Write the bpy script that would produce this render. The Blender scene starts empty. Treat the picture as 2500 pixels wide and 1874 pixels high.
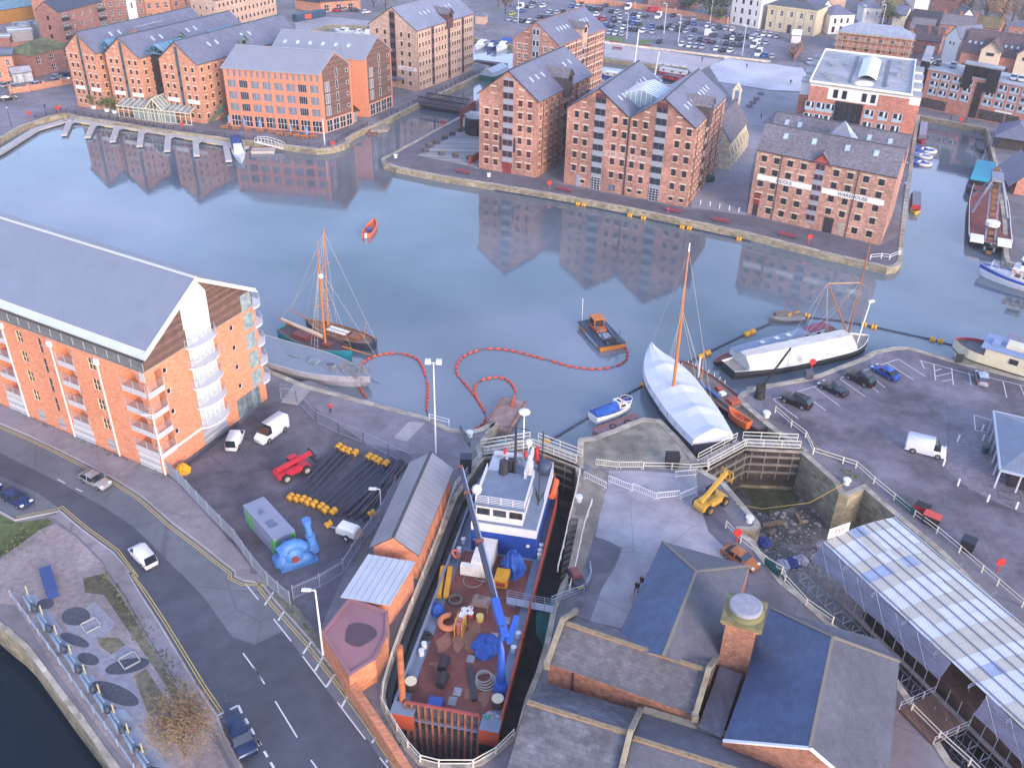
import bpy,bmesh,math,random
from math import sin,cos,pi,radians,atan2,sqrt,hypot
from mathutils import Vector,Matrix,geometry
random.seed(11)
SC=bpy.context.scene
V=Vector
# ---------------------------------------------------------------- camera
HC,PITCH,ROLL,FPX=75.0,radians(32.1),radians(-1.44),2272.0
_cr,_sr,_sp,_cp=cos(ROLL),sin(ROLL),sin(PITCH),cos(PITCH)
RM=Matrix(((1,0,0),(0,-_sp,_cp),(0,-_cp,-_sp)))@Matrix(((_cr,-_sr,0),(_sr,_cr,0),(0,0,1)))
cam=bpy.data.objects.new('camera',bpy.data.cameras.new('camera'))
SC.collection.objects.link(cam)
_r,_d,_f=RM.col[0],RM.col[1],RM.col[2]
cam.matrix_world=Matrix(((_r[0],-_d[0],-_f[0],0),(_r[1],-_d[1],-_f[1],0),(_r[2],-_d[2],-_f[2],HC),(0,0,0,1)))
cam.data.sensor_width=36
cam.data.lens=36*FPX/2500
cam.data.clip_start,cam.data.clip_end=1,6000
SC.camera=cam
# ---------------------------------------------------------------- sky, sun, exposure
SUN_EL,SUN_AZ=radians(17),radians(148)
w=bpy.data.worlds.new('World');SC.world=w;w.use_nodes=True
nt=w.node_tree;N=nt.nodes;N.clear()
sky=N.new('ShaderNodeTexSky');sky.sky_type='NISHITA';sky.sun_disc=False
sky.sun_elevation,sky.sun_rotation=SUN_EL,SUN_AZ
sky.altitude,sky.air_density,sky.dust_density,sky.ozone_density=20,1.0,1.0,1.5
tc=N.new('ShaderNodeTexCoord');mp=N.new('ShaderNodeMapping');mp.inputs['Scale'].default_value=(1,1,3.2)
nz=N.new('ShaderNodeTexNoise');nz.inputs['Scale'].default_value=1.7;nz.inputs['Detail'].default_value=5
rp=N.new('ShaderNodeValToRGB');rp.color_ramp.elements[0].position=.42;rp.color_ramp.elements[1].position=.72
mx=N.new('ShaderNodeMix');mx.data_type='RGBA'
mx.inputs['B'].default_value=(4.5,5.0,8.4,1)
ml=N.new('ShaderNodeMath');ml.operation='MULTIPLY';ml.inputs[1].default_value=.8
bg=N.new('ShaderNodeBackground');bg.inputs['Strength'].default_value=.15
ou=N.new('ShaderNodeOutputWorld')
L=nt.links.new
L(tc.outputs['Generated'],mp.inputs['Vector']);L(mp.outputs['Vector'],nz.inputs['Vector'])
L(nz.outputs['Fac'],rp.inputs['Fac']);L(rp.outputs['Color'],ml.inputs[0]);L(ml.outputs[0],mx.inputs['Factor'])
L(sky.outputs['Color'],mx.inputs['A']);L(mx.outputs['Result'],bg.inputs['Color']);L(bg.outputs[0],ou.inputs['Surface'])
sun=bpy.data.objects.new('sun',bpy.data.lights.new('sun','SUN'));SC.collection.objects.link(sun)
sun.data.energy,sun.data.angle,sun.data.color=1.6,radians(24),(1,.80,.66)
_sd=V((sin(SUN_AZ)*cos(SUN_EL),cos(SUN_AZ)*cos(SUN_EL),sin(SUN_EL)))
sun.rotation_euler=_sd.to_track_quat('Z','Y').to_euler()
vs=SC.view_settings;vs.view_transform='Standard';vs.look='None';vs.gamma=1;vs.exposure=1.42
SC.cycles.max_bounces=5;SC.cycles.diffuse_bounces=2;SC.cycles.glossy_bounces=3
SC.cycles.transmission_bounces=2;SC.cycles.caustics_reflective=False;SC.cycles.caustics_refractive=False
# ---------------------------------------------------------------- surveying: a point of the ground plan from the reference plate
OX,OY,KK=(0,620,1240,1860),(0,460,920,1394),640/2211
def gp(x,y,z=0.0):
 d=RM@V((x-1250,y-937,FPX));t=(z-HC)/d.z
 return V((d.x*t,d.y*t,z))
def nat(t,x,y):
 if t=='F':return x*1.1302,y*1.1302
 return OX[t%10]+x*KK,OY[t//10]+y*KK
def g(t,x,y,z=0.0):return gp(*nat(t,x,y),z)
def ht(b,t,x,y):
 "height of the point straight above b that is seen at row y"
 nx,ny=nat(t,x,y);lo,hi=-20,70
 for _ in range(40):
  m=(lo+hi)/2
  c=RM.transposed()@(V((b.x,b.y,m-HC)))
  if 937+FPX*c.y/c.z>ny:lo=m
  else:hi=m
 return lo
# ---------------------------------------------------------------- materials
def lin(h):
 c=[int(h[i:i+2],16)/255 for i in(0,2,4)]
 return tuple(x/12.92 if x<.04045 else((x+.055)/1.055)**2.4 for x in c)
_M={}
def mat(name,h,rough=.75,var=.25,scale=.6,metal=0.,kind='noise',h2=None,p=(1,1),spec=.4,bump=0.,streak=1.0,big=.0,crack=0):
 "procedural material in metres: noise, brick, slate, ribs, boards, solid"
 if name in _M:return _M[name]
 m=bpy.data.materials.new(name);m.use_nodes=True;_M[name]=m
 t=m.node_tree;n=t.nodes;b=n['Principled BSDF'];lk=t.links.new
 b.inputs['Roughness'].default_value=rough;b.inputs['Metallic'].default_value=metal
 b.inputs['Specular IOR Level'].default_value=spec
 c=lin(h);m.diffuse_color=(*c,1)
 if kind=='solid':
  b.inputs['Base Color'].default_value=(*c,1);return m
 tx=n.new('ShaderNodeTexCoord');co=tx.outputs['UV']
 mp=n.new('ShaderNodeMapping');mp.inputs['Scale'].default_value=(scale,scale*streak,1);lk(co,mp.inputs['Vector'])
 nz=n.new('ShaderNodeTexNoise');nz.inputs['Scale'].default_value=1;nz.inputs['Detail'].default_value=6;nz.inputs['Roughness'].default_value=.62
 lk(mp.outputs[0],nz.inputs['Vector'])
 c2=lin(h2)if h2 else tuple(min(1,x*(1+var))for x in c)
 c1=c if h2 else tuple(x*(1-var)for x in c)
 rp=n.new('ShaderNodeValToRGB');rp.color_ramp.elements[0].position=.33;rp.color_ramp.elements[1].position=.67
 rp.color_ramp.elements[0].color=(*c1,1);rp.color_ramp.elements[1].color=(*c2,1)
 lk(nz.outputs['Fac'],rp.inputs['Fac']);col=rp.outputs['Color']
 hgt=nz.outputs['Fac']
 if kind in('brick','slate'):
  br=n.new('ShaderNodeTexBrick');lk(co,br.inputs['Vector']);br.inputs['Scale'].default_value=1
  br.inputs['Brick Width'].default_value,br.inputs['Row Height'].default_value=p
  br.inputs['Mortar Size'].default_value=.012 if kind=='brick' else.02
  br.inputs['Bias'].default_value=0
  v=(.72,1.25)if kind=='brick' else(1-.85*var,1+.85*var)
  br.inputs['Color1'].default_value=(v[0],)*3+(1,);br.inputs['Color2'].default_value=(v[1],)*3+(1,)
  br.inputs['Mortar'].default_value=(1.15,1.12,1.1,1)if kind=='brick' else(.68,.68,.68,1)
  mm=n.new('ShaderNodeMix');mm.data_type='RGBA';mm.blend_type='MULTIPLY';mm.inputs['Factor'].default_value=.8
  lk(col,mm.inputs['A']);lk(br.outputs['Color'],mm.inputs['B']);col=mm.outputs['Result'];hgt=br.outputs['Fac']
 if kind in('ribs','boards'):
  sp=n.new('ShaderNodeSeparateXYZ');lk(co,sp.inputs[0])
  ma=n.new('ShaderNodeMath');ma.operation='DIVIDE';ma.inputs[1].default_value=p[0];lk(sp.outputs['X' if p[1]==0 else 'Y'],ma.inputs[0])
  fr=n.new('ShaderNodeMath');fr.operation='FRACT';lk(ma.outputs[0],fr.inputs[0])
  r2=n.new('ShaderNodeValToRGB');e=r2.color_ramp.elements
  e[0].position=.0;e[0].color=(.5,.5,.5,1);e[1].position=.22;e[1].color=(1,1,1,1)
  lk(fr.outputs[0],r2.inputs['Fac'])
  mm=n.new('ShaderNodeMix');mm.data_type='RGBA';mm.blend_type='MULTIPLY';mm.inputs['Factor'].default_value=.75 if kind=='boards' else.5
  lk(col,mm.inputs['A']);lk(r2.outputs['Color'],mm.inputs['B']);col=mm.outputs['Result'];hgt=r2.outputs['Color']
  if kind=='boards':
   fl=n.new('ShaderNodeMath');fl.operation='FLOOR';lk(ma.outputs[0],fl.inputs[0])
   wn=n.new('ShaderNodeTexWhiteNoise');wn.noise_dimensions='1D';lk(fl.outputs[0],wn.inputs['W'])
   m3=n.new('ShaderNodeMix');m3.data_type='RGBA';m3.blend_type='MULTIPLY';m3.inputs['Factor'].default_value=.45
   lk(col,m3.inputs['A']);lk(wn.outputs['Value'],m3.inputs['B']);col=m3.outputs['Result']
 if big:
  m2=n.new('ShaderNodeMapping');m2.inputs['Scale'].default_value=(.09,.09,1);m2.inputs['Location'].default_value=(3.7,1.9,0);lk(co,m2.inputs['Vector'])
  z2=n.new('ShaderNodeTexNoise');z2.inputs['Scale'].default_value=1;z2.inputs['Detail'].default_value=7;z2.inputs['Roughness'].default_value=.68
  lk(m2.outputs[0],z2.inputs['Vector'])
  r3=n.new('ShaderNodeValToRGB');e=r3.color_ramp.elements
  e[0].position=.40;e[0].color=(1-big,)*3+(1,);e[1].position=.60;e[1].color=(1+big*.7,)*3+(1,)
  lk(z2.outputs['Fac'],r3.inputs['Fac'])
  m4=n.new('ShaderNodeMix');m4.data_type='RGBA';m4.blend_type='MULTIPLY';m4.inputs['Factor'].default_value=1
  lk(col,m4.inputs['A']);lk(r3.outputs['Color'],m4.inputs['B']);col=m4.outputs['Result']
 if crack:
  m5=n.new('ShaderNodeMix');m5.data_type='VECTOR';m5.inputs['Factor'].default_value=.12;lk(co,m5.inputs['A']);lk(nz.outputs['Color'],m5.inputs['B'])
  vo=n.new('ShaderNodeTexVoronoi');vo.feature='DISTANCE_TO_EDGE';vo.inputs['Scale'].default_value=crack;lk(m5.outputs['Result'],vo.inputs['Vector'])
  r5=n.new('ShaderNodeValToRGB');e=r5.color_ramp.elements;e[0].color=(.7,)*3+(1,);e[1].position=.008;lk(vo.outputs['Distance'],r5.inputs['Fac'])
  v2=n.new('ShaderNodeTexVoronoi');v2.inputs['Scale'].default_value=crack*2.3;lk(m5.outputs['Result'],v2.inputs['Vector'])
  r6=n.new('ShaderNodeValToRGB');e=r6.color_ramp.elements;e[0].position=.06;e[0].color=(.74,)*3+(1,);e[1].position=.2;e[1].color=(1,1,1,1);lk(v2.outputs['Distance'],r6.inputs['Fac'])
  for rr_ in(r5,r6):
   m6=n.new('ShaderNodeMix');m6.data_type='RGBA';m6.blend_type='MULTIPLY';m6.inputs['Factor'].default_value=1;lk(col,m6.inputs['A']);lk(rr_.outputs['Color'],m6.inputs['B']);col=m6.outputs['Result']
 lk(col,b.inputs['Base Color'])
 if bump:
  bp=n.new('ShaderNodeBump');bp.inputs['Strength'].default_value=bump;bp.inputs['Distance'].default_value=.05
  lk(hgt,bp.inputs['Height']);lk(bp.outputs[0],b.inputs['Normal'])
 return m
def sol(h,rough=.5,metal=0.,spec=.5):return mat('paint '+h+str(rough),h,rough,kind='solid',metal=metal,spec=spec)
def dirty(h,rough=.6,var=.18,scale=.8):return mat('worn '+h,h,rough,var=var,scale=scale)
# ---------------------------------------------------------------- mesh builder
class MB:
 def __init__(s):s.v,s.f,s.i,s.k=[],[],[],0
 def mi(s,k):s.k=k;return s
 def face(s,pts):
  n=len(s.v);s.v+=[tuple(p)for p in pts];s.f.append(tuple(range(n,n+len(pts))));s.i.append(s.k);return s
 def mesh(s,vs,fs):
  n=len(s.v);s.v+=[tuple(p)for p in vs]
  for f in fs:s.f.append(tuple(n+j for j in f));s.i.append(s.k)
  return s
 def box(s,x0,x1,y0,y1,z0,z1):
  return s.mesh([(x,y,z)for z in(z0,z1)for x,y in((x0,y0),(x1,y0),(x1,y1),(x0,y1))],[(3,2,1,0),(4,5,6,7),(0,1,5,4),(1,2,6,5),(2,3,7,6),(3,0,4,7)])
 def bar(s,a,b,w,h=None,up=(0,0,1)):
  "rectangular bar from a to b"
  a,b=V(a),V(b);d=(b-a);h=h or w
  if d.length<1e-6:return s
  d.normalize();up=V(up)
  if abs(d.dot(up))>.98:up=V((1,0,0))
  x=d.cross(up).normalized()*w/2;y=x.cross(d).normalized()*h/2
  return s.mesh([p+sx*x+sy*y for p in(a,b)for sx,sy in((-1,-1),(1,-1),(1,1),(-1,1))],[(3,2,1,0),(4,5,6,7),(0,1,5,4),(1,2,6,5),(2,3,7,6),(3,0,4,7)])
 def cyl(s,a,b,r0,r1=None,n=8,cap=True):
  a,b=V(a),V(b);r1=r0 if r1 is None else r1;d=(b-a).normalized()
  up=V((0,0,1))if abs(d.z)<.95 else V((1,0,0));x=d.cross(up).normalized();y=x.cross(d)
  vs=[p+r*(cos(2*pi*i/n)*x+sin(2*pi*i/n)*y)for p,r in((a,r0),(b,r1))for i in range(n)]
  fs=[(i,(i+1)%n,n+(i+1)%n,n+i)for i in range(n)]
  if cap:fs+=[tuple(range(n-1,-1,-1)),tuple(range(n,2*n))]
  return s.mesh(vs,fs)
 def tube(s,pts,r,n=6):
  pts=[V(p)for p in pts];rings=[]
  rr=r if isinstance(r,(list,tuple))else[r]*len(pts)
  for i,p in enumerate(pts):
   d=(pts[min(i+1,len(pts)-1)]-pts[max(i-1,0)]).normalized()
   up=V((0,0,1))if abs(d.z)<.95 else V((1,0,0));x=d.cross(up).normalized();y=x.cross(d)
   rings.append([p+rr[i]*(cos(2*pi*j/n)*x+sin(2*pi*j/n)*y)for j in range(n)])
  return s.loft(rings,True)
 def loft(s,rings,closed=True,caps=True):
  n=len(rings[0]);vs=[p for r in rings for p in r];fs=[]
  for i in range(len(rings)-1):
   for j in range(n if closed else n-1):
    fs.append((i*n+j,i*n+(j+1)%n,(i+1)*n+(j+1)%n,(i+1)*n+j))
  if caps:fs+=[tuple(range(n-1,-1,-1)),tuple(range((len(rings)-1)*n,len(rings)*n))]
  return s.mesh(vs,fs)
 def lathe(s,prof,o=(0,0,0),n=12):
  return s.loft([[(o[0]+r*cos(2*pi*j/n),o[1]+r*sin(2*pi*j/n),o[2]+z)for j in range(n)]for r,z in prof])
 def prism(s,poly,z0,z1):
  n=len(poly)
  return s.mesh([(p[0],p[1],z0)for p in poly]+[(p[0],p[1],z1)for p in poly],[tuple(range(n-1,-1,-1)),tuple(range(n,2*n))]+[(i,(i+1)%n,n+(i+1)%n,n+i)for i in range(n)])
 def ball(s,c,rx,ry=None,rz=None,n=10,m=6):
  ry,rz=ry or rx,rz or rx
  return s.loft([[(c[0]+rx*max(.02,sin(pi*i/m))*cos(2*pi*j/n),c[1]+ry*max(.02,sin(pi*i/m))*sin(2*pi*j/n),c[2]-rz*cos(pi*i/m))for j in range(n)]for i in range(m+1)])
 def xf(s,M,start=0):
  for i in range(start,len(s.v)):s.v[i]=tuple(M@V(s.v[i]))
  return s
 def data(s,name,mats,smooth=False):
  me=bpy.data.meshes.new(name);me.from_pydata(s.v,[],s.f);me.update()
  for m in(mats if isinstance(mats,(list,tuple))else[mats]):me.materials.append(m)
  me.polygons.foreach_set('material_index',s.i)
  if smooth:me.polygons.foreach_set('use_smooth',[True]*len(s.f))
  uv=me.uv_layers.new(name='UVMap').data
  for p in me.polygons:
   n=p.normal
   if abs(n.z)>.97:t,q=V((1,0,0)),V((0,1,0))
   else:t=V((-n.y,n.x,0)).normalized();q=n.cross(t)
   for li in p.loop_indices:
    c=me.vertices[me.loops[li].vertex_index].co;uv[li].uv=(c.dot(t),c.dot(q))
  return me
 def build(s,name,mats,parent=None,smooth=False,world=False):
  if not s.f:return None
  if world and parent is not None:
   im=parent.matrix_world.inverted()if parent.parent is None else(parent.parent.matrix_world@parent.matrix_basis).inverted()
   s.xf(im)
  me=s.data(name,mats,smooth)
  if smooth:
   bmm=bmesh.new();bmm.from_mesh(me);bmesh.ops.remove_doubles(bmm,verts=bmm.verts,dist=.0005);bmm.to_mesh(me);bmm.free()
  return link(name,me,parent)
def link(name,me,parent=None):
 o=bpy.data.objects.new(name,me);SC.collection.objects.link(o)
 if parent is not None:o.parent=parent
 return o
def tag(o,label=None,cat=None,group=None,kind=None):
 for k,v in(('label',label),('category',cat),('group',group),('kind',kind)):
  if v:o[k]=v
 return o
def thing(name,label,cat,loc=(0,0,0),rz=0.,group=None):
 o=bpy.data.objects.new(name,None);SC.collection.objects.link(o);o.empty_display_size=.3
 o.location=loc;o.rotation_euler=(0,0,rz);o.matrix_world=Matrix.Translation(V(loc))@Matrix.Rotation(rz,4,'Z')
 return tag(o,label,cat,group,'thing')
def copy_tree(o,parent=None):
 c=o.copy();SC.collection.objects.link(c);c.parent=parent
 for k in o.children:copy_tree(k,c)
 return c
def place(o,loc,rz=0.,label=None,group=None):
 o.location=loc;o.rotation_euler=(0,0,rz)
 if label:o['label']=label
 if group:o['group']=group
 return o
def ang(a,b):return atan2(b[1]-a[1],b[0]-a[0])
def offs(poly,d,closed=True):
 "parallel offset of a polyline, positive to the left"
 n=len(poly);out=[]
 for i in range(n):
  a=poly[i-1]if(closed or i>0)else None;b=poly[i];c=poly[(i+1)%n]if(closed or i<n-1)else None
  d1=(V(b).to_2d()-V(a).to_2d()).normalized()if a is not None else None
  d2=(V(c).to_2d()-V(b).to_2d()).normalized()if c is not None else None
  if d1 is None:d1=d2
  if d2 is None:d2=d1
  n1=V((-d1.y,d1.x));n2=V((-d2.y,d2.x));m=n1+n2
  m=n1 if m.length<.3 else m.normalized()/max(.5,m.normalized().dot(n1))
  out.append(V((b[0]+m.x*d,b[1]+m.y*d,b[2]if len(b)>2 else 0)))
 return out
def poly_sheet(name,loops,z,m,kind='structure',thick=0):
 tri=geometry.tessellate_polygon([[V((p[0],p[1],0))for p in l]for l in loops])
 flat=[p for l in loops for p in l];mb=MB()
 vs=[(p[0],p[1],z)for p in flat];fs=[]
 for a,b,c in tri:
  u=(flat[b][0]-flat[a][0])*(flat[c][1]-flat[a][1])-(flat[b][1]-flat[a][1])*(flat[c][0]-flat[a][0])
  fs.append((a,b,c)if u>0 else(a,c,b))
 mb.mesh(vs,fs)
 return tag(mb.build(name,m),kind=kind)
# ================================================================ GROUND, WATER, DOCKS
_g0=g
def g(t,x,y,z=0.0):
 return gp(x,y,z)if t=='N' else _g0(t,x,y,z)
def pl(*s,z=0.0):
 "list of points: tile number followed by x,y pairs"
 out=[]
 for t,*xy in s:out+=[g(t,xy[i],xy[i+1],z)for i in range(0,len(xy),2)]
 return out
WZ=-1.35
nearL=pl((21,1925,600,2062,400,2048,378,1990,392,1900,432,1820,452,1660,437,1480,342,960,205,440,70,300,10),(11,170,1545,60,1480))
_e=nearL[-1]+(nearL[-1]-nearL[-5]).normalized()*130
basin=nearL+[_e]+pl((0,-420,1400,0,1170,200,1060,420,985,560,958,640,985,1300,1090,1900,1172),(1,0,1197,270,1230,520,1262,660,1252,760,1222,805,1195,800,1168,860,1125,960,1080,1090,1030,1390,878,1480,840,1940,618,1990,560,1000,300,470,290,470,262,630,212,1030,222,1860,325,2180,385),(2,810,495,1500,580,1560,632,1450,720,800,685,380,580,20,715),(1,1890,838,1735,985,1180,1285,1085,1330,1072,1350,1090,1383,1200,1412,1560,1487),(12,0,-10,500,72,1000,166,1450,262,2000,374),(13,0,412,500,540,880,628,1060,672,1140,660,1183,620,1200,400,1240,50),(3,1262,1500,1300,1200,1335,978,1890,1085,1905,1150,1985,1500),(13,2030,300,2040,560,2060,620,2300,700,3000,900,3000,1800,2211,1600,1580,1438,1340,1368,1230,1335,1110,1338,930,1375,860,1420,420,1590),(22,2110,80,1975,130,1935,165,1950,215,2060,310,2140,380),(23,60,430,290,590),(22,1980,568,1660,742,1590,690,1450,520,1290,360,1140,345,1060,370,870,450,700,510,605,515,588,540,585,640),('N',1408,1128,1300,1086,1181,1106))
dockL=pl(('N',1184,1120),(21,1900,745,1850,830,1720,1010,1600,1310,1500,1570),(31,1440,70,1350,290,1275,480,1185,740,1125,950,1108,1060,1128,1150,1218,1330,1312,1480,1420,1590,1560,1625,1750,1630,1900,1590,2040,1500,2211,1350))
dockR=pl((32,150,1060,240,840,310,600,365,330,430,150),(22,500,1658,598,1195,515,1190,545,1060,590,860),('N',1404,1142,1300,1101))
dock1=dockL+dockR
dock2=pl((23,325,640,600,885,650,980,730,1005,830,965,865,950,1130,1180,1500,1490),(33,1760,110,2100,420,2400,720,2700,1000,2500,2300,1600,1600,1340,1190,990,690,600,450,330,200,190,90),(23,0,1490),(22,2080,1385,1985,1320,1980,1300,2090,1300,2132,1262,2120,1225,2010,1100,1830,890,1670,800,1995,615))
river=pl((30,-500,100,-200,300,0,480,60,530,140,590,230,680,340,830,470,1010,570,1150,740,1370,880,1560,1000,1720,1200,2000,-1200,2400,-1500,600))
G_ASPH=mat('asphalt','736f75',.9,.14,.35,big=.25,crack=.13)
outer=[V((-1500,-200,0)),V((1500,-200,0)),V((1500,2500,0)),V((-1500,2500,0))]
poly_sheet('ground',[outer,basin,dock1,dock2,river],0,G_ASPH)
m=bpy.data.materials.new('water');m.use_nodes=True;t=m.node_tree;b=t.nodes['Principled BSDF']
b.inputs['Base Color'].default_value=(*lin('656a6c'),1);b.inputs['Roughness'].default_value=.035;b.inputs['IOR'].default_value=1.7
b.inputs['Specular IOR Level'].default_value=.6
tc=t.nodes.new('ShaderNodeTexCoord')
mp=t.nodes.new('ShaderNodeMapping');mp.inputs['Rotation'].default_value=(0,0,radians(15));mp.inputs['Scale'].default_value=(.5,1.15,1);t.links.new(tc.outputs['Object'],mp.inputs[0])
z1=t.nodes.new('ShaderNodeTexNoise');z1.inputs['Scale'].default_value=.9;z1.inputs['Detail'].default_value=4;t.links.new(mp.outputs[0],z1.inputs['Vector'])
bp=t.nodes.new('ShaderNodeBump');bp.inputs['Strength'].default_value=.075;bp.inputs['Distance'].default_value=.12
t.links.new(z1.outputs['Fac'],bp.inputs['Height']);t.links.new(bp.outputs[0],b.inputs['Normal'])
z2=t.nodes.new('ShaderNodeTexNoise');z2.inputs['Scale'].default_value=.022;z2.inputs['Detail'].default_value=3;t.links.new(tc.outputs['Object'],z2.inputs['Vector'])
rp=t.nodes.new('ShaderNodeValToRGB');e=rp.color_ramp.elements;e[0].position=.4;e[1].position=.62
e[0].color=(*lin('525e69'),1);e[1].color=(*lin('6a7682'),1);t.links.new(z2.outputs['Fac'],rp.inputs[0]);t.links.new(rp.outputs[0],b.inputs['Base Color'])
WATER=m
z3=t.nodes.new('ShaderNodeTexNoise');z3.inputs['Scale'].default_value=.03;z3.inputs['Detail'].default_value=5;t.links.new(mp.outputs[0],z3.inputs['Vector']);mr=t.nodes.new('ShaderNodeMapRange');mr.inputs[1].default_value,mr.inputs[2].default_value,mr.inputs[3].default_value,mr.inputs[4].default_value=.42,.68,.015,.07;t.links.new(z3.outputs['Fac'],mr.inputs[0]);t.links.new(mr.outputs[0],b.inputs['Roughness'])
def grow(poly,d=.4):
 area=sum(poly[i-1].x*poly[i].y-poly[i].x*poly[i-1].y for i in range(len(poly)))
 return offs(poly,-d if area>0 else d),area>0
poly_sheet('water',[grow(basin)[0]],WZ,WATER)
m2=m.copy();m2.name='river water';m2.node_tree.nodes['Principled BSDF'].inputs['IOR'].default_value=1.2;m2.node_tree.nodes['Principled BSDF'].inputs['Specular IOR Level'].default_value=.3
for n in list(m2.node_tree.nodes):
 if n.type=='VALTORGB':n.color_ramp.elements[0].color=(*lin('10202c'),1);n.color_ramp.elements[1].color=(*lin('182e38'),1)
poly_sheet('river',[grow(river)[0]],-3.6,m2)
MUD=mat('dock floor','6b6765',.75,.3,.9,kind='brick',p=(1.6,.9),big=.45)
poly_sheet('dry_dock_floor',[grow(dock1)[0]],-7,mat('dark dock floor','34343a',.7,.4,.6,big=.4))
poly_sheet('dry_dock_floor',[grow(dock2)[0]],-6.5,MUD)
STONE=mat('quay stone','8f8672',.9,kind='brick',p=(1.1,.42),scale=.9,var=.3,big=.25)
COPE=mat('coping stone','a0978a',.9,.2,.7,kind='brick',p=(1.3,.8),big=.25)
CONC=mat('concrete','a09a98',.9,.14,.4,big=.2)
def wall_strip(mb,pts,z0,z1,closed=True):
 n=len(pts)
 for i in range(n if closed else n-1):
  a,b=pts[i],pts[(i+1)%n]
  mb.face([(a.x,a.y,z0),(b.x,b.y,z0),(b.x,b.y,z1),(a.x,a.y,z1)])
def ring(mb,pts,w,z,side,closed=True,h=.1):
 q=offs(pts,w*side,closed);n=len(pts)
 for i in range(n if closed else n-1):
  j=(i+1)%n
  A=[(p.x,p.y)for p in(pts[i],pts[j],q[j],q[i])]
  mb.face([(x,y,z+h)for x,y in A])
  mb.face([(*A[2],z),(*A[3],z),(*A[3],z+h),(*A[2],z+h)])
  mb.face([(*A[0],z),(*A[1],z),(*A[1],z+h),(*A[0],z+h)])
def quay(name,label,poly,depth,cope_w=.9):
 ccw=grow(poly)[1];o=thing(name,label,'quay wall',(poly[0].x,poly[0].y,0))
 mb=MB();wall_strip(mb,poly,-depth,0);mb.build('stonework',STONE,o,world=True)
 mb=MB();ring(mb,poly,cope_w,.003,-1 if ccw else 1);mb.build('coping',COPE,o,world=True)
quay('quay_wall','long stone quay wall with pale coping running round the dock basin and canal',basin,4)
quay('quay_wall','dark stepped stone wall of the dry dock holding the red and blue ship',dock1,7.4,.6)
quay('quay_wall','stone wall of the empty dry dock beside the sheeted scaffold tent',dock2,7,.8)
quay('quay_wall','mossy stone river wall at bottom left below the pipes and footway',river,5,.5)
o=thing('altar_steps','dark stone altar steps between the white rail and the dry dock ship','steps',dockL[3])
mb=MB();prev=offs(dockL,.02,False)
ccw=grow(dock1)[1];sg=1 if ccw else-1
d,z=.02,-.9
for k in range(5):
 a=offs(dockL,sg*d,False);b2=offs(dockL,sg*(d+.55),False)
 for i in range(len(a)-1):
  mb.face([(a[i].x,a[i].y,z),(a[i+1].x,a[i+1].y,z),(b2[i+1].x,b2[i+1].y,z),(b2[i].x,b2[i].y,z)])
  mb.face([(b2[i].x,b2[i].y,z-1.1),(b2[i+1].x,b2[i+1].y,z-1.1),(b2[i+1].x,b2[i+1].y,z),(b2[i].x,b2[i].y,z)])
 d+=.55;z-=1.1
mb.build('treads',mat('altar stone','5d5a5c',.85,.35,.8,streak=.4,big=.3),o,world=True)
# -------------------------------------------------- surfaces laid on the ground
def area(name,pts,z,m):return poly_sheet(name,[pts],z,m)
ROADM=mat('road asphalt','65676f',.85,.09,.8,big=.14,crack=.09)
ROADD=mat('road asphalt worn','494b56',.7,.14,.5,big=.18)
PAVE=mat('pavement','837c82',.9,.13,.6,big=.16,crack=.15)
kerbU=pl((20,-400,230,0,398,250,505,500,622,780,765,1000,885,1200,1015,1450,1235,1700,1425,1850,1545,1980,1645),(30,1975,45,2060,85,2180,100),(31,20,90,75,125,180,262,470,585,700,885,960,1232,1200,1580,1330,1780))
kerbD=pl((30,2250,1950,2050,1658,1900,1380,1835,1215,1680,985,1510,705,1340,425,1190,195,1075,5),(20,1105,1650,960,1480,700,1290,505,1125,490,1132,132,1205,0,1132,-400,960))
area('road',kerbU+kerbD,.01,ROADM)
area('road',pl((20,-300,520,0,640,300,790,480,880,560,920,700,1000,900,1110,1120,1260,1290,1420,1500,1640),(30,1540,30,1720,220,1960,550,2150,620),(31,250,500,420,740,620,1010,960,1420,1180,1750),(30,2240,1900,2060,1650,1910,1380,1850,1215,1695,985,1525,705,1355,425,1205,195,1090,5),(20,1125,1650,980,1480,720,1290,525,1125,330,985,0,830,-300,700)),.016,ROADD)
pavU=pl((20,-400,60,0,230,245,340,650,510,1000,670,1210,742,1370,815,1500,905,1600,1010,1760,1190,1950,1400,2110,1600),(21,-30,1658))
area('pavement',kerbU[:16]+pl((31,60,30))+pavU[::-1],.1,PAVE)
area('pavement',kerbU[16:]+pl((31,1400,1780,1000,1180,780,880,480,450,300,230,170,90)),.09,mat('verge','6c6a62',.95,.25,1,big=.2))
pavD=pl((30,2150,1950,1980,1658,1800,1330,1700,1270,1500,950,1330,680,1180,430,1060,210,900,0),(20,870,1560,640,1330,480,1215,400,1180))
area('pavement',kerbD[:14]+pl((20,488,1150))+pavD[::-1],.1,PAVE)
area('gravel_plot',pl((20,300,1290,470,1240,640,1345,870,1575),(30,900,15,1050,215,1170,440,1320,690,1490,960,1690,1280,1850,1500,1950,1700,1200,1750,960,1480,840,1330,640,1060,480,850,300,560,230,430,130,290,-200,240),(20,-200,1600,0,1540)),.012,mat('gravel','8f8384',.95,.22,1.6,big=.25))
area('path',pl((30,240,200,300,190,480,430,600,620,780,870,900,1000,1080,1200,1330,1500,1420,1660,1250,1700,1150,1560,1000,1350,800,1080,640,850,480,640,330,420)),.02,mat('paving slabs','8b92a0',.85,.1,.5,kind='brick',p=(1.2,1.2)))
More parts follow.
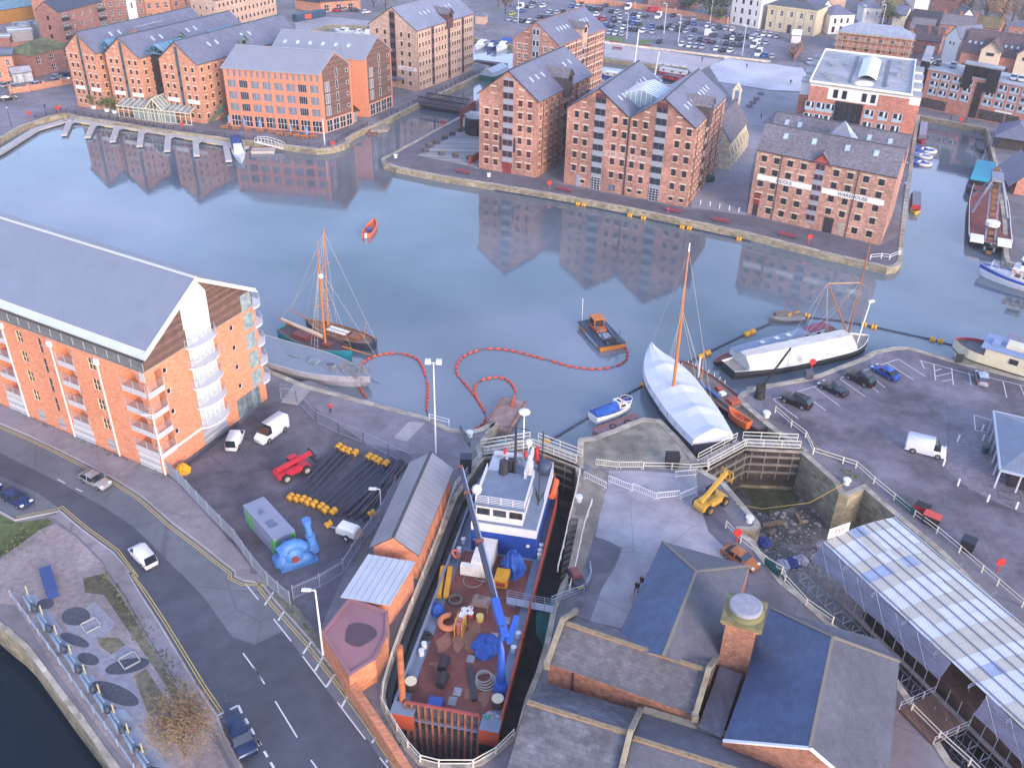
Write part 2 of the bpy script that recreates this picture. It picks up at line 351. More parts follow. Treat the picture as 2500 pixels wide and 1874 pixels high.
area('path',pl((30,700,330,800,255,980,450,800,620,900,700,1080,620,1200,740,1100,880,1260,1250,1420,1430,1330,1480,1080,1200,860,900,700,690,560,480)),.03,mat('pale gravel','858590',.95,.2,1.4))
GRASS=mat('rough grass','6a6452',.95,.4,1.5,big=.4)
for k,q in enumerate((pl((20,-200,1240,0,1160,130,1225,400,1195,440,1240,330,1290,180,1400,0,1520,-200,1580)),pl((30,880,20,1000,180,1160,440,1310,690,1480,960,1680,1290,1560,1300,1400,960,1180,640,1040,440,880,200,720,180,700,60)),pl((30,820,560,1000,560,1060,620,940,700,850,640)),pl((30,1130,880,1230,820,1380,1050,1560,1310,1400,1360,1240,1180)))):
 area('grass',q,.025+.01*(k==2),GRASS if k else mat('green grass','4f5a38',.95,.4,1.2,big=.3))
ballast=[((30,640,380),2.0,1.5),((30,1075,800),2.6,1.2),((30,970,1030),3.6,1.1),((30,630,580),2.4,.7),((30,745,740),1.6,.8),((30,385,275),1.2,.9)]
for k,(p,a,b2)in enumerate(ballast):
 c=g(*p);a*=.82;b2*=.82;th=atan2(-.8,.6)+(.5 if k!=1 else 1.2)
 area('gravel_plot',[c+V((cos(th)*a*cos(i*pi/10)-sin(th)*b2*sin(i*pi/10),sin(th)*a*cos(i*pi/10)+cos(th)*b2*sin(i*pi/10),0))*(1+.12*sin(i*2.3+k))if 0 else c+V((cos(th)*a*cos(i*pi/10)-sin(th)*b2*sin(i*pi/10),sin(th)*a*cos(i*pi/10)+cos(th)*b2*sin(i*pi/10),0))for i in range(20)],.042,mat('dark slate chips','484a55',.9,.3,3))
YARD=mat('yard asphalt','5d5962',.85,.17,.5,big=.34,crack=.14)
area('yard',pl((20,1430,810,1560,740,2050,380),(21,30,260,350,150,950,560,1360,650,1300,720,880,1400,760,1658),(31,560,480,470,560,300,300,30,0),(20,2140,1600,1960,1400,1620,1010)),.012,YARD)
area('quay_paving',pl((21,200,60,470,30,960,215,1480,350,1650,450,1830,470,1900,600,1740,680,1600,640,1360,650,950,560,350,150)),.02,mat('quay paving','7d7880',.88,.13,.4,big=.25,crack=.16))
area('quay_paving',pl((21,225,215,345,50,490,100,370,240)),.034,CONC)
area('quay_paving',pl((21,1175,515,1310,375,1440,390,1290,545)),.034,CONC)
area('quay_paving',pl((22,850,790,1130,790,1590,830,1600,1000,1690,1300,1810,1420),(32,2000,0,1180,0,960,480,690,420,790,150),(22,905,1600,965,1440,740,1345,790,1090,860,860)),.012,mat('pale concrete','98949b',.88,.11,.5,big=.22,crack=.12))
area('quay_paving',pl((22,600,520,870,460,1060,385,1140,360,1290,375,1450,540,1590,710,1640,770,1550,800,1130,760,720,770,610,700)),.012,mat('stained concrete','8d8679',.9,.22,.5,big=.4,crack=.2))
area('quay_paving',pl((22,600,830,700,780,850,800,830,960,720,1370,620,1658,520,1658,600,1200,560,1100)),.016,mat('worn quay paving','857d74',.9,.25,.6,big=.3))
area('patch',pl((22,725,1345,790,1362,850,1385,915,1420,950,1470,935,1530,890,1590,860,1630,810,1658,690,1658,655,1590,690,1460)),.024,mat('damp asphalt','5f5c66',.7,.15,.5,big=.2))
area('patch',pl((22,1690,1300,1820,1420,1900,1400,1990,1380,1880,1200,1780,1060,1620,1080)),.024,mat('damp asphalt','',.7))
area('car_park',pl((13,600,1560,870,1420,940,1390,1120,1350,1240,1350,1580,1460,2211,1620,2600,1700),(33,2600,500,2100,180,1950,60),(23,1560,1370,1100,1050,800,770,420,620,280,440,0,330,0,80)),.012,mat('car park asphalt','6a656f',.8,.14,.5,big=.42,crack=.11))
area('paving_circle',pl((23,1640,550,1750,535,1880,560,2000,700,2211,1000,2211,1150,1900,1020,1650,880,1555,760,1550,640)),.024,mat('block paving','75707a',.85,.1,1,kind='brick',p=(.5,.25)))
area('quay_paving',pl((1,1100,1345,1190,1300,1740,1000,1890,845,1900,1420),(2,240,1500,480,1560),(12,1505,175,2020,225),(13,1000,490,1180,380,1160,640,1060,655,880,610,500,522,0,395),(12,1450,245,1000,150,500,55,0,-28),(1,1560,1470,1200,1395)),.012,mat('island paving','615d66',.85,.12,.5,big=.18))
area('quay_paving',pl((1,1380,1310,1560,1210,1740,1100,1840,1110,1900,1140,1900,1430,1810,1400)),.024,mat('timber decking','9a9a9c',.85,.1,.6,kind='boards',p=(.6,1)))
area('square',pl((2,1700,560,1830,490,2211,545),(3,0,530,340,575,420,690,330,770),(2,2211,760,1780,690)),.012,mat('pale setts','b9b8c2',.85,.14,1.6,streak=.5,big=.15))
area('square',pl((2,1790,700,2211,770),(3,320,790,290,960,120,940,0,1040),(2,2211,1060,2080,1300,2040,1500),(12,2010,225,1550,160),(2,1540,1640,1800,1380,1960,950,1900,830)),.018,mat('square paving','8b8992',.85,.1,.5,big=.15))
area('promenade',pl((2,810,480,820,340,1100,400,1700,490,1830,500,1690,560,1570,620,1490,570)),.012,mat('promenade paving','a8a2a6',.88,.1,.5,big=.1))
area('car_park',pl((1,1900,200,2180,-20),(2,500,-80,900,30,1200,70,1850,210,2211,290),(3,160,330,150,500,60,510,-20,530),(2,1760,460,1400,430,1200,385,820,330,20,200)),.018,mat('far car park asphalt','6c6c78',.85,.08,.3,big=.15))
area('grass',pl((2,825,305,990,330,975,362,822,340)),.03,mat('lawn','56703a',.95,.3,1))
area('grass',pl((2,1115,335,1215,345,1170,385,1105,372)),.03,mat('lawn','',.9))
area('road',pl((1,350,190,600,140,1100,190,1030,215,640,205,480,255,350,260)),.012,mat('far road','9a969c',.85,.1,.4,big=.15))
area('quay_paving',pl((0,-300,1310,0,1140,200,1040,420,965,560,935,660,960,1300,1075,1900,1155,2142,1180),(1,270,1215,520,1248,660,1238,780,1190,850,1110,1380,870,1190,790,850,1050,600,1140),(0,1930,1100,660,900,640,780,0,900,-300,930)),.012,mat('west quay paving','77727b',.88,.12,.5,big=.25,crack=.16))
# ================================================================ BUILDINGS: helpers
LINT,GLASS=dirty('c3b6a4',.8),mat('window glass','2b3038',.08,.5,.35,spec=.9)
FR_W,FR_D,FR_R,FR_G=sol('d9d8dc'),sol('2a2428'),sol('7c3434'),sol('8d93a0')
_W={}
def win_mesh(w,h,fr,gl,nx=2,nz=2,lint=None,arch=False,t=.07,d=.16,sill=True):
 k=(round(w,2),round(h,2),fr.name,gl.name,nx,nz,lint and lint.name,arch)
 if k in _W:return _W[k]
 m=MB();m.mi(0).face([(-w/2,d,0),(w/2,d,0),(w/2,d,h),(-w/2,d,h)])
 m.mi(1)
 for x in[-w/2+t/2,w/2-t/2]+[-w/2+w*i/nx for i in range(1,nx)]:m.box(x-t/2,x+t/2,d-.06,d-.004,0,h)
 for z in[t/2,h-t/2]+[h*i/nz for i in range(1,nz)]:m.box(-w/2,w/2,d-.064,d-.008,z-t/2,z+t/2)
 mats=[gl,fr]
 if lint:
  m.mi(2);mats.append(lint)
  m.box(-w/2-.3,w/2+.3,-.06,.1,h,h+.3)
  if sill:m.box(-w/2-.15,w/2+.15,-.09,.1,-.16,0)
 _W[k]=m.data('window',mats);return _W[k]
class Bld:
 def __init__(s,name,label,cat,A,Bp,D=None,far=None,group=None,vang=None):
  s.A=V((A.x,A.y,0));d=V((Bp.x-A.x,Bp.y-A.y,0));s.W=d.length;s.u=d.normalized()
  if far is not None:
   e=V((far.x-Bp.x,far.y-Bp.y,0));s.v=e.normalized();s.D=D or e.length
  else:s.v=V((-s.u.y,s.u.x,0))if vang is None else V((cos(vang),sin(vang),0));s.D=D
  s.o=thing(name,label,cat,s.A,0,group)
 def P(s,x,y,z=0):return s.A+s.u*x+s.v*y+V((0,0,z))
 def on(s,side,q,z,dep=0):
  if side=='F':p=s.P(q,0,z);n=s.v
  elif side=='R':p=s.P(s.W,q,z);n=-s.u
  elif side=='L':p=s.P(0,s.D-q,z);n=s.u
  else:p=s.P(s.W-q,s.D,z);n=-s.v
  return p+n*dep
 def length(s,side):return s.W if side in 'FK' else s.D
 def rz(s,side):d={'F':s.u,'R':s.v,'L':-s.v,'K':-s.u}[side];return atan2(d.y,d.x)
 def face(s,m,side,z0,z1,holes=(),dep=.18):
  L_=s.length(side);zs=sorted({z0,z1}|{z for h in holes for z in(h[1],h[1]+h[3])if z0<z<z1})
  for a,b in zip(zs,zs[1:]):
   x=0;c=(a+b)/2
   for h in sorted(h for h in holes if h[1]<c<h[1]+h[3]):
    l=h[0]-h[2]/2
    if l>x+.01:m.face([s.on(side,x,a),s.on(side,l,a),s.on(side,l,b),s.on(side,x,b)])
    x=h[0]+h[2]/2
   if x<L_-.01:m.face([s.on(side,x,a),s.on(side,L_,a),s.on(side,L_,b),s.on(side,x,b)])
  for q,z,w,h in holes:
   c=[(q-w/2,z),(q+w/2,z),(q+w/2,z+h),(q-w/2,z+h)]
   for i in range(4):
    (a,b),(e,f)=c[i],c[(i+1)%4]
    m.face([s.on(side,a,b),s.on(side,e,f),s.on(side,e,f,dep),s.on(side,a,b,dep)])
 def walls(s,mt,eave,holes={},z0=0,gable=None,ridge=0,name='wall',sides='FRLK',label=None):
  m=MB()
  for sd in sides:s.face(m,sd,z0,eave,holes.get(sd,()))
  if gable=='y':
   for sd in 'FK':m.face([s.on(sd,0,eave),s.on(sd,s.W,eave),s.on(sd,s.W/2,ridge)])
  if gable=='x':
   for sd in 'RL':m.face([s.on(sd,0,eave),s.on(sd,s.D,eave),s.on(sd,s.D/2,ridge)])
  s.wall=m.build(name,mt,s.o,world=True);s.eave,s.ridge,s.gb=eave,ridge,gable
  return s
 def roof(s,mt,ov=.35,vg=.3,th=.2,trim=None,x0=None,x1=None,name='roof'):
  a,r=s.gb,s.ridge;m=MB();W,D=s.W,s.D
  half=(W if a=='y' else D)/2;sl=(r-s.eave)/half;lo=s.eave-ov*sl
  L0,L1=-vg,(D if a=='y' else W)+vg
  if x0 is not None:L0=x0
  if x1 is not None:L1=x1
  Q=(lambda c,l,z:s.P(c,l,z))if a=='y' else(lambda c,l,z:s.P(l,c,z))
  for e,rr in((-ov,half),(2*half+ov,half)):
   top=[Q(e,L0,lo),Q(e,L1,lo),Q(rr,L1,r),Q(rr,L0,r)]
   if(e>half)!=(a=='x'):top=top[::-1]
   m.mi(0).face([p+V((0,0,th))for p in top]);m.mi(1)
   m.face(top[::-1])
   for i in range(4):
    p,q=top[i],top[(i+1)%4]
    m.face([p,q,q+V((0,0,th)),p+V((0,0,th))])
  s.rf=m.build(name,[mt,trim or sol('3a3a42')],s.o,world=True)
  c=MB();c.bar(Q(half,L0,r+th+.03),Q(half,L1,r+th+.03),.35,.16);c.build('ridge_tiles',trim or sol('50505a'),s.o,world=True)
  return s
 def rp(s,l,f,side=1,up=.0):
  "point on the roof: l along the ridge, f up the slope 0..1, side +1 = right/back half"
  half=(s.W if s.gb=='y' else s.D)/2;z=s.eave+(s.ridge-s.eave)*f+.2+up
  c=half+side*half*(1-f)
  return s.P(c,l,z)if s.gb=='y' else s.P(l,c,z)
 def skylight(s,l,f,w=.8,h=1.5,side=1,m=None):
  half=(s.W if s.gb=='y' else s.D)/2;df=h/hypot(half,s.ridge-s.eave)
  a,b=s.rp(l,f,side,.06),s.rp(l,f+df,side,.06)
  k=MB();al=(s.v if s.gb=='y' else s.u);n=(b-a).cross(al);n=n if n.z>0 else-n
  k.mi(0).bar(a,b,w,.16,up=n);k.mi(1).bar(a+(b-a)*.1+V((0,0,.07)),b-(b-a)*.1+V((0,0,.07)),w*.72,.1,up=n)
  return k.build('skylight',[FR_G,m or mat('rooflight glass','a9bccb',.12,.2,spec=.9)],s.o,world=True)
 def win(s,side,q,z,w=.9,h=1.4,fr=None,gl=None,nx=2,nz=2,lint=LINT,name='window',sill=True):
  o=link(name,win_mesh(w,h,fr or FR_D,gl or GLASS,nx,nz,lint,sill=sill),s.o)
  o.location=s.on(side,q,z)-s.A;o.rotation_euler=(0,0,s.rz(side));return o
 def panel(s,name,side,q0,q1,z0,z1,mt,dep=-.04,th=.08,label=None):
  m=MB();a,b=(s.on(side,q,0,dep)for q in(q0,q1));n=s.on(side,q0,0,dep+th)-a
  m.mesh([p+e+V((0,0,z))for z in(z0,z1)for p,e in((a,V()),(b,V()),(b,n),(a,n))],[(3,2,1,0),(4,5,6,7),(0,1,5,4),(1,2,6,5),(2,3,7,6),(3,0,4,7)])
  o=m.build(name,mt,s.o,world=True)
  if label:o['label']=label
  return o
 def pipe(s,side,q,z0,z1,r=.07,m=None):
  MB().cyl(s.on(side,q,z0,-.12),s.on(side,q,z1,-.12),r,n=6).build('downpipe',m or sol('2c2a30'),s.o,world=True)
 def bay(s,side,q,w,z0,z1,floors,pm,fm,split=2,gl=None):
  "tall loading bay: frame column with a dark glazed opening per floor"
  s.panel('loading_bay',side,q-w/2,q+w/2,z0,z1,pm,-.03,.06)
  h=(z1-z0)/floors;ww=w/split-.14
  for i in range(floors):
   for k in range(split):
    qq=q-w/2+(k+.5)*w/split
    o=link('bay_window',win_mesh(ww,h*.52,fm,gl or GLASS,1,1,None,d=-.03),s.o)
    o.location=s.on(side,qq,z0+h*i+h*.3,-.045)-s.A;o.rotation_euler=(0,0,s.rz(side))
 def lucam(s,l,w=3.,d=1.2,h=3.4,mt=None,rm=None,side=1,base=-2.):
  "gabled hoist dormer on the eave, axis y roofs"
  e=s.eave;W=s.W;k=MB();sx=W+.5 if side>0 else-.5
  P=lambda x,y,z:s.P(x,y,z)
  x0,x1=(W*.62,W+d)if side>0 else(-d,W*.38)
  if side<0:x0,x1=x1,x0
  lo,hi,ap=e+base,e+h*.6,e+h
  for y in(l-w/2,l+w/2):k.face([P(x1,y,lo),P(x0,y,lo),P(x0,y,hi),P(x1,y,hi)])
  k.face([P(x1,l-w/2,lo),P(x1,l+w/2,lo),P(x1,l+w/2,hi),P(x1,l,ap),P(x1,l-w/2,hi)])
  k.face([P(x1,l-w/2,lo),P(x1,l+w/2,lo),P(x0,l+w/2,lo),P(x0,l-w/2,lo)])
  dm=k.build('hoist_dormer',mt,s.o,world=True)
  k=MB();xe=x1+(.3 if side>0 else-.3);xb=W/2 if side>0 else W/2
  for y,ys in((l-w/2-.25,-1),(l+w/2+.25,1)):
   q=[P(xe,y,hi-.15),P(xb,y,hi-.15),P(xb,l,ap+.1),P(xe,l,ap+.1)]
   k.face([p+V((0,0,.12))for p in q]);k.face(q)
  k.build('dormer_roof',rm,dm,world=True)
  dm2=win_mesh(w*.5,1.4,FR_D,GLASS,2,1,None,d=-.02);o=link('window',dm2,s.o)
  o.location=s.P(x1,l,hi-1.2)-s.A;o.rotation_euler=(0,0,s.rz('R' if side>0 else 'L'));return dm
 def board(s,side,q0,q1,z0,z1,bm,txt=None,tm=None,ts=.7,name='sign_board',dep=-.1):
  o=s.panel(name,side,q0,q1,z0,z1,bm,dep,.08)
  if txt:text(txt,ts,s.on(side,(q0+q1)/2,(z0+z1)/2-ts*.34,dep-.012),s.rz(side),tm or FR_D,s.o,o)
  return o
_TX={}
def text(t,size,loc,rz,mt,root,parent,tilt=pi/2,wide=1.0):
 c=bpy.data.curves.new('lettering','FONT');c.body=t;c.size=size;c.align_x='CENTER';c.extrude=.004;c.resolution_u=2;c.offset=size*.018
 tmp=bpy.data.objects.new('tmp',c);SC.collection.objects.link(tmp);bpy.context.view_layer.update()
 me=bpy.data.meshes.new_from_object(tmp.evaluated_get(bpy.context.evaluated_depsgraph_get()));bpy.data.objects.remove(tmp)
 me.materials.clear();me.materials.append(mt)
 me.transform(Matrix.Translation(loc-root.location)@Matrix.Rotation(rz,4,'Z')@Matrix.Rotation(tilt,4,'X')@Matrix.Diagonal((wide,1,1,1)))
 if rz and root.rotation_euler.z:me.transform(Matrix.Rotation(-root.rotation_euler.z,4,'Z'))
 return link('lettering',me,parent)
def cols(n,a,b):return[a+(b-a)*i/(n-1)for i in range(n)]if n>1 else[(a+b)/2]
BR_OR=mat('orange brick','b8836c',.9,.18,1.1,kind='brick',p=(.6,.2),big=.12)
BR_RED=mat('old red brick','a1776b',.92,.26,1.3,kind='brick',p=(.6,.2),big=.3)
BR_TAN=mat('tan brick','b99c8c',.9,.16,1.2,kind='brick',p=(.6,.2),big=.1)
BR_APT=mat('smooth orange brick','c88568',.9,.08,1.2,kind='brick',p=(.45,.15),big=.06)
BR_DK=mat('dark red brick','8d655d',.92,.25,1.2,kind='brick',p=(.5,.2),big=.15)
SLATE=mat('slate','686b80',.5,.12,.6,kind='slate',p=(.7,.4),big=.12)
SLATE2=mat('stone slate','6d6a73',.8,.26,1.6,kind='slate',p=(.5,.35),big=.15)
METAL=mat('seamed metal roof','8b8f9c',.42,.05,.3,kind='ribs',p=(.55,0),metal=.3,bump=.3)
TIMB=mat('weathered timber boards','7a5f58',.85,.3,.9,kind='boards',p=(.3,1),streak=4)
TEAL=dirty('2d4a52',.6)
WHITE=dirty('dcdcdc',.6,.05)
# ================================================================ BUILDINGS: the west quay
def malt(A,Bp,apx,label,ridge_up,far_l,vv):
 b=Bld('warehouse',label,'warehouse',A,Bp,42,far=Bp+vv*42,group='gabled malt warehouses on the west quay')
 W=b.W;rows=[1.2,3.7,6.0,8.4,10.8,13.2];q=[W*.14,W*.31,W*.68,W*.86]
 hf=[(x,z,.7,1.15)for z in rows for x in q];hr=[(x,z,.7,1.15)for z in rows for x in(1.6,4.2,6.8,9.4)]
 b.walls(BR_OR,15.6,{'F':hf,'R':hr},gable='y',ridge=15.6+ridge_up).roof(SLATE,.5,.45,trim=TEAL)
 for h in hf:b.win('F',*h)
 for h in hr:b.win('R',*h)
 b.panel('hoist_strip','F',W*.46,W*.535,2.2,15.6+ridge_up*.75,mat('teal panel','38525e',.5,.2,.8),-.05)
 for k in range(3):b.panel('strip_window','F',W*.468,W*.53,4+k*4,5+k*4,GLASS,-.07)
 b.win('F',W*.3,16.4,.6,1.0)
 for l in(9,12,22,25):b.skylight(l,.45)
 return b
_w=[(pl((0,660,895))[0],pl((0,905,935))[0]),(pl((0,985,945))[0],pl((0,1262,980))[0]),(pl((0,1425,1000))[0],pl((0,1735,1045))[0])]
_vv=(g(1,155,140,20)-g(0,1490,345,20));_vv.z=0;_vv.normalize()
W1=malt(*_w[0],None,'leftmost of three orange brick gabled warehouses, nearest the mossy roofed house',4.4,1,_vv)
W2=malt(*_w[1],None,'middle of three orange brick gabled warehouses with teal hoist strip',4.4,1,_vv)
W3=malt(*_w[2],None,'rightmost of three orange brick gabled warehouses, beside the orange hotel block',4.8,1,_vv)
for b,(p0,p1)in((W1,('F',.23)),(W2,('F',.23)),(W3,('F',.23))):
 for a,e in((.08,.40),(.62,.94)):
  b.board('F',b.W*a,b.W*e,5.0,6.0,WHITE,'GLOUCESTER QUAYS' if 0 else None)
BLUEM=sol('4d7a98')
for(b1,b2,y0)in((W1,W2,2.),(W2,W3,2.),(W2,W3,22.)):
 k=thing('glazed_roof','blue framed glass roof over the alley between %s warehouses%s'%('the left and middle' if b1 is W1 else 'the middle and right',', set further back' if y0>9 else ''),'glass roof',b1.P(b1.W,y0,15))
 a0,a1=b1.P(b1.W-.5,y0,16.3),b2.P(.5,y0+(0 if b1 is W1 else.5),16.3);mid=(a0+a1)/2+V((0,0,2.2));dv=_vv*(5 if b1 is W1 else 10)
 f=MB();gl_=MB()
 for p in(a0,a1):
  gl_.face([p,p+dv,mid+dv,mid]);n_=6
  for i in range(n_+1):f.bar(p+dv*i/n_,mid+dv*i/n_,.16,.2)
  f.bar(p,p+dv,.2);f.bar((p+mid)/2,(a0+a1)/2,.14)
 f.bar(a0,a1,.25);f.bar(mid,(a0+a1)/2,.14);f.bar(mid,mid+dv,.2)
 gl_.build('glazing',mat('blue roof glass','6d93ab',.2,.15,spec=.9),k,world=True);f.build('frame',BLUEM,k,world=True)
 k2=MB();k2.mesh([b1.P(b1.W,y0+2,0),b2.P(0,y0+2,0),b2.P(0,y0+2,15.5),b1.P(b1.W,y0+2,15.5)],[(0,1,2,3)])
 if y0<9:k2.build('curtain_wall',mat('dark glazing','3a3438',.25,.5,.5,kind='boards',p=(2.6,1)),k,world=True)
for b,l,lab in((W2,17,'small green gabled dormer on the middle malt warehouse roof'),(W3,20,'green boarded gabled dormer on the right malt warehouse roof')):
 dm=b.lucam(l,2.6,-1.2,3.2,sol('5f8a6a',.7),SLATE,1,0)
p=MB()
for i in range(4):p.box(-2+i*2.4,-.6+i*2.4,-.7,.7,0,1.6)
for i in range(4):p.mi(1).cyl((-1.3+i*2.4,0,1.6),(-1.3+i*2.4,0,1.75),.5,n=10)
k=p.build('air_conditioner',[WHITE,FR_D]);c=W1.P(W1.W,31,16.2);place(k,c,1.1);tag(k,'row of white air handling units on the malt warehouse roof','air conditioner')
b=Bld('roof_house','small brick gabled rooftop annexe standing behind the leftmost warehouse','roof annexe',W1.P(7.6,15,0),W1.P(12.6,15,0),10,far=W1.P(12.6,25,0))
b.walls(BR_OR,17.2,z0=13,gable='y',ridge=19.2).roof(SLATE,.3,.3,trim=FR_G)
A,Bp=g(0,1010,990),g(0,1620,1060);b=Bld('conservatory','cream framed glass conservatory in front of the brick warehouses','conservatory',A,Bp,6.5)
CREAM=dirty('cfc8b4',.6,.06);f,q=MB(),MB();W,D,e=b.W,b.D,3.3
for x in[W*i/14 for i in range(15)]:f.bar(b.P(x,0,0),b.P(x,0,e),.14);f.bar(b.P(x,-.6,e),b.P(x,D,e+1.7),.14)
for z in(.1,2.2,e):f.bar(b.P(0,0,z),b.P(W,0,z),.14)
for z,y in((e+1.7,D),(e,-.6)):f.bar(b.P(0,y,z),b.P(W,y,z),.2)
q.face([b.P(W*.22,.02,0),b.P(W*.8,.02,0),b.P(W*.8,.02,e),b.P(W*.22,.02,e)]);q.face([b.P(0,-.6,e),b.P(W,-.6,e),b.P(W,D,e+1.7),b.P(0,D,e+1.7)])
g0,g1,gm=W*.4,W*.64,W*.52
for s_ in(g0,g1):
 q.face([b.P(s_,-.7,e+.1),b.P(gm,-.7,e+2.9),b.P(gm,D+4,e+2.9),b.P(s_,D+4,e+.1)])
 for i in range(9):f.bar(b.P(s_,-.7+i*(D+4)/8,e+.12),b.P(gm,-.7+i*(D+4)/8,e+2.92),.13)
f.bar(b.P(g0,-.7,e),b.P(gm,-.7,e+2.9),.25);f.bar(b.P(g1,-.7,e),b.P(gm,-.7,e+2.9),.25);f.bar(b.P(gm,-.7,e+2.9),b.P(gm,D+4,e+2.9),.2)
for i in range(5):x=g0+(g1-g0)*(i+.5)/5;f.bar(b.P(x,-.5,0),b.P(x,-.5,e+2.8*(1-abs(x-gm)/(g1-gm))),.12)
q.build('glazing',mat('conservatory glass','7d8a8c',.12,.3,.6,spec=.8),b.o,world=True);f.build('frame',CREAM,b.o,world=True)
SHUT=mat('louvred shutters','8b8f9e',.5,.15,1,kind='boards',p=(.45,0))
A,Bp,far=g(0,1945,1065),g(1,598,1130),g(1,845,1045)
b=Bld('hotel','orange brick quayside hotel with grey louvred windows and blue parasols outside','hotel',A,Bp,far=far);HOT=b;W,D=b.W,b.D
qs=cols(8,1.9,W-1.9);hf=[(x,z,2.3,1.95)for z in(4.3,7.3,10.3)for x in qs];h0=[(x,.25,2.6,2.9)for x in qs];ht_=[(x+d,13.1,.75,1.7)for x in qs for d in(-.6,1.0)]
b.walls(mat('bright orange brick','c17d62',.9,.08,1.2,big=.05),15.4,{'F':hf+h0+ht_},gable='x',ridge=19.6).roof(METAL,.5,.25,.25,trim=FR_G)
for i,h in enumerate(hf):b.win('F',*h,FR_G,SHUT if i%8 not in(1,6)else GLASS,4,1,None)
for h in h0:b.win('F',*h,FR_W,GLASS,3,2,None)
for h in ht_:b.win('F',*h,FR_G,SHUT,1,1,None)
for q_ in(3.6,W*.48,W*.75):b.pipe('F',q_,0,15,m=FR_G)
def timber_gable(b,z0,e,r):
 D=b.D;m=MB();P=lambda q,z:b.on('R',q,z,-.06)
 m.face([P(.7,z0),P(D-.7,z0),P(D-.7,e+.6),P(D/2,r-.35),P(.7,e+.6)]);m.build('timber_cladding',TIMB,b.o,world=True)
 for z in(4.4,7.4,10.4,13.4):b.win('R',D*.5,z,.8,2.3,FR_W,GLASS,1,1,None).location+=b.u*.26
 for z in(4.4,7.4,10.4):b.win('R',D*.18,z,1.6,2.4,FR_W,SHUT,2,1,None).location+=b.u*.26
 for z in(5.,8.,11.,14.):b.win('R',D*.85,z,.9,.9,FR_W,GLASS,1,1,None).location+=b.u*.26
 for k in range(4):b.win('R',D*(.17+.22*k),.2,D*.19,3.0,FR_W,GLASS,2,2,None).location+=b.u*.26
timber_gable(b,3.5,15.4,19.6)
A2,B2,f2=g(1,600,1130)+(g(1,965,990)-g(1,600,1130))*1,g(1,965,990),g(1,1175,900)
b2=Bld('apartment_block','grey roofed apartment block with dark timber gable behind the orange hotel','apartment block',B2-HOT.u*27,B2,far=f2)
b2.walls(mat('bright orange brick','',0),15.6,{},gable='x',ridge=20.2).roof(METAL,.5,.25,.25,trim=FR_G);timber_gable(b2,3.5,15.6,20.2)
for i in range(6):b2.skylight(2.8+i*3.6,.38,1.1,1.4,side=-1)
for x in(6.5,14.,20.5):MB().cyl(b2.rp(x,.12,-1),b2.rp(x,.12,-1)+V((0,0,1.5)),.12,n=6).build('vent_pipe',FR_G,b2.o,world=True)
b3=Bld('entrance_lobby','low flat roofed glass lobby between the two timber gabled blocks','lobby',HOT.P(W-1,D+.2),g(1,870,1035),7)
b3.walls(mat('lobby glass','9aa3ad',.2,.2,1,kind='boards',p=(1.2,0)),3.2,z0=.1);b3.panel('flat_roof','F',-.3,b3.W+.8,3.2,3.5,FR_D,-.8,8)
mb_,Bp=g(1,1190,735),g(1,1385,772);A=Bp+(mb_-Bp)*2;far=g(1,1852,590)
b=Bld('warehouse','tall tan brick warehouse with brown loading bays beyond the footbridge','warehouse',A,Bp,far=far);W,D=b.W,b.D
rows=[1.3,4.1,6.9,9.7,12.4,15.0];hf=[(W*f,z,.8,1.35)for z in rows for f in(.16,.33,.68,.84)]
bays=(8.5,17.5,25.5);gq=[1.6,3.3,5.0,6.6,10.6,12.2,13.9,15.5,19.6,21.1,22.6,23.8,27.2,28.5,29.8,31.0];hr=[(x*D/32,z,.65,1.3)for z in rows for x in gq]
b.walls(BR_TAN,17.4,{'F':hf,'R':hr},gable='y',ridge=22.8).roof(mat('pale slate','7d8296',.55,.12,.6,kind='slate',p=(.7,.4),big=.1),.3,.2)
for h in hf:b.win('F',*h)
for h in hr:b.win('R',*h,gl=mat('warm window','5c3f38',.4))
b.win('F',W*.34,18.2,.8,1.4);b.win('F',W*.68,18.2,.8,1.4)
BAYM=dirty('5b4046',.7)
b.bay('F',W*.5,2.0,2.5,21.8,7,BAYM,FR_D,1)
for q_ in bays:b.bay('R',q_*D/32,1.3,.3,17.2,6,BAYM,FR_D,1)
b.lucam(bays[1]*D/32,3.,.7,3.6,BAYM,SLATE2)
for l in(8.5,10.7,12.9,20.5,22.5,24.5):b.skylight(l,.42)
b.pipe('R',.3,0,17.2)
b.board('F',W*.60,W*.98,5.7,6.7,WHITE,'WAREHOUSE',sol('b06a70'),.75)
b.panel('porch_roof','F',W*.42,W*.72,3.0,3.2,SLATE,-2.4,2.4)
E_=17.4;A,Bp,fr_=(g(2,x,y,E_)for x,y in((45,330),(432,385),(820,240)))
b=Bld('warehouse','red brick warehouse in the middle distance with white stone window bands, beside moored cruisers','warehouse',A,Bp,far=fr_);W,D=b.W,b.D
hf=[(W*f,z,.95,1.4)for z in rows for f in(.13,.27,.70,.84)];hr=[(x,z,.7,1.2)for z in rows for x in cols(18,1.3,D-1.2)]
b.walls(BR_RED,E_,{'F':hf,'R':hr},gable='y',ridge=22.6).roof(SLATE,.3,.2,trim=BR_DK)
for h in hf:b.win('F',*h,FR_W)
for i,h in enumerate(hr):b.win('R',*h,gl=mat('warm window','',0))
b.win('F',W*.3,18.4,.95,1.3,FR_W);b.win('F',W*.7,18.4,.95,1.3,FR_W)
b.bay('F',W*.5,2.2,.5,21.4,7,FR_G,FR_W)
for z in rows:b.panel('stone_band','R',.2,D-.2,z+1.2,z+1.55,LINT,-.05)
for q_ in(5,10,17,22):b.pipe('R',q_*D/28,0,17.2)
b.bay('R',D*.52,1.3,.3,17.2,6,FR_G,FR_D,1)
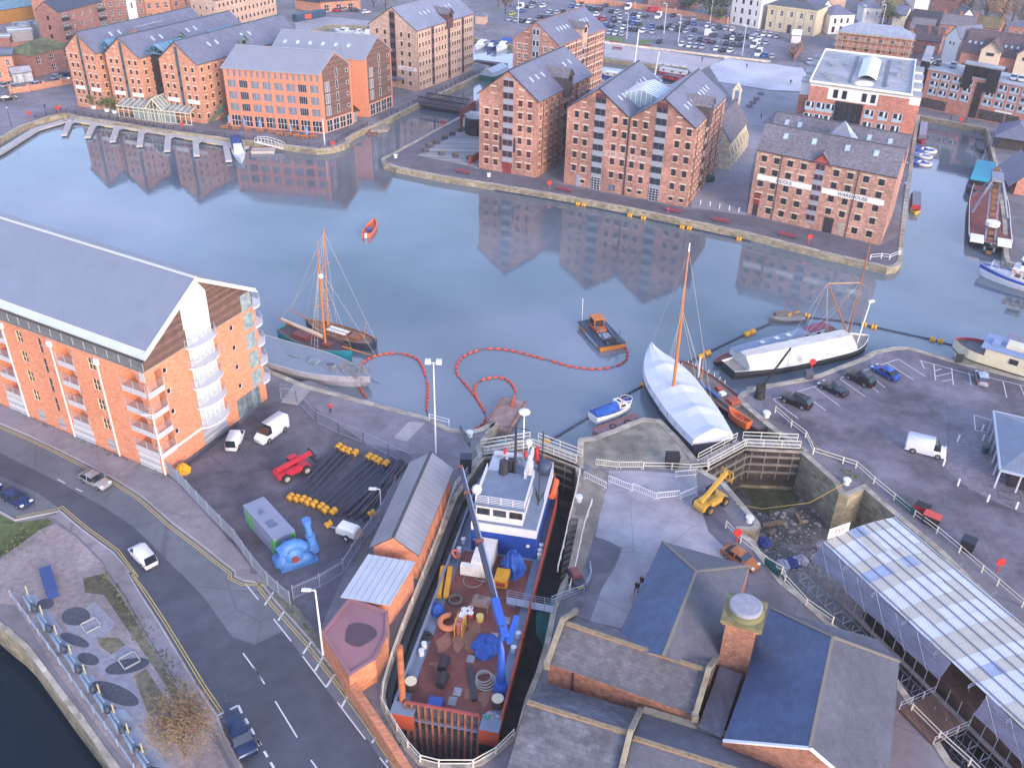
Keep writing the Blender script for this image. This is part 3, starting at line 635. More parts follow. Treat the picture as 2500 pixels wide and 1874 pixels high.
b.lucam(D*.52,3.,.4,3.8,BR_TAN,SLATE2);BK=b
for l in(6,8,10,12,19,20.8,22.6,24.4):b.skylight(l*D/30,.42)
A,Bp=g(1,1898,1420),g(2,235,1500);fr_=g(2,690,620,17.9);Bt=g(2,252,845,17.9)
b=Bld('warehouse','red brick warehouse with red framed loading bay standing left of the double gabled one','warehouse',A,Bp,D=(fr_-Bt).length,far=Bp+(fr_-Bt));W,D=b.W,b.D
rows=[1.5,4.5,7.4,10.3,13.2,16.0];hf=[(W*f,z,1.0,1.45)for z in rows for f in(.13,.29,.70,.86)];hr=[(x,z,.75,1.2)for z in rows for x in cols(10,1.5,D-1.5)]
b.walls(BR_RED,17.9,{'F':[h for h in hf if h[0]>W*.5 or h[1]<16],'R':hr},gable='y',ridge=23.6).roof(SLATE,.45,.4,trim=FR_D)
for h in hf:
 if h[0]>W*.5 or h[1]<16:b.win('F',*h,FR_R)
for h in hr:b.win('R',*h,FR_R)
for f in(.24,.72):b.win('F',W*f,18.4,.95,1.3,FR_R)
b.bay('F',W*.5,2.6,.4,22.0,8,FR_G,FR_R)
b.panel('door','F',W*.5-1.1,W*.5+1.1,0,2.6,FR_R,-.1)
for f in(.38,.62):b.panel('banner','F',W*f-.18,W*f+.18,5.3,8.6,FR_D,-.12,label='tall black banner')
b.bay('R',D*.5,1.6,.3,17.5,6,FR_G,FR_R);b.lucam(D*.5,3.4,1.0,4.2,dirty('4a3e44',.8),SLATE2)
for q_ in(2.5,D*.38,D*.72):b.pipe('R',q_,0,17.6)
for l in(3.2,5.4,7.6,16.5,18.8):b.skylight(l*D/22,.45)
LDW=b
A,Bp,far=g(2,470,1545),g(12,1505,160),g(2,1755,1430)
b=Bld('warehouse','wide red brick warehouse with twin slate gables and faded painted wall lettering','warehouse',A,Bp,far=far);W,D=b.W,b.D;DBL=b
rows=[3.4,6.5,9.6,12.7,15.6];q8=[W*f for f in(.077,.155,.386,.464,.541,.623,.87,.952)]
hf=[(x,z,1.0,1.45)for z in rows for x in q8]+[(x,.9,.9,.8)for x in(W*.155,W*.541,W*.623,W*.87,W*.952)]
hr=[(x,z,.75,1.25)for z in rows+[.8]for x in cols(12,1.3,D-1.2)]
b.walls(BR_RED,17.4,{'F':hf,'R':hr});m=MB()
for k in(0,1):m.face([b.P(W*k/2,0,17.4),b.P(W*(k+1)/2,0,17.4),b.P(W*(k+.5)/2,0,22.6)])
m.build('gable_wall',BR_RED,b.o,world=True)
for h in hf:b.win('F',*h,FR_D if h[1]>1 else FR_D,nx=1)
for h in hr:b.win('R',*h)
DRK=sol('2e2e36')
for k in(0,1):
 s=Bld.__new__(Bld);s.A,s.u,s.v,s.W,s.D,s.o=b.P(W*k/2,0),b.u,b.v,W/2,D,b.o;s.A=V(s.A);s.eave,s.ridge,s.gb=17.4,22.6,'y'
 s.roof(SLATE,.32 if 0 else.02,.4,trim=DRK)
 for l in(3.5,6.0,8.5,17,19.4,21.8)if k==0 else(4.5,7,9.5,16,18.2,20.4,22.6):
  s2=s;o_=s.o.location.copy();s.skylight(l*D/28,.42)
 b.bay('F',W*(.266 if k==0 else.739),2.5,.4,21.4,8,FR_G,FR_D)
 b.panel('gable_panel','F',W*(.266 if k==0 else.739)-1.2,W*(.266 if k==0 else.739)+1.2,20.5,21.6,dirty('5a2f38'),-.12)
 for d in(-3.6,3.6):b.win('F',W*(.25 if k==0 else.75)+d,18.1,.7,.95,FR_D,nx=1)
 if k:s.lucam(D*.38,3.4,.6,4.0,dirty('4a3e44',.8),SLATE2)
gm=MB();gf=MB();vx=W/2;y0,y1,zz=7.0,16.5,20.6
for y in(y0,y1):gm.face([b.P(vx-4.2,y,20.4),b.P(vx+4.2,y,20.4),b.P(vx,y,17.7)])
gm.face([b.P(vx-4.2,y0,20.4),b.P(vx-4.2,y1,20.4),b.P(vx,y1,21.8),b.P(vx,y0,21.8)]);gm.face([b.P(vx+4.2,y0,20.4),b.P(vx+4.2,y1,20.4),b.P(vx,y1,21.8),b.P(vx,y0,21.8)])
gm.face([b.P(vx-4.2,y0,20.4),b.P(vx+4.2,y0,20.4),b.P(vx,y0,21.8)])
for i in range(8):
 y=y0+(y1-y0)*i/7
 for sx in(-1,1):gf.bar(b.P(vx+sx*4.2,y,20.45),b.P(vx,y,21.85),.13)
for i in range(-3,4):gf.bar(b.P(vx+i*1.2,y0-.05,17.9+abs(i)*.7),b.P(vx+i*1.2,y0-.05,21.8-abs(i)*.38),.12)
go=gm.build('valley_glazing',mat('valley glass','8fa9b3',.15,.2,spec=.9),b.o,world=True);gf.build('glazing_bars',FR_W,go,world=True)
b.pipe('F',W/2,0,17.3,.14)
for q_ in(1.8,9,13,18,24):b.pipe('R',q_*D/28,0,17.2)
b.bay('R',D*.38,1.6,.3,17.4,6,FR_G,FR_D)
GH=mat('faded whitewash','b59a92',.95,.18,1.5)
b.board('F',W*.315,W*.475,8.15,9.45,GH,'S. & W. CO.',mat('ghost letters','8d6a62',.95),.9,'painted_sign',-.012)
b.board('F',W*.525,W*.705,8.15,9.45,GH,'BONDED',mat('ghost letters','',0),1.1,'painted_sign',-.012)
for q_ in(.266,.739):
 o=b.win('F',W*q_,.05,2.2,2.9,sol('b7bcc8'),GLASS,3,5,None,'door');o.location-=b.v*.3
b.panel('door','F',W*.105,W*.14,0,2.7,FR_G,-.05)
b.win('F',W*.40,.4,1.9,1.5,FR_G,GLASS,6,3,None).location-=b.v*.2
b=Bld('shed','dark low pitched link building between the two dock warehouses','shed',DBL.P(-1,D*.72),DBL.P(4.5,D*.9),6);b.walls(SLATE2,13,gable='x',ridge=15.5).roof(SLATE,.3,.2)
A,Bp=g(2,1700,1460),g(2,1765,1415);far=g(2,1955,1180)
A=DBL.P(W-5,D+1);Bp=DBL.P(W+2.2,D+1)
STN=mat('chapel stone','d0c6b2',.9,.18,.9,kind='brick',p=(.8,.3),big=.15)
b=Bld('chapel','small pale stone chapel with bellcote and buttresses behind the twin gabled warehouse','chapel',A,Bp,D=20,far=Bp+DBL.v*20);CH=b
hr=[(x,2.2,.9,3.2)for x in cols(6,2,18)]
b.walls(STN,6.8,{'R':hr},gable='y',ridge=11.6).roof(SLATE2,.3,.1)
for h in hr:b.win('R',*h,FR_D,GLASS,2,1,None)
m=MB()
for x in cols(7,.4,19.6):
 p=b.P(b.W,x);q=b.P(b.W+1.0,x);m.bar(p+V((0,0,2.6)),p+V((0,0,0)),.01);m.mesh([b.P(b.W+a,x+c,z)for c in(-.3,.3)for a,z in((0,0),(1.1,0),(1.0,3.2),(0,5.4))],[(0,1,2,3),(7,6,5,4),(1,5,6,2),(2,6,7,3)])
m.build('buttress',STN,b.o,world=True)
m=MB();xm=b.W/2
for a in(-1.0,.6):m.mesh([b.P(xm+a+c,y,z)for z in(10.4,14.2)for c,y in((0,19.2),(.45,19.2),(.45,20.),(0,20.))],[(4,5,6,7),(0,1,5,4),(1,2,6,5),(2,3,7,6),(3,0,4,7)])
m.mesh([b.P(xm+c,y,z)for y in(19.1,20.1)for c,z in((-1.2,14.),(1.2,14.),(0,16.))],[(0,1,2),(5,4,3),(0,3,4,1),(1,4,5,2),(2,5,3,0)])
m.build('bellcote',STN,b.o,world=True)
A,Bp=g(12,2018,215),g(13,1000,478)
b=Bld('warehouse','red brick warehouse with BIDDLE WAREHOUSE on long white boards, at the dock corner','warehouse',A,Bp,D=10,vang=radians(64.5));W=b.W;BID=b
BRB=mat('mottled brick','a88173',.92,.34,1.4,kind='brick',p=(.5,.2),big=.2)
rows=[1.1,3.9,6.6,9.4,12.0];q8=[W*f for f in(.06,.155,.255,.355,.59,.69,.80,.905)]
hf=[(x,z,1.15,1.3)for z in rows for x in q8 if not(z==1.1 and x in(q8[0],q8[5],q8[4]))]
E_,R_=14.3,18.4
b.walls(BRB,E_,{'F':hf},gable='x',ridge=R_).roof(SLATE2,.3,.15,x1=W+.1)
for h in hf:b.win('F',*h,FR_D,nx=2)
for k,(a,e,t_)in enumerate(((.03,.44,'BIDDLE'),(.515,.955,'WAREHOUSE'))):b.board('F',W*a,W*e,8.1,9.2,WHITE,t_,sol('33333a'),1.0)
b.bay('F',W*.475,1.9,1.2,14.2,6,FR_G,FR_R)
m=MB();m.face([b.P(W*.475-1.9,-.25,E_-.4),b.P(W*.475+1.9,-.25,E_-.4),b.P(W*.475,-.25,E_+1.7)]);dm=m.build('dormer',dirty('9c4a40'),b.o,world=True)
m=MB()
for s_ in(-1,1):m.face([b.P(W*.475+2.3*s_,-.5,E_-.5),b.P(W*.475,-.5,E_+1.9),b.P(W*.475,3,E_+1.9),b.P(W*.475+2.3*s_,1,E_-.4)])
m.build('dormer_roof',SLATE2,dm,world=True)
for x in(W*.19,W*.745):b.pipe('F',x,0,E_)
b.panel('door','F',W*.575,W*.645,0,3.3,DRK,-.06);b.panel('door','F',W*.68,W*.715,.3,2.8,dirty('9a968c'),-.06);b.panel('door','F',W*.035,W*.075,0,2.6,DRK,-.06);b.panel('door_panel','F',W*.03,W*.08,2.6,4.9,FR_R,-.06)
for x in(W*.17,W*.38,W*.62,W*.82):b.skylight(x,.5,1.1,1.5,side=-1)
s=Bld.__new__(Bld);s.A,s.u,s.v,s.W,s.D,s.o=V(b.P(0,10.1)),b.u,b.v,W,9.5,b.o
s.walls(BRB,E_,gable='x',ridge=R_,sides='RLK').roof(SLATE2,.05,.15)
for x in(W*.1,W*.2,W*.72,W*.87):s.skylight(x,.5,1.0,1.4,side=-1)
m=MB();c=b.P(W*.54,9.2,R_+2.3);e4=[b.P(W*.54+dx,9.2+dy,R_-1.6)for dx,dy in((-3,-2.2),(3,-2.2),(3,3),(-3,3))]
for i in range(4):m.mi(0 if i!=1 else 1).face([e4[i],e4[(i+1)%4],c])
m.build('pyramid_rooflight',[mat('pale slate','',0),mat('rooflight glass','',0)],b.o,world=True)
# ================================================================ BUILDINGS: background town
LBLUE=sol('9db4c4',.5)
def bluewin(w=2.3,h=2.2):
 k=('bw',w,h)
 if k not in _W:
  m=MB();m.mi(0).box(-w/2,w/2,.05,.12,0,h);m.mi(1).box(-w*.4,-w*.02,.03,.06,h*.42,h*.95);m.box(w*.2,w*.42,.03,.06,h*.3,h*.95);m.mi(2).box(w*.02,w*.18,.03,.06,h*.5,h*.95)
  _W[k]=m.data('window',[LBLUE,GLASS,FR_W])
 return _W[k]
def bw(b,side,q,z,w=2.3,h=2.2):
 o=link('window',bluewin(w,h),b.o);o.location=b.on(side,q,z,-.12)-b.A;o.rotation_euler=(0,0,b.rz(side))
BR_PK=mat('pink red brick','ad786a',.9,.15,1,kind='brick',p=(.5,.2),big=.08)
ROOFW=mat('pale flat roof','999ba2',.8,.12,.3,big=.2)
BLACK=mat('black cladding','202027',.6,.3,1,kind='boards',p=(.6,0))
Z=16.5
A,Bp,fr_=g(3,415,700,Z),g(3,1255,815,Z),g(3,1290,525,Z)
b=Bld('apartment_block','flat roofed white and brick apartment block with white tent canopy on its roof','apartment block',A,Bp,far=fr_,vang=None);W,D=b.W,b.D
b.walls(BR_PK,13.2);b.walls(WHITE,Z,z0=13.2,name='penthouse_wall')
b.panel('flat_roof','F',-.4,W+.4,Z,Z+.25,ROOFW,-.4,D+.8)
m=MB()
for y in(-.35,D+.1):m.bar(b.P(-.4,y,Z+.5),b.P(W+.4,y,Z+.5),.3,.5)
for x in(-.35,W+.1):m.bar(b.P(x,0,Z+.5),b.P(x,D,Z+.5),.3,.5)
m.build('parapet',WHITE,b.o,world=True)
for x in(W*.27,W*.36,W*.56,W*.65):
 b.win('F',x,13.7,1.1,2.0,FR_D,lint=None).location-=b.v*.2
for x,y0,y1 in((W*.05,W*.0,W*.19),(W*.9,W*.7,W)):
 b.panel('brick_front','F',y0,y1,13.0,15.9,BR_PK,-.1,.1);bw(b,'F',(y0+y1)/2,13.2)
b.panel('black_bay','F',W*.29,W*.57,0,13,BLACK,-.3,.3)
for i in range(4):b.panel('strip_window','F',W*(.31+.06*i),W*(.345+.06*i),8.5,12.5,mat('window glass','',0),-.34)
for z in(9.9,6.9,3.9,.9):
 for x in(W*.03,W*.14,W*.24,W*.64,W*.78,W*.92):bw(b,'F',x,z)
for i in range(4):
 for sd in 'LR':
  y=D*(.12+.24*i);q=(D-y)if sd=='L' else y;o0=-2.6
  k=MB();pts=[b.on(sd,q-2.3,0,o0),b.on(sd,q+2.3,0,o0),b.on(sd,q+2.3,0,.3),b.on(sd,q-2.3,0,.3)]
  if sd=='L':pts=pts
  k.mi(0).prism(pts,0,12.8 if sd=='L' else 14);k.mi(1).prism([p+(p-sum(pts,V())/4)*-.06 for p in pts],12.8,15.9 if sd=='L' else 16)
  k.mi(2).prism([p+(p-sum(pts,V())/4)*.04 for p in pts],15.9,16.3)
  k.build('side_bay',[BR_PK,WHITE,ROOFW],b.o,world=True)
  b.panel('bay_window',sd,q-1.2,q-.3,13.4,15.2,GLASS,o0-.12)
c=[b.P(x,y,Z)for x,y in((W*.43,D*.28),(W*.66,D*.28),(W*.66,D*.92),(W*.43,D*.92))]
k=MB();n=6;G_=[[b.P(W*(.44+.2*i/n),D*(.24+.6*j/n),Z+.5+2.1*sin(pi*i/n)*(1-.55*(abs(j/n-.5)*2)**2))for i in range(n+1)]for j in range(n+1)]
for j in range(n):
 for i in range(n):k.face([G_[j][i],G_[j][i+1],G_[j+1][i+1],G_[j+1][i]])
k.build('tent_canopy',dirty('d8dcd8',.6,.05),b.o,True,True)
for x0,x1 in((.36,.39),(.71,.745)):b.panel('roof_channel','F',W*x0,W*x1,Z+.25,Z+.4,dirty('5d626c'),D*.12,D*.8)
k=MB();rq=random.Random(6)
for i in range(16):x,y=rq.choice((rq.uniform(.06,.34),rq.uniform(.76,.94)))*W,rq.uniform(.08,.92)*D;s=rq.uniform(.3,.9);k.prism([b.P(x-s,y-s),b.P(x+s,y-s),b.P(x+s,y+s),b.P(x-s,y+s)],Z+.25,Z+rq.uniform(.4,1.2))
k.build('roof_plant',dirty('8d9098',.6,.3),b.o,world=True)
k=MB();k.ball(b.P(W*.52,D*.1,Z+.5),2.6,1.2,.8);k.build('roof_dome',WHITE,b.o,True,True)
A=g(3,1325,905);Bq=g(3,2211,1090);b=Bld('apartment_block','long brick apartment block with pale blue window panels above the quay shops','apartment block',A,A+(Bq-A)*1.35,D=13,vang=radians(62));W=b.W
H_=ht(A,3,1390,590);HB=b;b.walls(BR_PK,H_)
st=(H_-4.0)/3;w1=(Bq-A).length
fx=[.085,.185,.29,.40,.61,.715,.82,.93,1.04,1.15,1.26]
for r_ in range(3):
 for f in fx:bw(b,'F',w1*f,4.0+r_*st,2.5,st*.82)
for f in(.05,.17,.6,.72,.85):b.panel('shop_window','F',w1*f-1.2,w1*f+2.4,.3,3,mat('shop glass','4a4648',.15,.6,1.2),-.06)
b.panel('stair_glazing','F',w1*.475,w1*.55,.2,H_-.8,mat('dark glazing','',0),-.1)
b.panel('flat_roof','F',-.2,W,H_,H_+.3,ROOFW,-.2,13.4)
for f0,f1 in((.33,.42),(.55,.66)):b.panel('black_box','F',w1*f0,w1*f1,H_-3,H_+3.2,BLACK,-.5,4);
b.panel('black_box_roof','F',w1*.32,w1*.68,H_+3.2,H_+3.6,ROOFW,.5,4);b.panel('rooftop_flat','F',w1*.42,w1*.55,H_+.3,H_+3.2,mat('dark glazing','',0),.8,3)
b.board('F',w1*.70,w1*.86,3.1,3.6,WHITE)
b=Bld('apartment_block','black clad narrow block in the gap between the two brick apartment blocks','apartment block',g(3,1255,885),g(3,1325,900),D=22,vang=radians(66));b.walls(BLACK,H_+2);b.panel('flat_roof','F',0,b.W,H_+2,H_+2.2,ROOFW,0,22)
BROWN=mat('brown tiles','5c5054',.9,.25,1.2,kind='slate',p=(.6,.4),big=.2);RENDW=dirty('d5d2cf',.8,.05);CREAMW=mat('cream stone','c4b69c',.9,.07,.7,big=.06)
def cot(name,label,cat,t,x0,y0,x1,y1,D,e,r,wm,rm,ax='x',wins=(),side=(),vg=.2,ov=.25,hip=False,z0=0,fr=None):
 b=Bld(name,label,cat,g(t,x0,y0),g(t,x1,y1),D=D,vang=None)
 h=[(b.W*f,z,w,hh)for f,z,w,hh in wins];hs=[(D*f,z,w,hh)for f,z,w,hh in side]
 b.walls(wm,e,{'F':h,'R':hs,'L':hs},gable=None if hip else ax,ridge=r)
 if hip:
  m=MB();q=[b.P(-ov,-ov,e),b.P(b.W+ov,-ov,e),b.P(b.W+ov,D+ov,e),b.P(-ov,D+ov,e)];i_=min(b.W,D)/2
  a,c=(b.P(i_,D/2,r),b.P(b.W-i_,D/2,r))if b.W>=D else(b.P(b.W/2,i_,r),b.P(b.W/2,D-i_,r))
  if b.W>=D:m.face([q[0],q[1],c,a]);m.face([q[1],q[2],c]);m.face([q[2],q[3],a,c]);m.face([q[3],q[0],a])
  else:m.face([q[0],q[1],a]);m.face([q[1],q[2],c,a]);m.face([q[2],q[3],c]);m.face([q[3],q[0],a,c])
  m.face(q[::-1]);m.build('roof',rm,b.o,world=True);b.eave,b.ridge,b.gb=e,r,ax
 else:b.roof(rm,ov,vg)
 for q_ in h:b.win('F',*q_,fr or FR_W,lint=None)
 for q_ in hs:b.win('R',*q_,fr or FR_W,lint=None)
 return b
def flat(b,e,m=ROOFW):b.panel('flat_roof','F',-.3,b.W+.3,e,e+.3,m,-.3,b.D+.6)
def chim(b,x,y,z,h=1.6,m=None):
 k=MB();k.mesh([b.P(x+dx,y+dy,zz)for zz in(z-1.5,z+h)for dx,dy in((-.5,-.35),(.5,-.35),(.5,.35),(-.5,.35))],[(4,5,6,7),(0,1,5,4),(1,2,6,5),(2,3,7,6),(3,0,4,7)]);k.mi(1)
 for dx in(-.25,.25):k.cyl(b.P(x+dx,y,z+h),b.P(x+dx,y,z+h+.4),.13,n=6)
 k.build('chimney',[m or BR_DK,sol('a0604a')],b.o,world=True)
W2x=lambda n,zs,w=1.0,h=1.5:[(.5/n+i/n,z,w,h)for z in zs for i in range(n)]
b=cot('civic_building','wide cream stone civic building with dark lead roof beside the far car park','civic building',3,20,252,432,310,13,9.5,11,CREAMW,mat('lead roof','4a505a',.7,.1,.4),'x',W2x(5,(1.3,5.8),1.2,1.9),hip=True)
b.panel('door','F',b.W*.46,b.W*.54,0,3,DRK,-.1);b.panel('cornice','F',-.2,b.W+.2,8.6,9.0,CREAMW,-.25,.25)
for f in cols(6,.02,.98):b.panel('pilaster','F',b.W*f-.25,b.W*f+.25,0,8.6,CREAMW,-.15,.15)
b=cot('townhouse','tall white three storey townhouse with flat roof at the end of the brick wall','house',2,1868,200,2108,246,11,11.2,12,RENDW,DRK,'x',[(f,z,w,h)for z,h in((.8,2.2),(4.6,2.0),(8.2,1.8))for f,w in((.14,.7),(.38,1.2),(.64,1.2),(.86,.7))],hip=True,fr=FR_D)
b=cot('house','white rendered gabled house behind the cream civic building','house',3,470,230,565,200,8,6.5,9.5,RENDW,SLATE,'y',W2x(2,(1,4),.8,1.2))
b=cot('villa','white villa with grey hipped roof and arched windows at the street corner','house',3,552,290,755,285,10,7,10,RENDW,SLATE,'x',[(f,4,1,1.7)for f in(.22,.48,.74)]+[(f,.6,1.3,2.2)for f in(.2,.5,.8)],hip=True,fr=FR_D)
b=cot('house','white house with dark hipped roof beyond the scaffolded terrace','house',3,838,200,988,205,9,6,9,RENDW,SLATE,'x',W2x(2,(3.5,),.8,1.2),hip=True)
b=cot('cottage','small cream gabled cottage with two small windows beside a dark evergreen','house',3,1088,235,1190,248,9,5.2,8,dirty('cfc7b0',.8,.05),SLATE,'x',[(.35,3.2,.6,1),(.55,3.2,.6,1)])
b=cot('office_block','tall plain white slab block at the top right of the town','block',3,1262,150,1480,140,9,17,17.2,RENDW,ROOFW,'x',());flat(b,17)
b=cot('brick_block','flat roofed red brick block with two round white windows on its end','block',3,1408,150,1600,180,14,8,8.2,BR_DK,SLATE2,'x',[(.06,2,1,1),(.06,5,1,1)]);flat(b,8,SLATE2)
b=cot('terrace','low brick terrace row with grey roof beside the plain white slab block','terrace',3,1170,132,1350,145,8,4.5,6.5,BR_PK,SLATE,'x',W2x(6,(1.3,),1,1.4))
b=cot('shed','long low dark roofed shed behind the terraced houses','shed',3,1215,250,1490,285,16,3.5,6.5,BR_DK,mat('dark tiles','3c383f',.9,.2,1,big=.2),'x')
b=cot('terrace','brick terrace with grey slate roof and tall chimneys behind the white gabled house','terrace',3,1470,330,1755,365,9,5.5,8.6,BR_OR,SLATE2,'x',W2x(6,(1,3.5),.9,1.2));[chim(b,b.W*f,4.5,8.4)for f in(.03,.5,.97)]
b=cot('terrace','brick terrace with moss patched brown roof at the upper right','terrace',3,1760,350,1965,380,9,5.5,8.8,BR_OR,mat('mossy tiles','6b6046',.95,.3,.5,big=.2),'x',W2x(4,(1,3.5),.9,1.2));chim(b,b.W*.95,4.5,8.6)
b=cot('house','navy roofed house with small white gable among the terraces','house',3,1640,265,1770,270,9,5,8.4,RENDW,mat('navy slate','3d4458',.6,.15,.6,kind='slate',p=(.6,.4)),'y',())
b=cot('house','tall white rendered gabled house with slate roof beside the brown roofed hall','house',3,1500,540,1610,575,11,9.5,13,RENDW,SLATE,'y',[(.35,7,.7,1.1),(.62,7,.7,1.1)],fr=FR_D)
b=cot('hall','large brown tiled hall with two white gabled dormer pavilions behind the quay block','hall',3,1640,600,2260,690,15,6.5,12.5,BR_PK,BROWN,'x',W2x(7,(.5,),1.6,2.6))
for f in(.40,.88):
 m=MB();x=b.W*f;P=b.P
 m.face([P(x-3,-2.2,2),P(x+3,-2.2,2),P(x+3,-2.2,8.5),P(x,-2.2,11.2),P(x-3,-2.2,8.5)])
 for sx in(-3,3):m.face([P(x+sx,-2.2,2),P(x+sx,5,2),P(x+sx,5,8.5),P(x+sx,-2.2,8.5)])
 pv=m.build('dormer_pavilion',dirty('d2bfa8',.8,.05),b.o,world=True);m=MB()
 for sx in(-1,1):m.face([P(x+3.6*sx,-2.8,8.1),P(x,-2.8,11.5),P(x,7,11.5),P(x+3.6*sx,7,8.1)]);m.bar(P(x+3.6*sx,-2.8,8.0),P(x,-2.8,11.5),.3,.3)
 m.build('dormer_roof',[BROWN],pv,world=True);b.panel('louvre','F',x-1.2,x+1.2,6.6,7.6,DRK,-2.3)
for f in(.06,.14,.22,.55,.63,.71):b.skylight(b.W*f,.35,.8,1.1,side=-1)
b=cot('house','brick house with dark hipped roof and white windows at the right edge','house',3,2050,380,2300,420,12,7,10.5,BR_OR,SLATE,'x',[(.25,3.8,1.2,1.6),(.5,3.8,1.2,1.6)],hip=True)
b=cot('house','small brown roofed brick house beside the scaffolded terrace','house',3,1235,440,1480,470,10,4.5,8.6,BR_PK,BROWN,'x',W2x(3,(1.5,),1.2,1.4));[chim(b,b.W*f,2.5,8)for f in(.5,.85)]
b=cot('house','low house with grey patched roof behind the small brown roofed one','house',3,1225,340,1420,362,8,4.2,7.6,BR_PK,SLATE2,'x',W2x(3,(1.5,),1,1.2))
b=cot('tower_block','plain tan brick block end on at the top of the street','block',3,550,110,690,105,8,11,11.2,BR_TAN,SLATE,'x');flat(b,11)
b=cot('house','white three storey house at the top centre of the town, end of the lane','house',3,862,85,1025,110,10,8,10.5,RENDW,SLATE,'x',W2x(3,(1,4.5),.9,1.3))
b=cot('house','old brick house with tiled roof behind the white hipped house','house',3,820,130,985,140,8,4.5,7.5,BR_OR,BROWN,'x')
b=cot('house','tan brick office with rows of windows at the top right edge of the town','office',3,1480,55,1650,75,9,9,11,BR_TAN,SLATE,'x',W2x(8,(2.5,5.5),.8,1.5),fr=FR_D)
b=cot('house','red brick gabled house among bare trees at the top right','house',3,1890,90,2080,110,9,7.5,11,BR_OR,BROWN,'x',W2x(3,(4,),1,1.4))
b=cot('house','green patched roof cottage between the white houses','house',3,1010,150,1150,165,8,4.2,7.4,BR_OR,mat('mossy tiles','',0),'x')
b=cot('terrace','terrace of brick houses with blue slate roofs behind the civic building','terrace',3,120,20,540,50,9,6,9,BR_OR,SLATE,'x',W2x(8,(1,3.8),.9,1.3));[chim(b,b.W*f,4.5,8.8)for f in(.2,.5,.8)]
b=cot('villa','red brick villa with pale bays behind the brick garden wall','house',2,1180,70,1600,75,12,7,11,BR_DK,SLATE,'x',W2x(6,(1,4.2),1.2,1.8),hip=True)
b=cot('terrace','brick terrace wrapped in scaffolding lifts behind the flat roofed white block','terrace',3,620,430,1235,500,11,6.4,9.6,BR_OR,mat('sheeted roof','8f97a8',.5,.15,.5),'x',W2x(6,(1,3.9),1.2,1.5),hip=True,fr=FR_D)
k=MB();pk=MB()
for x in cols(14,0,b.W):
 for y in(-.6,-1.7):k.cyl(b.P(x,y,0),b.P(x,y,9),.06,n=5)
for z in(2.2,4.4,6.6):
 pk.mesh([b.P(x,y,z+dz)for dz in(0,.12)for x,y in((-1,-.5),(b.W+1,-.5),(b.W+1,-1.8),(-1,-1.8))],[(0,1,2,3),(4,5,6,7),(0,1,5,4),(2,3,7,6)])
 for dz in(.6,1.1):k.bar(b.P(-1,-1.75,z+dz),b.P(b.W+1,-1.75,z+dz),.07)
sc=thing('scaffold','tube scaffolding with plank lifts against the brick terrace','scaffolding',b.P(0,-1));k.build('tubes',sol('a9a9ae',.4),sc,world=True);pk.build('planks',dirty('b59a78',.8),sc,world=True)
# -------------------------------------------------- top left cluster
b=cot('apartment_block','red brick apartment block with white balcony windows and navy roof behind the leftmost warehouse','apartment block',0,560,440,920,330,9,12.5,15.5,BR_DK,mat('navy slate','',0),'x',W2x(5,(1,3.9,6.8,9.7),1.1,1.4),side=[(.5,z,1,1.4)for z in(1,3.9,6.8,9.7)])
for z in(1.2,4.1,7.,9.9):
 for f in(.12,.93):b.panel('balcony','F',b.W*f-1.4,b.W*f+1.4,z-.3,z+.6,DRK,-1.0,1.0);b.win('F',b.W*f,z,2.0,2.1,FR_W,GLASS,3,2,None).location-=b.v*.25
b=cot('house','dark red brick mill building with orange back wall behind the apartment block','mill',0,470,270,860,180,9,13,16,BR_OR,SLATE,'x')
b=cot('mill','red brick mill with plain white stair strip at the top left','mill',0,880,260,1250,230,12,15,18,BR_DK,SLATE,'x',W2x(6,(2,5,8,11),1.1,1.7))
b.panel('white_strip','F',b.W*.60,b.W*.81,0,16.5,WHITE,-.3);b.panel('strip_window','F',b.W*.69,b.W*.73,7,9,DRK,-.36)
b=cot('mill','red brick gabled mill end with white arched windows at the top left','mill',0,1250,210,1460,190,14,14,17.5,BR_OR,SLATE,'y',W2x(3,(2,5.5,9,12),1.2,2.0))
b=cot('mill','low brick mill range with pale sash windows above the warehouse roofs','mill',0,1460,150,1800,110,9,8,10,BR_OR,SLATE,'x',W2x(4,(4,),1.2,1.9))
b=cot('warehouse','brick warehouse with brown hoist dormer and slate roof behind the malt warehouses','warehouse',0,1640,260,1850,290,34,11.5,15.5,BR_TAN,SLATE,'y',W2x(4,(2,5,8),.7,1.1),fr=FR_D)
for z in(3,6,9):
 for y in cols(14,2,32):b.win('R',y,z,.7,1.2,FR_D,GLASS,1,1,None).location+=b.u*.2
b.lucam(22,3.2,.8,3.6,dirty('6a4a3c'),SLATE2)
b=cot('house','mossy hip roofed brick house with white sash windows left of the warehouses','house',0,305,655,645,560,11,6.4,9.2,BR_DK,mat('mossy slates','5d6248',.95,.35,.5,kind='slate',p=(.6,.4),big=.3),'x',[(f,3.6,1.5,2.1)for f in(.15,.47,.83)]+[(f,.6,1.4,2)for f in(.47,.83)],hip=True,ov=.5)
b=cot('house','orange brick flat roofed house at the left edge with a glass porch','house',0,-160,700,150,680,10,7.2,7.4,BR_OR,SLATE,'x',[(f,z,1,1.9)for z in(1,4.4)for f in(.55,.85)]);flat(b,7.2,DRK)
b=cot('porch','white framed glass porch in front of the orange brick house','porch',0,120,705,285,685,5,2.8,4,mat('porch glass','b5bcc2',.3,.3,1,kind='boards',p=(.7,0)),mat('grey lead','9a98a2',.6),'x')
b=cot('shed','long ochre boarded shed with green roof edge at the far left','shed',0,-60,215,350,150,14,4.6,6.5,mat('ochre boards','93672c',.8,.12,.5),mat('green sheet roof','5d7e90',.5),'x')
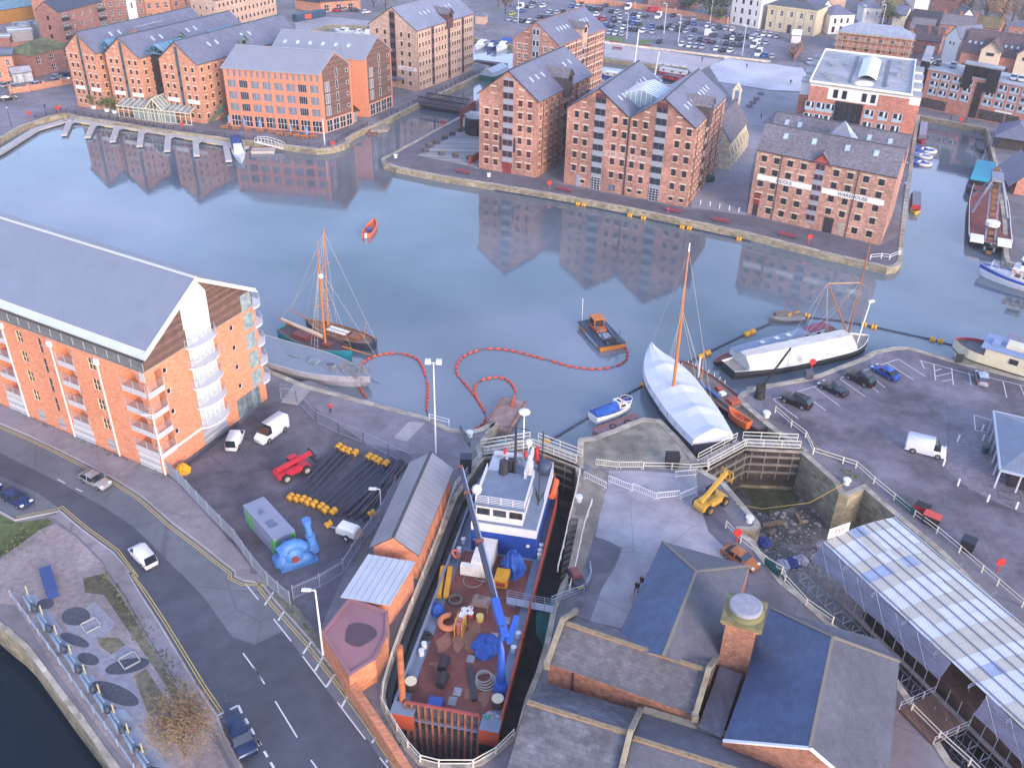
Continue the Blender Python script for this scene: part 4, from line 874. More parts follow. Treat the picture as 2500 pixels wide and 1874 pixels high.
b=cot('mill','brick mill with white door at the far top left corner','mill',0,30,110,390,105,10,12,15,BR_DK,SLATE,'x',W2x(8,(2,5,8),.9,1.5));b.panel('white_strip','F',b.W*.35,b.W*.48,0,11,WHITE,-.1);b.panel('door','F',b.W*.38,b.W*.45,0,5,DRK,-.2)
b=cot('substation','grey concrete plant building with pale roof in the walled yard','plant building',0,95,365,290,350,9,3.4,3.6,dirty('8d8b8e'),WHITE,'x');flat(b,3.4)
b=cot('kiosk','small brick yard kiosk with flat white canopy at the left edge','kiosk',0,-20,400,95,395,6,3,3.2,BR_DK,WHITE,'x');flat(b,3)
k=MB()
for i in range(3):k.cyl((i*5.2,0,0),(i*5.2,0,4.6),2.3,n=18);k.ball((i*5.2,0,4.6),2.3,2.3,.6,18,4)
for x in range(-4,16,4):k.bar((x,-3,0),(x,-3,6),.2)
k.bar((-4,-3,6),(14,-3,6),.25)
k=k.build('tank',dirty('7f8a96'));place(k,g(0,230,320),radians(35));tag(k,'row of grey storage tanks with pipe gantry in the walled yard','tank')
def wall_line(label,pts,h,m,pier=0,name='garden_wall',th=.35):
 o=thing(name,label,'wall',pts[0]);k=MB();kp=[]
 for a,b_ in zip(pts,pts[1:]):
  k.bar(a+V((0,0,h/2)),b_+V((0,0,h/2)),th,h)
  if pier:
   n=max(1,int((b_-a).length/pier))
   for i in range(n+(b_ is pts[-1])):kp.append(a+(b_-a)*i/n)
 k.build('wall',m,o,world=True)
 for p in kp:kk=MB();kk.box(p.x-.35,p.x+.35,p.y-.35,p.y+.35,0,h+.5);kk.build('pier',m,o,world=True)
 return o
wall_line('orange brick piered wall round the car yard left of the warehouses',pl((0,100,790,250,770,380,745,530,720,640,700)),1.6,BR_OR,7)
wall_line('dark red brick yard wall below the tanks at top left',pl((0,105,430,430,390)),2.6,BR_DK)
wall_line('orange brick boundary wall with piers along the far side of the car park',pl((2,580,30,820,45,1070,75,1410,125,1850,205)),2.2,BR_OR,14)
wall_line('low stone wall between the far car park and the promenade',pl((2,800,365,1250,420,1760,480,2211,530)),.7,STN)
b=cot('archway_range','low brick range with dark arched openings at the top centre','brick range',1,350,75,560,105,8,3.6,5,BR_OR,mat('dark tiles','',0),'x');
b=cot('archway_range','second low brick range with arches, nearer the yellow warehouse','brick range',1,565,105,900,80,8,3.8,5.5,BR_OR,mat('dark tiles','',0),'x',[(f,.2,2,2.4)for f in(.15,.45,.75)])
k=MB();k.box(0,15,-1.3,1.3,0,2.6);k=k.build('hoarding',sol('24455c',.6));c=g(1,345,185);place(k,c,ang(c,g(1,525,150)));tag(k,'dark blue site hoarding with an orange panel by the far road','hoarding');kk=MB();kk.box(4.2,7.6,-1.38,-1.31,.5,2.2);kk.build('panel',sol('d2543a'),k)
b=cot('kiosk','small octagonal brick kiosk with dark roof beside the yellow warehouse','kiosk',1,1868,205,1950,210,4.5,3,4.4,BR_TAN,SLATE,'x',hip=True)
b=cot('gatehouse','tiny white gabled gatehouse by the car park entrance wall','gatehouse',3,243,365,318,372,4.5,3,4.6,RENDW,WHITE,'x')
wall_line('brick planter wall with shrubs beside the white gatehouse',pl((3,335,385,335,420,265,520)),1.6,BR_DK)
for lab,(a,c),D in(('hip roofed open shelter on posts beside the barge arm',((3,1985,1060+190),(3,2240,1290)),11),('slate roofed brick shop at the right edge above the steam dredger',((3,2120,1640),(3,2330,1660)),14)):
 b=cot('shelter' if 'open' in lab else 'shop',lab,'shelter' if 'open' in lab else 'shop',a[0],a[1],a[2],c[1],c[2],D,3.2,6.2,mat('painted shelter shade','3f3a3c',.9)if 'open' in lab else BR_PK,SLATE,'y',hip='open' in lab,ov=1.5)  # shade inside the open shelter is put into the dark wall colour
 if 'open' in lab:
  for y in cols(6,0,D):MB().cyl(b.P(-1.2,y,0),b.P(-1.2,y,3.2),.12,n=6).build('post',DRK,b.o,world=True)
A,Bq=g(1,1390,870),g(1,1760,930);o=thing('footbridge','dark blue lattice girder footbridge over the canal','bridge',A);NAVY=sol('262a3c',.5)
d=(Bq-A);n_=V((-d.y,d.x,0)).normalized();k=MB();k.bar(A+n_*2,Bq+n_*2,5.5,.4);k.build('deck',dirty('5a5458'),o,world=True)
for sdo in(0,4.6):
 k=MB();nn=14
 for z in(.25,1.9):k.bar(A+n_*sdo+V((0,0,z)),Bq+n_*sdo+V((0,0,z)),.35,.3)
 for i in range(nn):
  p,q=A+d*i/nn+n_*sdo,A+d*(i+1)/nn+n_*sdo
  k.bar(p+V((0,0,.2)),p+V((0,0,1.9)),.14);k.bar(p+V((0,0,.3)),q+V((0,0,1.8)),.1);k.bar(p+V((0,0,1.8)),q+V((0,0,.3)),.1)
 k.bar(A+n_*sdo+V((0,0,-.5)),Bq+n_*sdo+V((0,0,-.5)),.2,.8);k.build('girder',NAVY,o,world=True)
wall_line('rust red steel screen wall at the terrace edge by the canal',pl((1,1740,1080,1870,1010)),5.2,sol('7a3a34',.7),name='screen_wall');wall_line('low rust red screen at the front of the terrace',pl((1,1812,1390,1900,1340)),1.8,sol('7a3a34',.7),name='screen_wall')
k=MB();k.lathe([(3.2,0),(3.2,4.2),(2.9,4.4),(.05,4.45)],n=24);k=k.build('drum_pavilion',[mat('black glazed drum','23252c',.25,.3,1,kind='boards',p=(.8,0))]);place(k,g(1,1880,1120));tag(k,'black round glazed pavilion attached to the left dock warehouse','pavilion')
k=MB();k.box(-3,3,-2,2,3.0,3.3);[k.bar((x,y,0),(x,y,3),.2)for x in(-2.8,2.8)for y in(-1.8,1.8)];k.mi(1).box(-2.6,2.6,1.6,1.8,0,3);k=k.build('terrace_canopy',[dirty('b7bcc8'),FR_W]);place(k,g(1,1850,1060),-.45);tag(k,'pale flat canopy over the terrace behind closed parasols','canopy')
# ================================================================ FOREGROUND BUILDINGS
RAILM=sol('b9bcc4',.4,.3)
C=g(20,1400,825);P1=g(20,250,333);uu=(C-P1).normalized();far=g(21,115,180)
AW=62.0
b=Bld('apartment_building','large orange brick apartment building with long grey metal roof and white balconies beside the road','apartment building',C-uu*AW,C,far=far);D=b.D;APT=b
def face_deep(m,side,z0,z1,holes):
 for dp in{h[4]for h in holes}:pass
 b.face(m,side,z0,z1,[h[:4]for h in holes],.2)
 for q,z,w,h,dp in holes:
  if dp>.3:
   c=[(q-w/2,z),(q+w/2,z),(q+w/2,z+h),(q-w/2,z+h)]
   for i in range(4):
    (x,y),(e,f)=c[i],c[(i+1)%4]
    m.face([b.on(side,x,y,.2),b.on(side,e,f,.2),b.on(side,e,f,dp),b.on(side,x,y,dp)])
   m.face([b.on(side,*c[0],dp),b.on(side,*c[1],dp),b.on(side,*c[2],dp),b.on(side,*c[3],dp)])
TOPB=15.4;fl=[3.2,6.25,9.3,12.35]
F_=lambda d:AW-d
log=[14.8,28.5,42.5,56];cw=[9.6,23.3,37,50.8];lv=[19.2,33,47]
hF=[(F_(2.5),z,4.2,2.45,1.9)for z in fl]+[(F_(d),z,3.3,2.45,1.7)for d in log for z in fl]
hW=[(F_(d),z+.5,1.25,1.75,.2)for d in cw for z in fl]+[(F_(d),z+.1,.75,2.3,.2)for d in lv for z in fl]
hR=[(q,z+1.3,.7,.8,.2)for q in(D*.16,D*.76)for z in fl]+[(1.55,z,2.2,2.45,1.9)for z in fl]
m=MB();face_deep(m,'F',0,TOPB,hF+hW);face_deep(m,'R',0,TOPB,hR);b.face(m,'L',0,TOPB);b.face(m,'K',0,TOPB)
m.build('wall',BR_APT,b.o,world=True)
CRM=sol('d6cfae',.6)
for h in hW:b.win('F',*h[:4],CRM if h[2]>1 else FR_G,GLASS,2 if h[2]>1 else 1,2,None)
for h in hR[:8]:b.win('R',*h[:4],FR_W,GLASS,1,1,None)
CGL=mat('balcony door glass','8b9a9c',.15,.35,1.2,spec=.8)
def railing(m,pts,h=1.05,n=5,post=1.4,r=.035):
 for a,c in zip(pts,pts[1:]):
  for i in range(n+1):m.bar(a+V((0,0,h*i/n)),c+V((0,0,h*i/n)),r)
  k=max(1,int((c-a).length/post))
  for i in range(k+(c is pts[-1])):p=a+(c-a)*i/k;m.bar(p,p+V((0,0,h)),.07)
for h in hF:
 q,z,w,hh,dp=h
 o=link('balcony_door',win_mesh(w*.62,2.2,FR_W,CGL,3,1,None),b.o);o.location=b.on('F',q,z,dp-.25)-b.A;o.rotation_euler=(0,0,b.rz('F'))
 b.panel('slab_front','F',q-w/2,q+w/2,z-.75,z+.05,mat('grey render','b3b3ba',.8,.05,.6),-.05)
 m=MB();railing(m,[b.on('F',q-w/2,z+.1,-.03),b.on('F',q+w/2,z+.1,-.03)]);m.build('balcony_rail',RAILM,b.o,world=True)
for z in fl:
 m=MB();railing(m,[b.on('R',.1,z+.1,-.03),b.on('R',2.7,z+.1,-.03)]);m.build('balcony_rail',RAILM,b.o,world=True)
 b.panel('slab_front','R',-.03,2.7,z-.75,z+.05,mat('grey render','',0),-.05);b.panel('loggia_glass','R',.5,2.6,z,z+2.4,CGL,1.5)
MB().cyl(b.P(AW-.35,.35,0),b.P(AW-.35,.35,TOPB),.22,n=10).build('corner_column',FR_W,b.o,world=True)
b.panel('corner_infill','F',AW-.9,AW-.01,TOPB-1.4,TOPB+.02,mat('grey render','',0),-.06)
for d in(2.5,14.8,28.5,42.5):b.panel('garage_door','F',F_(d)-1.9,F_(d)+1.9,.05,2.35,mat('white boarded door','c9cad2',.6,.06,.5,kind='boards',p=(.3,1)),-.05)
for d in cw[:3]+lv[:3]:b.panel('vent_panel','F',F_(d)-.6,F_(d)+.6,.5,2.2,mat('grey louvre','a9abb8',.5,.1,.6,kind='boards',p=(.25,1)),-.04)
for d in(8.3,16.95,26.4,36,45):b.pipe('F',F_(d),0,TOPB-.9,.11,FR_W);b.panel('rainwater_head','F',F_(d)-.35,F_(d)+.35,TOPB-1.2,TOPB-.4,FR_W,-.35,.4)
b.panel('terrace','F',0,AW,TOPB,TOPB+.12,mat('terrace','84827c',.9,.2,.8),-.1,D)
m=MB();railing(m,[b.P(0,.25,TOPB+.12),b.P(AW-.2,.25,TOPB+.12),b.P(AW-.2,2.0,TOPB+.12)],1.1,6,2.0);railing(m,[b.P(AW-.2,D-2,TOPB+.12),b.P(AW-.2,D-.2,TOPB+.12),b.P(0,D-.2,TOPB+.12)],1.1,6,2.0);m.build('terrace_rail',RAILM,b.o,world=True)
E_,R_=17.6,23.6
m=MB()
for y in(2.2,D-2.2):m.face([b.P(0,y,TOPB),b.P(AW,y,TOPB),b.P(AW,y,E_+1),b.P(0,y,E_+1)])
m.face([b.P(AW-.02,y,z)for y,z in((.3,TOPB),(D-.3,TOPB),(D-.3,E_+.1),(D/2,R_-.2),(.3,E_+.1))]);m.face([b.P(0,y,z)for y,z in((.3,TOPB),(D-.3,TOPB),(D-.3,E_+.1),(D/2,R_-.2),(.3,E_+.1))])
m.build('timber_storey',TIMB,b.o,world=True)
for i in range(16):o=link('terrace_door',win_mesh(2.0,2.1,FR_W if i%3 else sol('a8683c'),CGL,2,1,None,d=-.02),b.o);o.location=b.P(AW-3.4-i*3.6,2.15,TOPB+.15)-b.A;o.rotation_euler=(0,0,b.rz('F'))
b.eave,b.ridge,b.gb=E_,R_,'x'
APR=mat('ribbed grey roof','838998',.45,.05,.3,kind='ribs',p=(.62,0),metal=.25,bump=.4)
b.roof(APR,-.6,.7,.35,trim=sol('c3c4cc'))
m=MB()
for y,s in((-.1,-1),(D+.1,1)):
 yb=y-s*.9*0;m.mesh([b.P(x,yy,z)for x in(-.5,AW+.9)for yy,z in((y,E_-.15),(y-s*.95,E_+.35),(y-s*.95,E_+.62),(y,E_+.1))],[(0,1,2,3),(7,6,5,4),(0,4,5,1),(1,5,6,2),(2,6,7,3),(3,7,4,0)])
m.build('gutter',mat('pale gutter','b9c2d2',.4,.06,.4),b.o,world=True)
m=MB()
for y,s in((.3,1),(D-.3,-1)):m.bar(b.P(AW+.72,y,E_+.32),b.P(AW+.72,D/2,R_+.15),.3,.5)
m.build('bargeboard',sol('c9cad2'),b.o,world=True)
qm,hw=D*.47,2.3
b.panel('render_panel','R',qm-hw,qm+hw,TOPB+2.4,R_-2.2,mat('white render','d2d2da',.8,.03,.5),-.08)
m=MB();m.face([b.on('R',qm-hw,R_-2.2,-.08),b.on('R',qm+hw,R_-2.2,-.08),b.on('R',D/2+.5,R_-.5,-.08),b.on('R',D/2-.5,R_-.5,-.08)]);m.build('render_panel',mat('white render','',0),b.o,world=True)
b.panel('cladding_base','R',qm-hw,qm+hw,0,3.0,mat('grey louvre','',0),-.08)
for z in fl+[TOPB]:
 o=link('bay_window',win_mesh(4.4,2.45,FR_W,mat('curtained glass','b3bfbf',.25,.2,2,spec=.7),5,1,None,d=-.02),b.o);o.location=b.on('R',qm,z+.05,-.06)-b.A;o.rotation_euler=(0,0,b.rz('R'))
 b.panel('bay_spandrel','R',qm-hw,qm+hw,z-.55,z+.02,FR_W,-.12)
 arc=[b.on('R',qm+2.7*cos(pi*i/10),z,-.15-1.35*sin(pi*i/10))for i in range(11)]
 m=MB();m.prism([(p.x,p.y)for p in arc],z-.15,z+.02);bl=m.build('balcony',mat('white render','',0),b.o,world=True)
 m=MB()
 for i in range(5):m.tube([p+V((0,0,.15+i*.21))for p in arc],.02,4)
 for p in arc[::2]:m.bar(p,p+V((0,0,1.1)),.06)
 m.tube([p+V((0,0,1.12))for p in arc],.045,5);m.build('balcony_rail',RAILM,bl,world=True)
for z in fl+[TOPB-.1]:
 arc=[b.P(AW-1.6+2.2*cos(a),D-.1+1.9*sin(a),z)for a in[pi*(-.12+1.0*i/8)for i in range(9)]]
 m=MB();m.prism([(p.x,p.y)for p in arc],z-.2,z);bl=m.build('balcony',mat('white render','',0),b.o,world=True);m=MB()
 for i in range(5):m.tube([p+V((0,0,.15+i*.21))for p in arc],.02,4)
 for p in arc[::2]:m.bar(p,p+V((0,0,1.1)),.06)
 m.build('balcony_rail',RAILM,bl,world=True)
 b.panel('corner_glazing','R',D-2.6,D-.6,z+.05,z+2.5,CGL,-.05)
b.panel('entrance_glazing','R',D*.70,D*.93,.05,3.1,mat('entrance glass','78848c',.15,.4,1,kind='boards',p=(1.1,0)),-.06)
b.panel('fascia_band','R',0,qm-hw,2.75,3.05,FR_W,-.12,.14)
Z=4.0;A,Bq,fr_=g(21,1005,1418,Z),g(21,1372,1478,Z),g(21,1655,780,Z)
b=Bld('shed','long brick shed with ribbed grey metal roof beside the stacked pipes','shed',A,Bq,far=fr_);b.walls(BR_APT,Z,gable='y',ridge=5.9)
b.roof(mat('ribbed shed roof','8e8f98',.5,.08,.4,kind='ribs',p=(.9,0),metal=.2,big=.12),.35,.35,.15,trim=sol('3c3a40'))
for y in cols(8,1,b.D-1):b.panel('pier','R',y-.25,y+.25,0,3.9,BR_APT,-.12,.12)
SHED=b
A,Bq=g(31,790,205,3.2),g(31,1140,265,3.2);fr_=g(21,1300,1640,3.9)
b=Bld('shed','small brick shed with pale single slope metal roof beside the red flat roof','shed',A,Bq,far=fr_,D=5.4);b.walls(BR_APT,3.2);m=MB()
q=[b.P(-.5,-.5,3.25),b.P(b.W+.3,-.5,3.25),b.P(b.W+.3,b.D,4.3),b.P(-.5,b.D,4.3)]
m.face([p+V((0,0,.15))for p in q]);m.face(q[::-1]);[m.face([q[i],q[(i+1)%4],q[(i+1)%4]+V((0,0,.15)),q[i]+V((0,0,.15))])for i in range(4)]
for i in range(8):m.bar(b.P(-.4+i*(b.W+.6)/7,-.5,3.43),b.P(-.4+i*(b.W+.6)/7,b.D,4.48),.08,.08)
m.build('roof',mat('pale seamed roof','a9b2be',.45,.06,.4,metal=.2),b.o,world=True)
m=MB();m.face([b.P(0,b.D,3.2),b.P(b.W,b.D,3.2),b.P(b.W,b.D,4.2),b.P(0,b.D,4.2)]);[m.face([b.P(x,0,3.1),b.P(x,b.D,3.1),b.P(x,b.D,4.2)])for x in(0,b.W)];m.build('wall',BR_APT,b.o,world=True)
k=MB();[k.box(i*1.15,i*1.15+.95,0,.9,0,1.1)for i in range(4)];k=k.build('condenser',dirty('a5a5ac'));place(k,g(21,1020,1590,.2)+V((0,0,0)),radians(-18));tag(k,'row of grey condenser boxes in the gap behind the small shed','condenser')
Z=3.2;pts=[g(31,x,y,Z)for x,y in((567,522),(803,222),(1132,338),(1128,545),(1025,745),(803,885))]
o=thing('flat_roofed_store','brick store with red flat roof and dark damp patch beside the dry dock','store',V((pts[0].x,pts[0].y,0)))
m=MB();wall_strip(m,pts,0,Z);m.build('wall',mat('orange brown brick','ba7a5a',.9,.16,1.2,kind='brick',p=(.5,.17),big=.15),o,world=True)  # the brick's own orange brown colour, same on every side
RED=mat('red asphalt roof','8e666c',.8,.08,.5,big=.08)
m=MB();m.face([(p.x,p.y,Z-.05)for p in pts]);rf_=m.build('roof',RED,o,world=True)
m=MB();ring(m,pts,.3,Z-.05,-1 if grow(pts)[1]is False else 1,h=.16);m.build('parapet',RED,o,world=True)
cc=g(31,890,530,Z);a1=(pts[2]-pts[1]).normalized();a2=V((-a1.y,a1.x,0));m=MB()
m.face([cc+a1*(1.55*cos(t))*(1+.15*sin(3*t))+a2*(1.7*sin(t))*(1+.1*cos(2*t))+V((0,0,-.03))for t in[2*pi*i/24 for i in range(24)]]);m.build('damp_patch',mat('damp red asphalt','4f3b44',.35,.2,.8),rf_,world=True)
m=MB();m.tube([g(31,x,y,z)for x,y,z in((1105,510,2.9),(1110,560,2.6),(1010,720,2.4),(870,860,2.2),(850,900,1.5))],.05,5);m.build('cable',FR_D,o,world=True)
pts=[g(31,x,y,1.9)for x,y in((640,640),(810,930),(950,1130),(1110,1370),(1270,1620),(1400,1820))]
wall_line('long sloping brick boundary wall with broad top along the road verge',[V((p.x,p.y,0))for p in pts],1.9,mat('orange brown brick','',0),th=.8)
# ---------------------------------------------------------------- slate roofs at the bottom right
COPS=mat('mossy coping','8e8674',.95,.25,1.0,big=.2)
SL_OLD=mat('old mottled slates','56545c',.8,.25,1.2,kind='slate',p=(.55,.34),big=.25,h2='666469');SL_BLUE=mat('blue slates','3f5070',.5,.15,.8,kind='slate',p=(.6,.36),big=.12);SL_GREY=mat('plain grey slates','595a65',.6,.12,.9,kind='slate',p=(.5,.3),big=.14)
BR_OLD=mat('weathered orange brick','a87660',.95,.3,1.6,kind='brick',p=(.4,.14),big=.25)
A,Bq,fr_=g(32,345,770,4),g(32,1580,1205,4),g(32,1735,770,4)
b=Bld('slate_building','old brick building with mottled slate roof and raised stone gable copings beside the dry dock','building',A,Bq,far=fr_);S1=b
b.walls(BR_OLD,4.0,gable='x',ridge=6.15).roof(SL_OLD,.15,-.05,.12,trim=BR_OLD)
m=MB();m.bar(b.P(.3,b.D/2,6.42),b.P(b.W-.3,b.D/2,6.42),.42,.16);m.build('ridge_tiles',mat('mossy ridge tiles','85765e',.95,.3,2),b.o,world=True)
for x in(-.05,b.W+.05):
 m=MB()
 for y0,y1,z0,z1 in((-.35,b.D/2,4.25,6.75),(b.D/2,b.D+.35,6.75,4.25)):m.bar(b.P(x,y0,z0),b.P(x,y1,z1),.5,.35)
 for y in(-.4,b.D+.4):m.bar(b.P(x,y,3.7),b.P(x,y,4.5),.6,.6)
 m.build('coping',COPS,b.o,world=True)
b.pipe('F',2.6,0,4)
bl_,br_=g(32,285,945,3.0),g(32,1112,1195,3.0);bl_.z=br_.z=0
dd=(br_-bl_).normalized();vv=V((-dd.y,dd.x,0));DD=9.6
b=Bld('slate_building','lower building with patchy pale grey slates at the bottom edge beside the dry dock head','building',bl_-vv*DD,br_-vv*DD,D=DD)
b.walls(BR_OLD,3.0,gable='x',ridge=5.7).roof(mat('patchy pale slates','484a54',.75,.3,1.0,kind='slate',p=(.75,.42),big=.3,h2='63656f'),.2,-.05,.12,trim=BR_OLD)
m=MB();m.bar(b.P(.1,DD/2,5.97),b.P(b.W-.2,DD/2,5.97),.4,.16);m.build('ridge_tiles',mat('mossy ridge tiles','',0),b.o,world=True)
m=MB();[m.bar(b.P(b.W,y0,z0),b.P(b.W,y1,z1),.5,.35)for y0,y1,z0,z1 in((-.3,DD/2,3.2,6.25),(DD/2,DD+.3,6.25,3.2))];m.build('coping',COPS,b.o,world=True)
S2=b
b=Bld('slate_building','plain dark slate range running off the bottom edge right of the patchy slates','building',S2.P(S2.W+.25,0),S2.P(S2.W+18,0),D=DD)
b.walls(BR_OLD,3.0,gable='x',ridge=5.3).roof(SL_GREY,.1,-.02,.12,trim=BR_OLD)
m=MB();m.bar(b.P(.1,DD/2,5.55),b.P(b.W,DD/2,5.55),.4,.16);m.build('ridge_tiles',mat('mossy ridge tiles','',0),b.o,world=True)
m=MB();m.bar(b.P(0,DD+.35,3.15),b.P(b.W,DD+.35,3.15),.7,.3);m.build('parapet',COPS,b.o,world=True)
def custom(name,label,cat,base,faces,wall_pts,ze,wm,trim=None,ridges=()):
 o=thing(name,label,cat,V((base.x,base.y,0)));m=MB();wall_strip(m,wall_pts,0,ze-.02);m.build('wall',wm,o,world=True)
 for k,(pts,mt)in enumerate(faces):MB().face(pts).build('roof',mt,o,world=True)
 m=MB()
 for a,c in ridges:m.bar(a+V((0,0,.04)),c+V((0,0,.04)),.3,.1)
 m.build('ridge_tiles',sol('7d7468',.9),o,world=True);return o
ze,zr=4.5,8.2
FL,BL,BR1,BR2,FR_,R1,R2=g(32,1815,1425,ze),g(33,75,310,ze),g(33,970,570,ze),g(33,1160,760,ze),g(33,1045,1658,ze),g(33,600,555,zr),g(33,405,1490,zr)
FR2=R2+(R2-FL);FR2.z=ze;FR2=FL+V(((FR_-BR2).x,(FR_-BR2).y,0)).normalized()*0+(R2-FL)*2;FR2.z=ze
o=custom('hipped_building','big hipped roof building with bright blue slates on one slope and grey on the other','building',FL,[([FL,R2,R1,BL],SL_BLUE),([R2,FR2,BR2,R1],SL_GREY),([BL,R1,BR2,BR1],SL_GREY)],[FL,FR2,BR2,BR1,BL],ze,BR_OLD,ridges=((R1,R2),(R1,BL),(R1,BR2)))
m=MB();m.face([V((FL.x,FL.y,ze)),V((FR2.x,FR2.y,ze)),R2+V((0,0,-.05))]);m.build('gable',BR_OLD,o,world=True)
m=MB();m.bar(FL,R2,.25,.2);m.bar(R2,FR2,.25,.2);m.build('verge',FR_W,o,world=True)
ze,zr=4.5,7.4
BL,BR_,R1,R2,FL,RR=g(22,1300,1385,ze),g(22,2040,1590,ze),g(22,1590,1640,zr),g(32,1340,640,zr),g(32,955,500,ze),g(32,1990,110,ze)
d_=(FL-BL);FL=FL+d_*.15;FRr=FL+(BR_-BL)*.98;R2=R2+(R2-R1)*.1
o=custom('hipped_building','slate roofed hipped building with blue left slope in front of the orange car','building',BL,[([FL,R2,R1,BL],SL_BLUE),([R2,FRr,BR_,R1],SL_GREY),([BL,R1,BR_],SL_GREY)],[FL,FRr,BR_,BL],ze,BR_OLD,ridges=((R1,R2),(R1,BL),(R1,BR_)))
k=MB();pts=[g(32,x,y,3.6)for x,y in((1790,790),(1975,870),(1800,1405),(1605,1310))];kk=thing('flat_roof_link','dark lead flat roof strip between the coped gable and the blue hipped roof','flat roof',V((pts[0].x,pts[0].y,0)))
k.prism([(p.x,p.y)for p in pts],0,3.6);k.build('roof',mat('lead roof strip','55555f',.45,.35,.8,streak=.3,big=.3),kk,world=True)
tc_=g(32,2000,330,9.8);o=thing('brick_tower','square brick chimney tower with mossy stone slab and round grey cap','tower',V((tc_.x,tc_.y,0)),S1.rz('F')+radians(2))
MB().box(-1.45,1.45,-1.45,1.45,0,9.3).build('shaft',BR_OLD,o);MB().box(-1.95,1.95,-1.95,1.95,9.3,9.75).build('slab',mat('mossy slab','7c7654',.95,.35,1.2,big=.3),o)
MB().lathe([(1.85,9.75),(1.6,10.2)],n=28).build('mossy_skirt',mat('mossy slab','',0),o);MB().lathe([(1.55,10.0),(1.55,10.55),(1.4,10.62),(.01,10.66)],n=32).build('cap',mat('spotted grey cap','8b8d98',.8,.2,1.5),o)
MB().box(-1.75,1.75,-1.75,1.75,8.95,9.12).build('string_course',BR_OLD,o)
ze=3.2;q0,q1,q2=g(23,1955,290,ze),g(23,2010,785,ze),g(23,2211,835,ze);uu2=(q2-q1).normalized();q3=q1+uu2*16;q4=q0+uu2*16;pk=(q0+q1)/2+uu2*5.2+V((0,0,2.8));pk2=pk+uu2*6
o=thing('pavilion','grey metal roofed pavilion on pale posts at the right edge of the car park','pavilion',V((q1.x,q1.y,0)))
PVR=mat('ribbed pavilion roof','7c8494',.45,.1,.4,kind='ribs',p=(.6,0),metal=.25)
for f in([q1,q0,pk],[q1,pk,pk2,q3],[q0,q4,pk2,pk]):MB().face(f).build('roof',PVR,o,world=True)
m=MB();[m.bar(a,c,.3,.25)for a,c in((q0,q1),(q1,q3),(q0,q4))];m.build('fascia',sol('a9b0c0',.4),o,world=True)
ins=[p-V((0,0,0))for p in(q1,q3,q4,q0)];cen=sum(ins,V())/4;inn=[p+(cen-p)*.22 for p in ins];m=MB();wall_strip(m,inn,0,ze);m.build('glazed_wall',mat('dark glazing','',0),o,world=True)
for x,y in((1905,470),(1918,555),(1932,640),(1943,728),(1952,828),(1957,935),(2135,975)):
 p=g(23,x,y);k=MB().cyl(p,p+V((0,0,3.15)),.13,n=8);k.build('post',sol('b9bfd0',.4),o,world=True)
MB().tube([g(23,x,y,.6)for x,y in((1985,950),(2000,1010),(2190,1050),(2180,990),(1990,950))],.05,5).build('bike_rack',DRK,o,world=True)
# ---------------------------------------------------------------- scaffold tent over the second dry dock
ZT=4.4;T0,T1,T2,T3=g(23,515,1392,ZT),g(23,1122,1180,ZT),g(33,2211,450,ZT),g(33,2211,1330,ZT)
eL=(T3-T0).normalized();eR=(T2-T1).normalized();T2=T1+eR*62;T3=T0+eL*58
o=thing('scaffold_tent','long white sheeted scaffold tent covering the second dry dock','tent',V((T0.x,T0.y,0)))
SHW=[mat('white sheet','c3c6cf',.5,.08,.5,kind='ribs',p=(.35,0)),mat('cream sheet','b4b0a8',.5,.08,.5,kind='ribs',p=(.35,0)),mat('blue grey sheet','8f9bb6',.5,.25,.5,kind='ribs',p=(.35,0))]
rr=random.Random(5);m=MB();n,c_=40,6
def tp(i,j):a=T0+(T3-T0)*i/n;c=T1+(T2-T1)*i/n;s=j/c_;return a+(c-a)*s+V((0,0,.55*sin(pi*s)))
for i in range(n):
 row=rr.choice((0,0,1,1))
 for j in range(c_):m.mi(row if rr.random()<.8 else rr.choice((0,1,2))).face([tp(i,j)+V((0,0,.02*(i%2))),tp(i+1,j)+V((0,0,.02*(i%2))),tp(i+1,j+1)+V((0,0,.02*(i%2))),tp(i,j+1)+V((0,0,.02*(i%2)))])
m.build('roof_sheet',SHW,o,world=True);m=MB()
for j in[x*.8 for x in range(8)]:
 s=min(1,(j+.2)/c_);A_,B_=T0+(T1-T0)*s,T3+(T2-T3)*s;z=V((0,0,.55*sin(pi*s)+.09));m.bar(A_+z,B_+z,.12,.07)
for i in range(0,n,3):
 for a,sg in((tp(i,0),-1),(tp(i,c_),1)):
  nx=(T0-T1).normalized()*-sg*-1 if sg>0 else(T0-T1).normalized();nx=-nx if sg>0 else nx
  m.bar(a+V((0,0,-.1)),a+nx*.9+V((0,0,-.15)),.06);m.bar(a+V((0,0,.3)),a+nx*.9+V((0,0,.25)),.06);m.bar(a+nx*.9+V((0,0,-.2)),a+nx*.9+V((0,0,.3)),.06);m.bar(a+nx*.5+V((0,0,-.9)),a+nx*.9+V((0,0,.2)),.05)
m.build('roof_poles',sol('7f8696',.4,.3),o,world=True)
dn=(T0-T1).normalized()*1.5;m=MB();SD=mat('grey side sheeting','7d8094',.3,.25,.35,streak=3,spec=.7)
def side(i,k):return T0+(T3-T0)*i/n+dn*(k/4)*.6+V((0,0,-k*.56-.05+.12*sin(i*1.3+k)))
for i in range(n):
 if 13<=i<=15:continue
 for k in range(4):m.face([side(i,k),side(i+1,k),side(i+1,k+1),side(i,k+1)])
for j in range(8):a,c=T0+(T1-T0)*j/8,T0+(T1-T0)*(j+1)/8;m.face([a,c,V((c.x,c.y,.6)),V((a.x,a.y,.6))])
m.build('side_sheet',SD,o,True,True);m=MB()
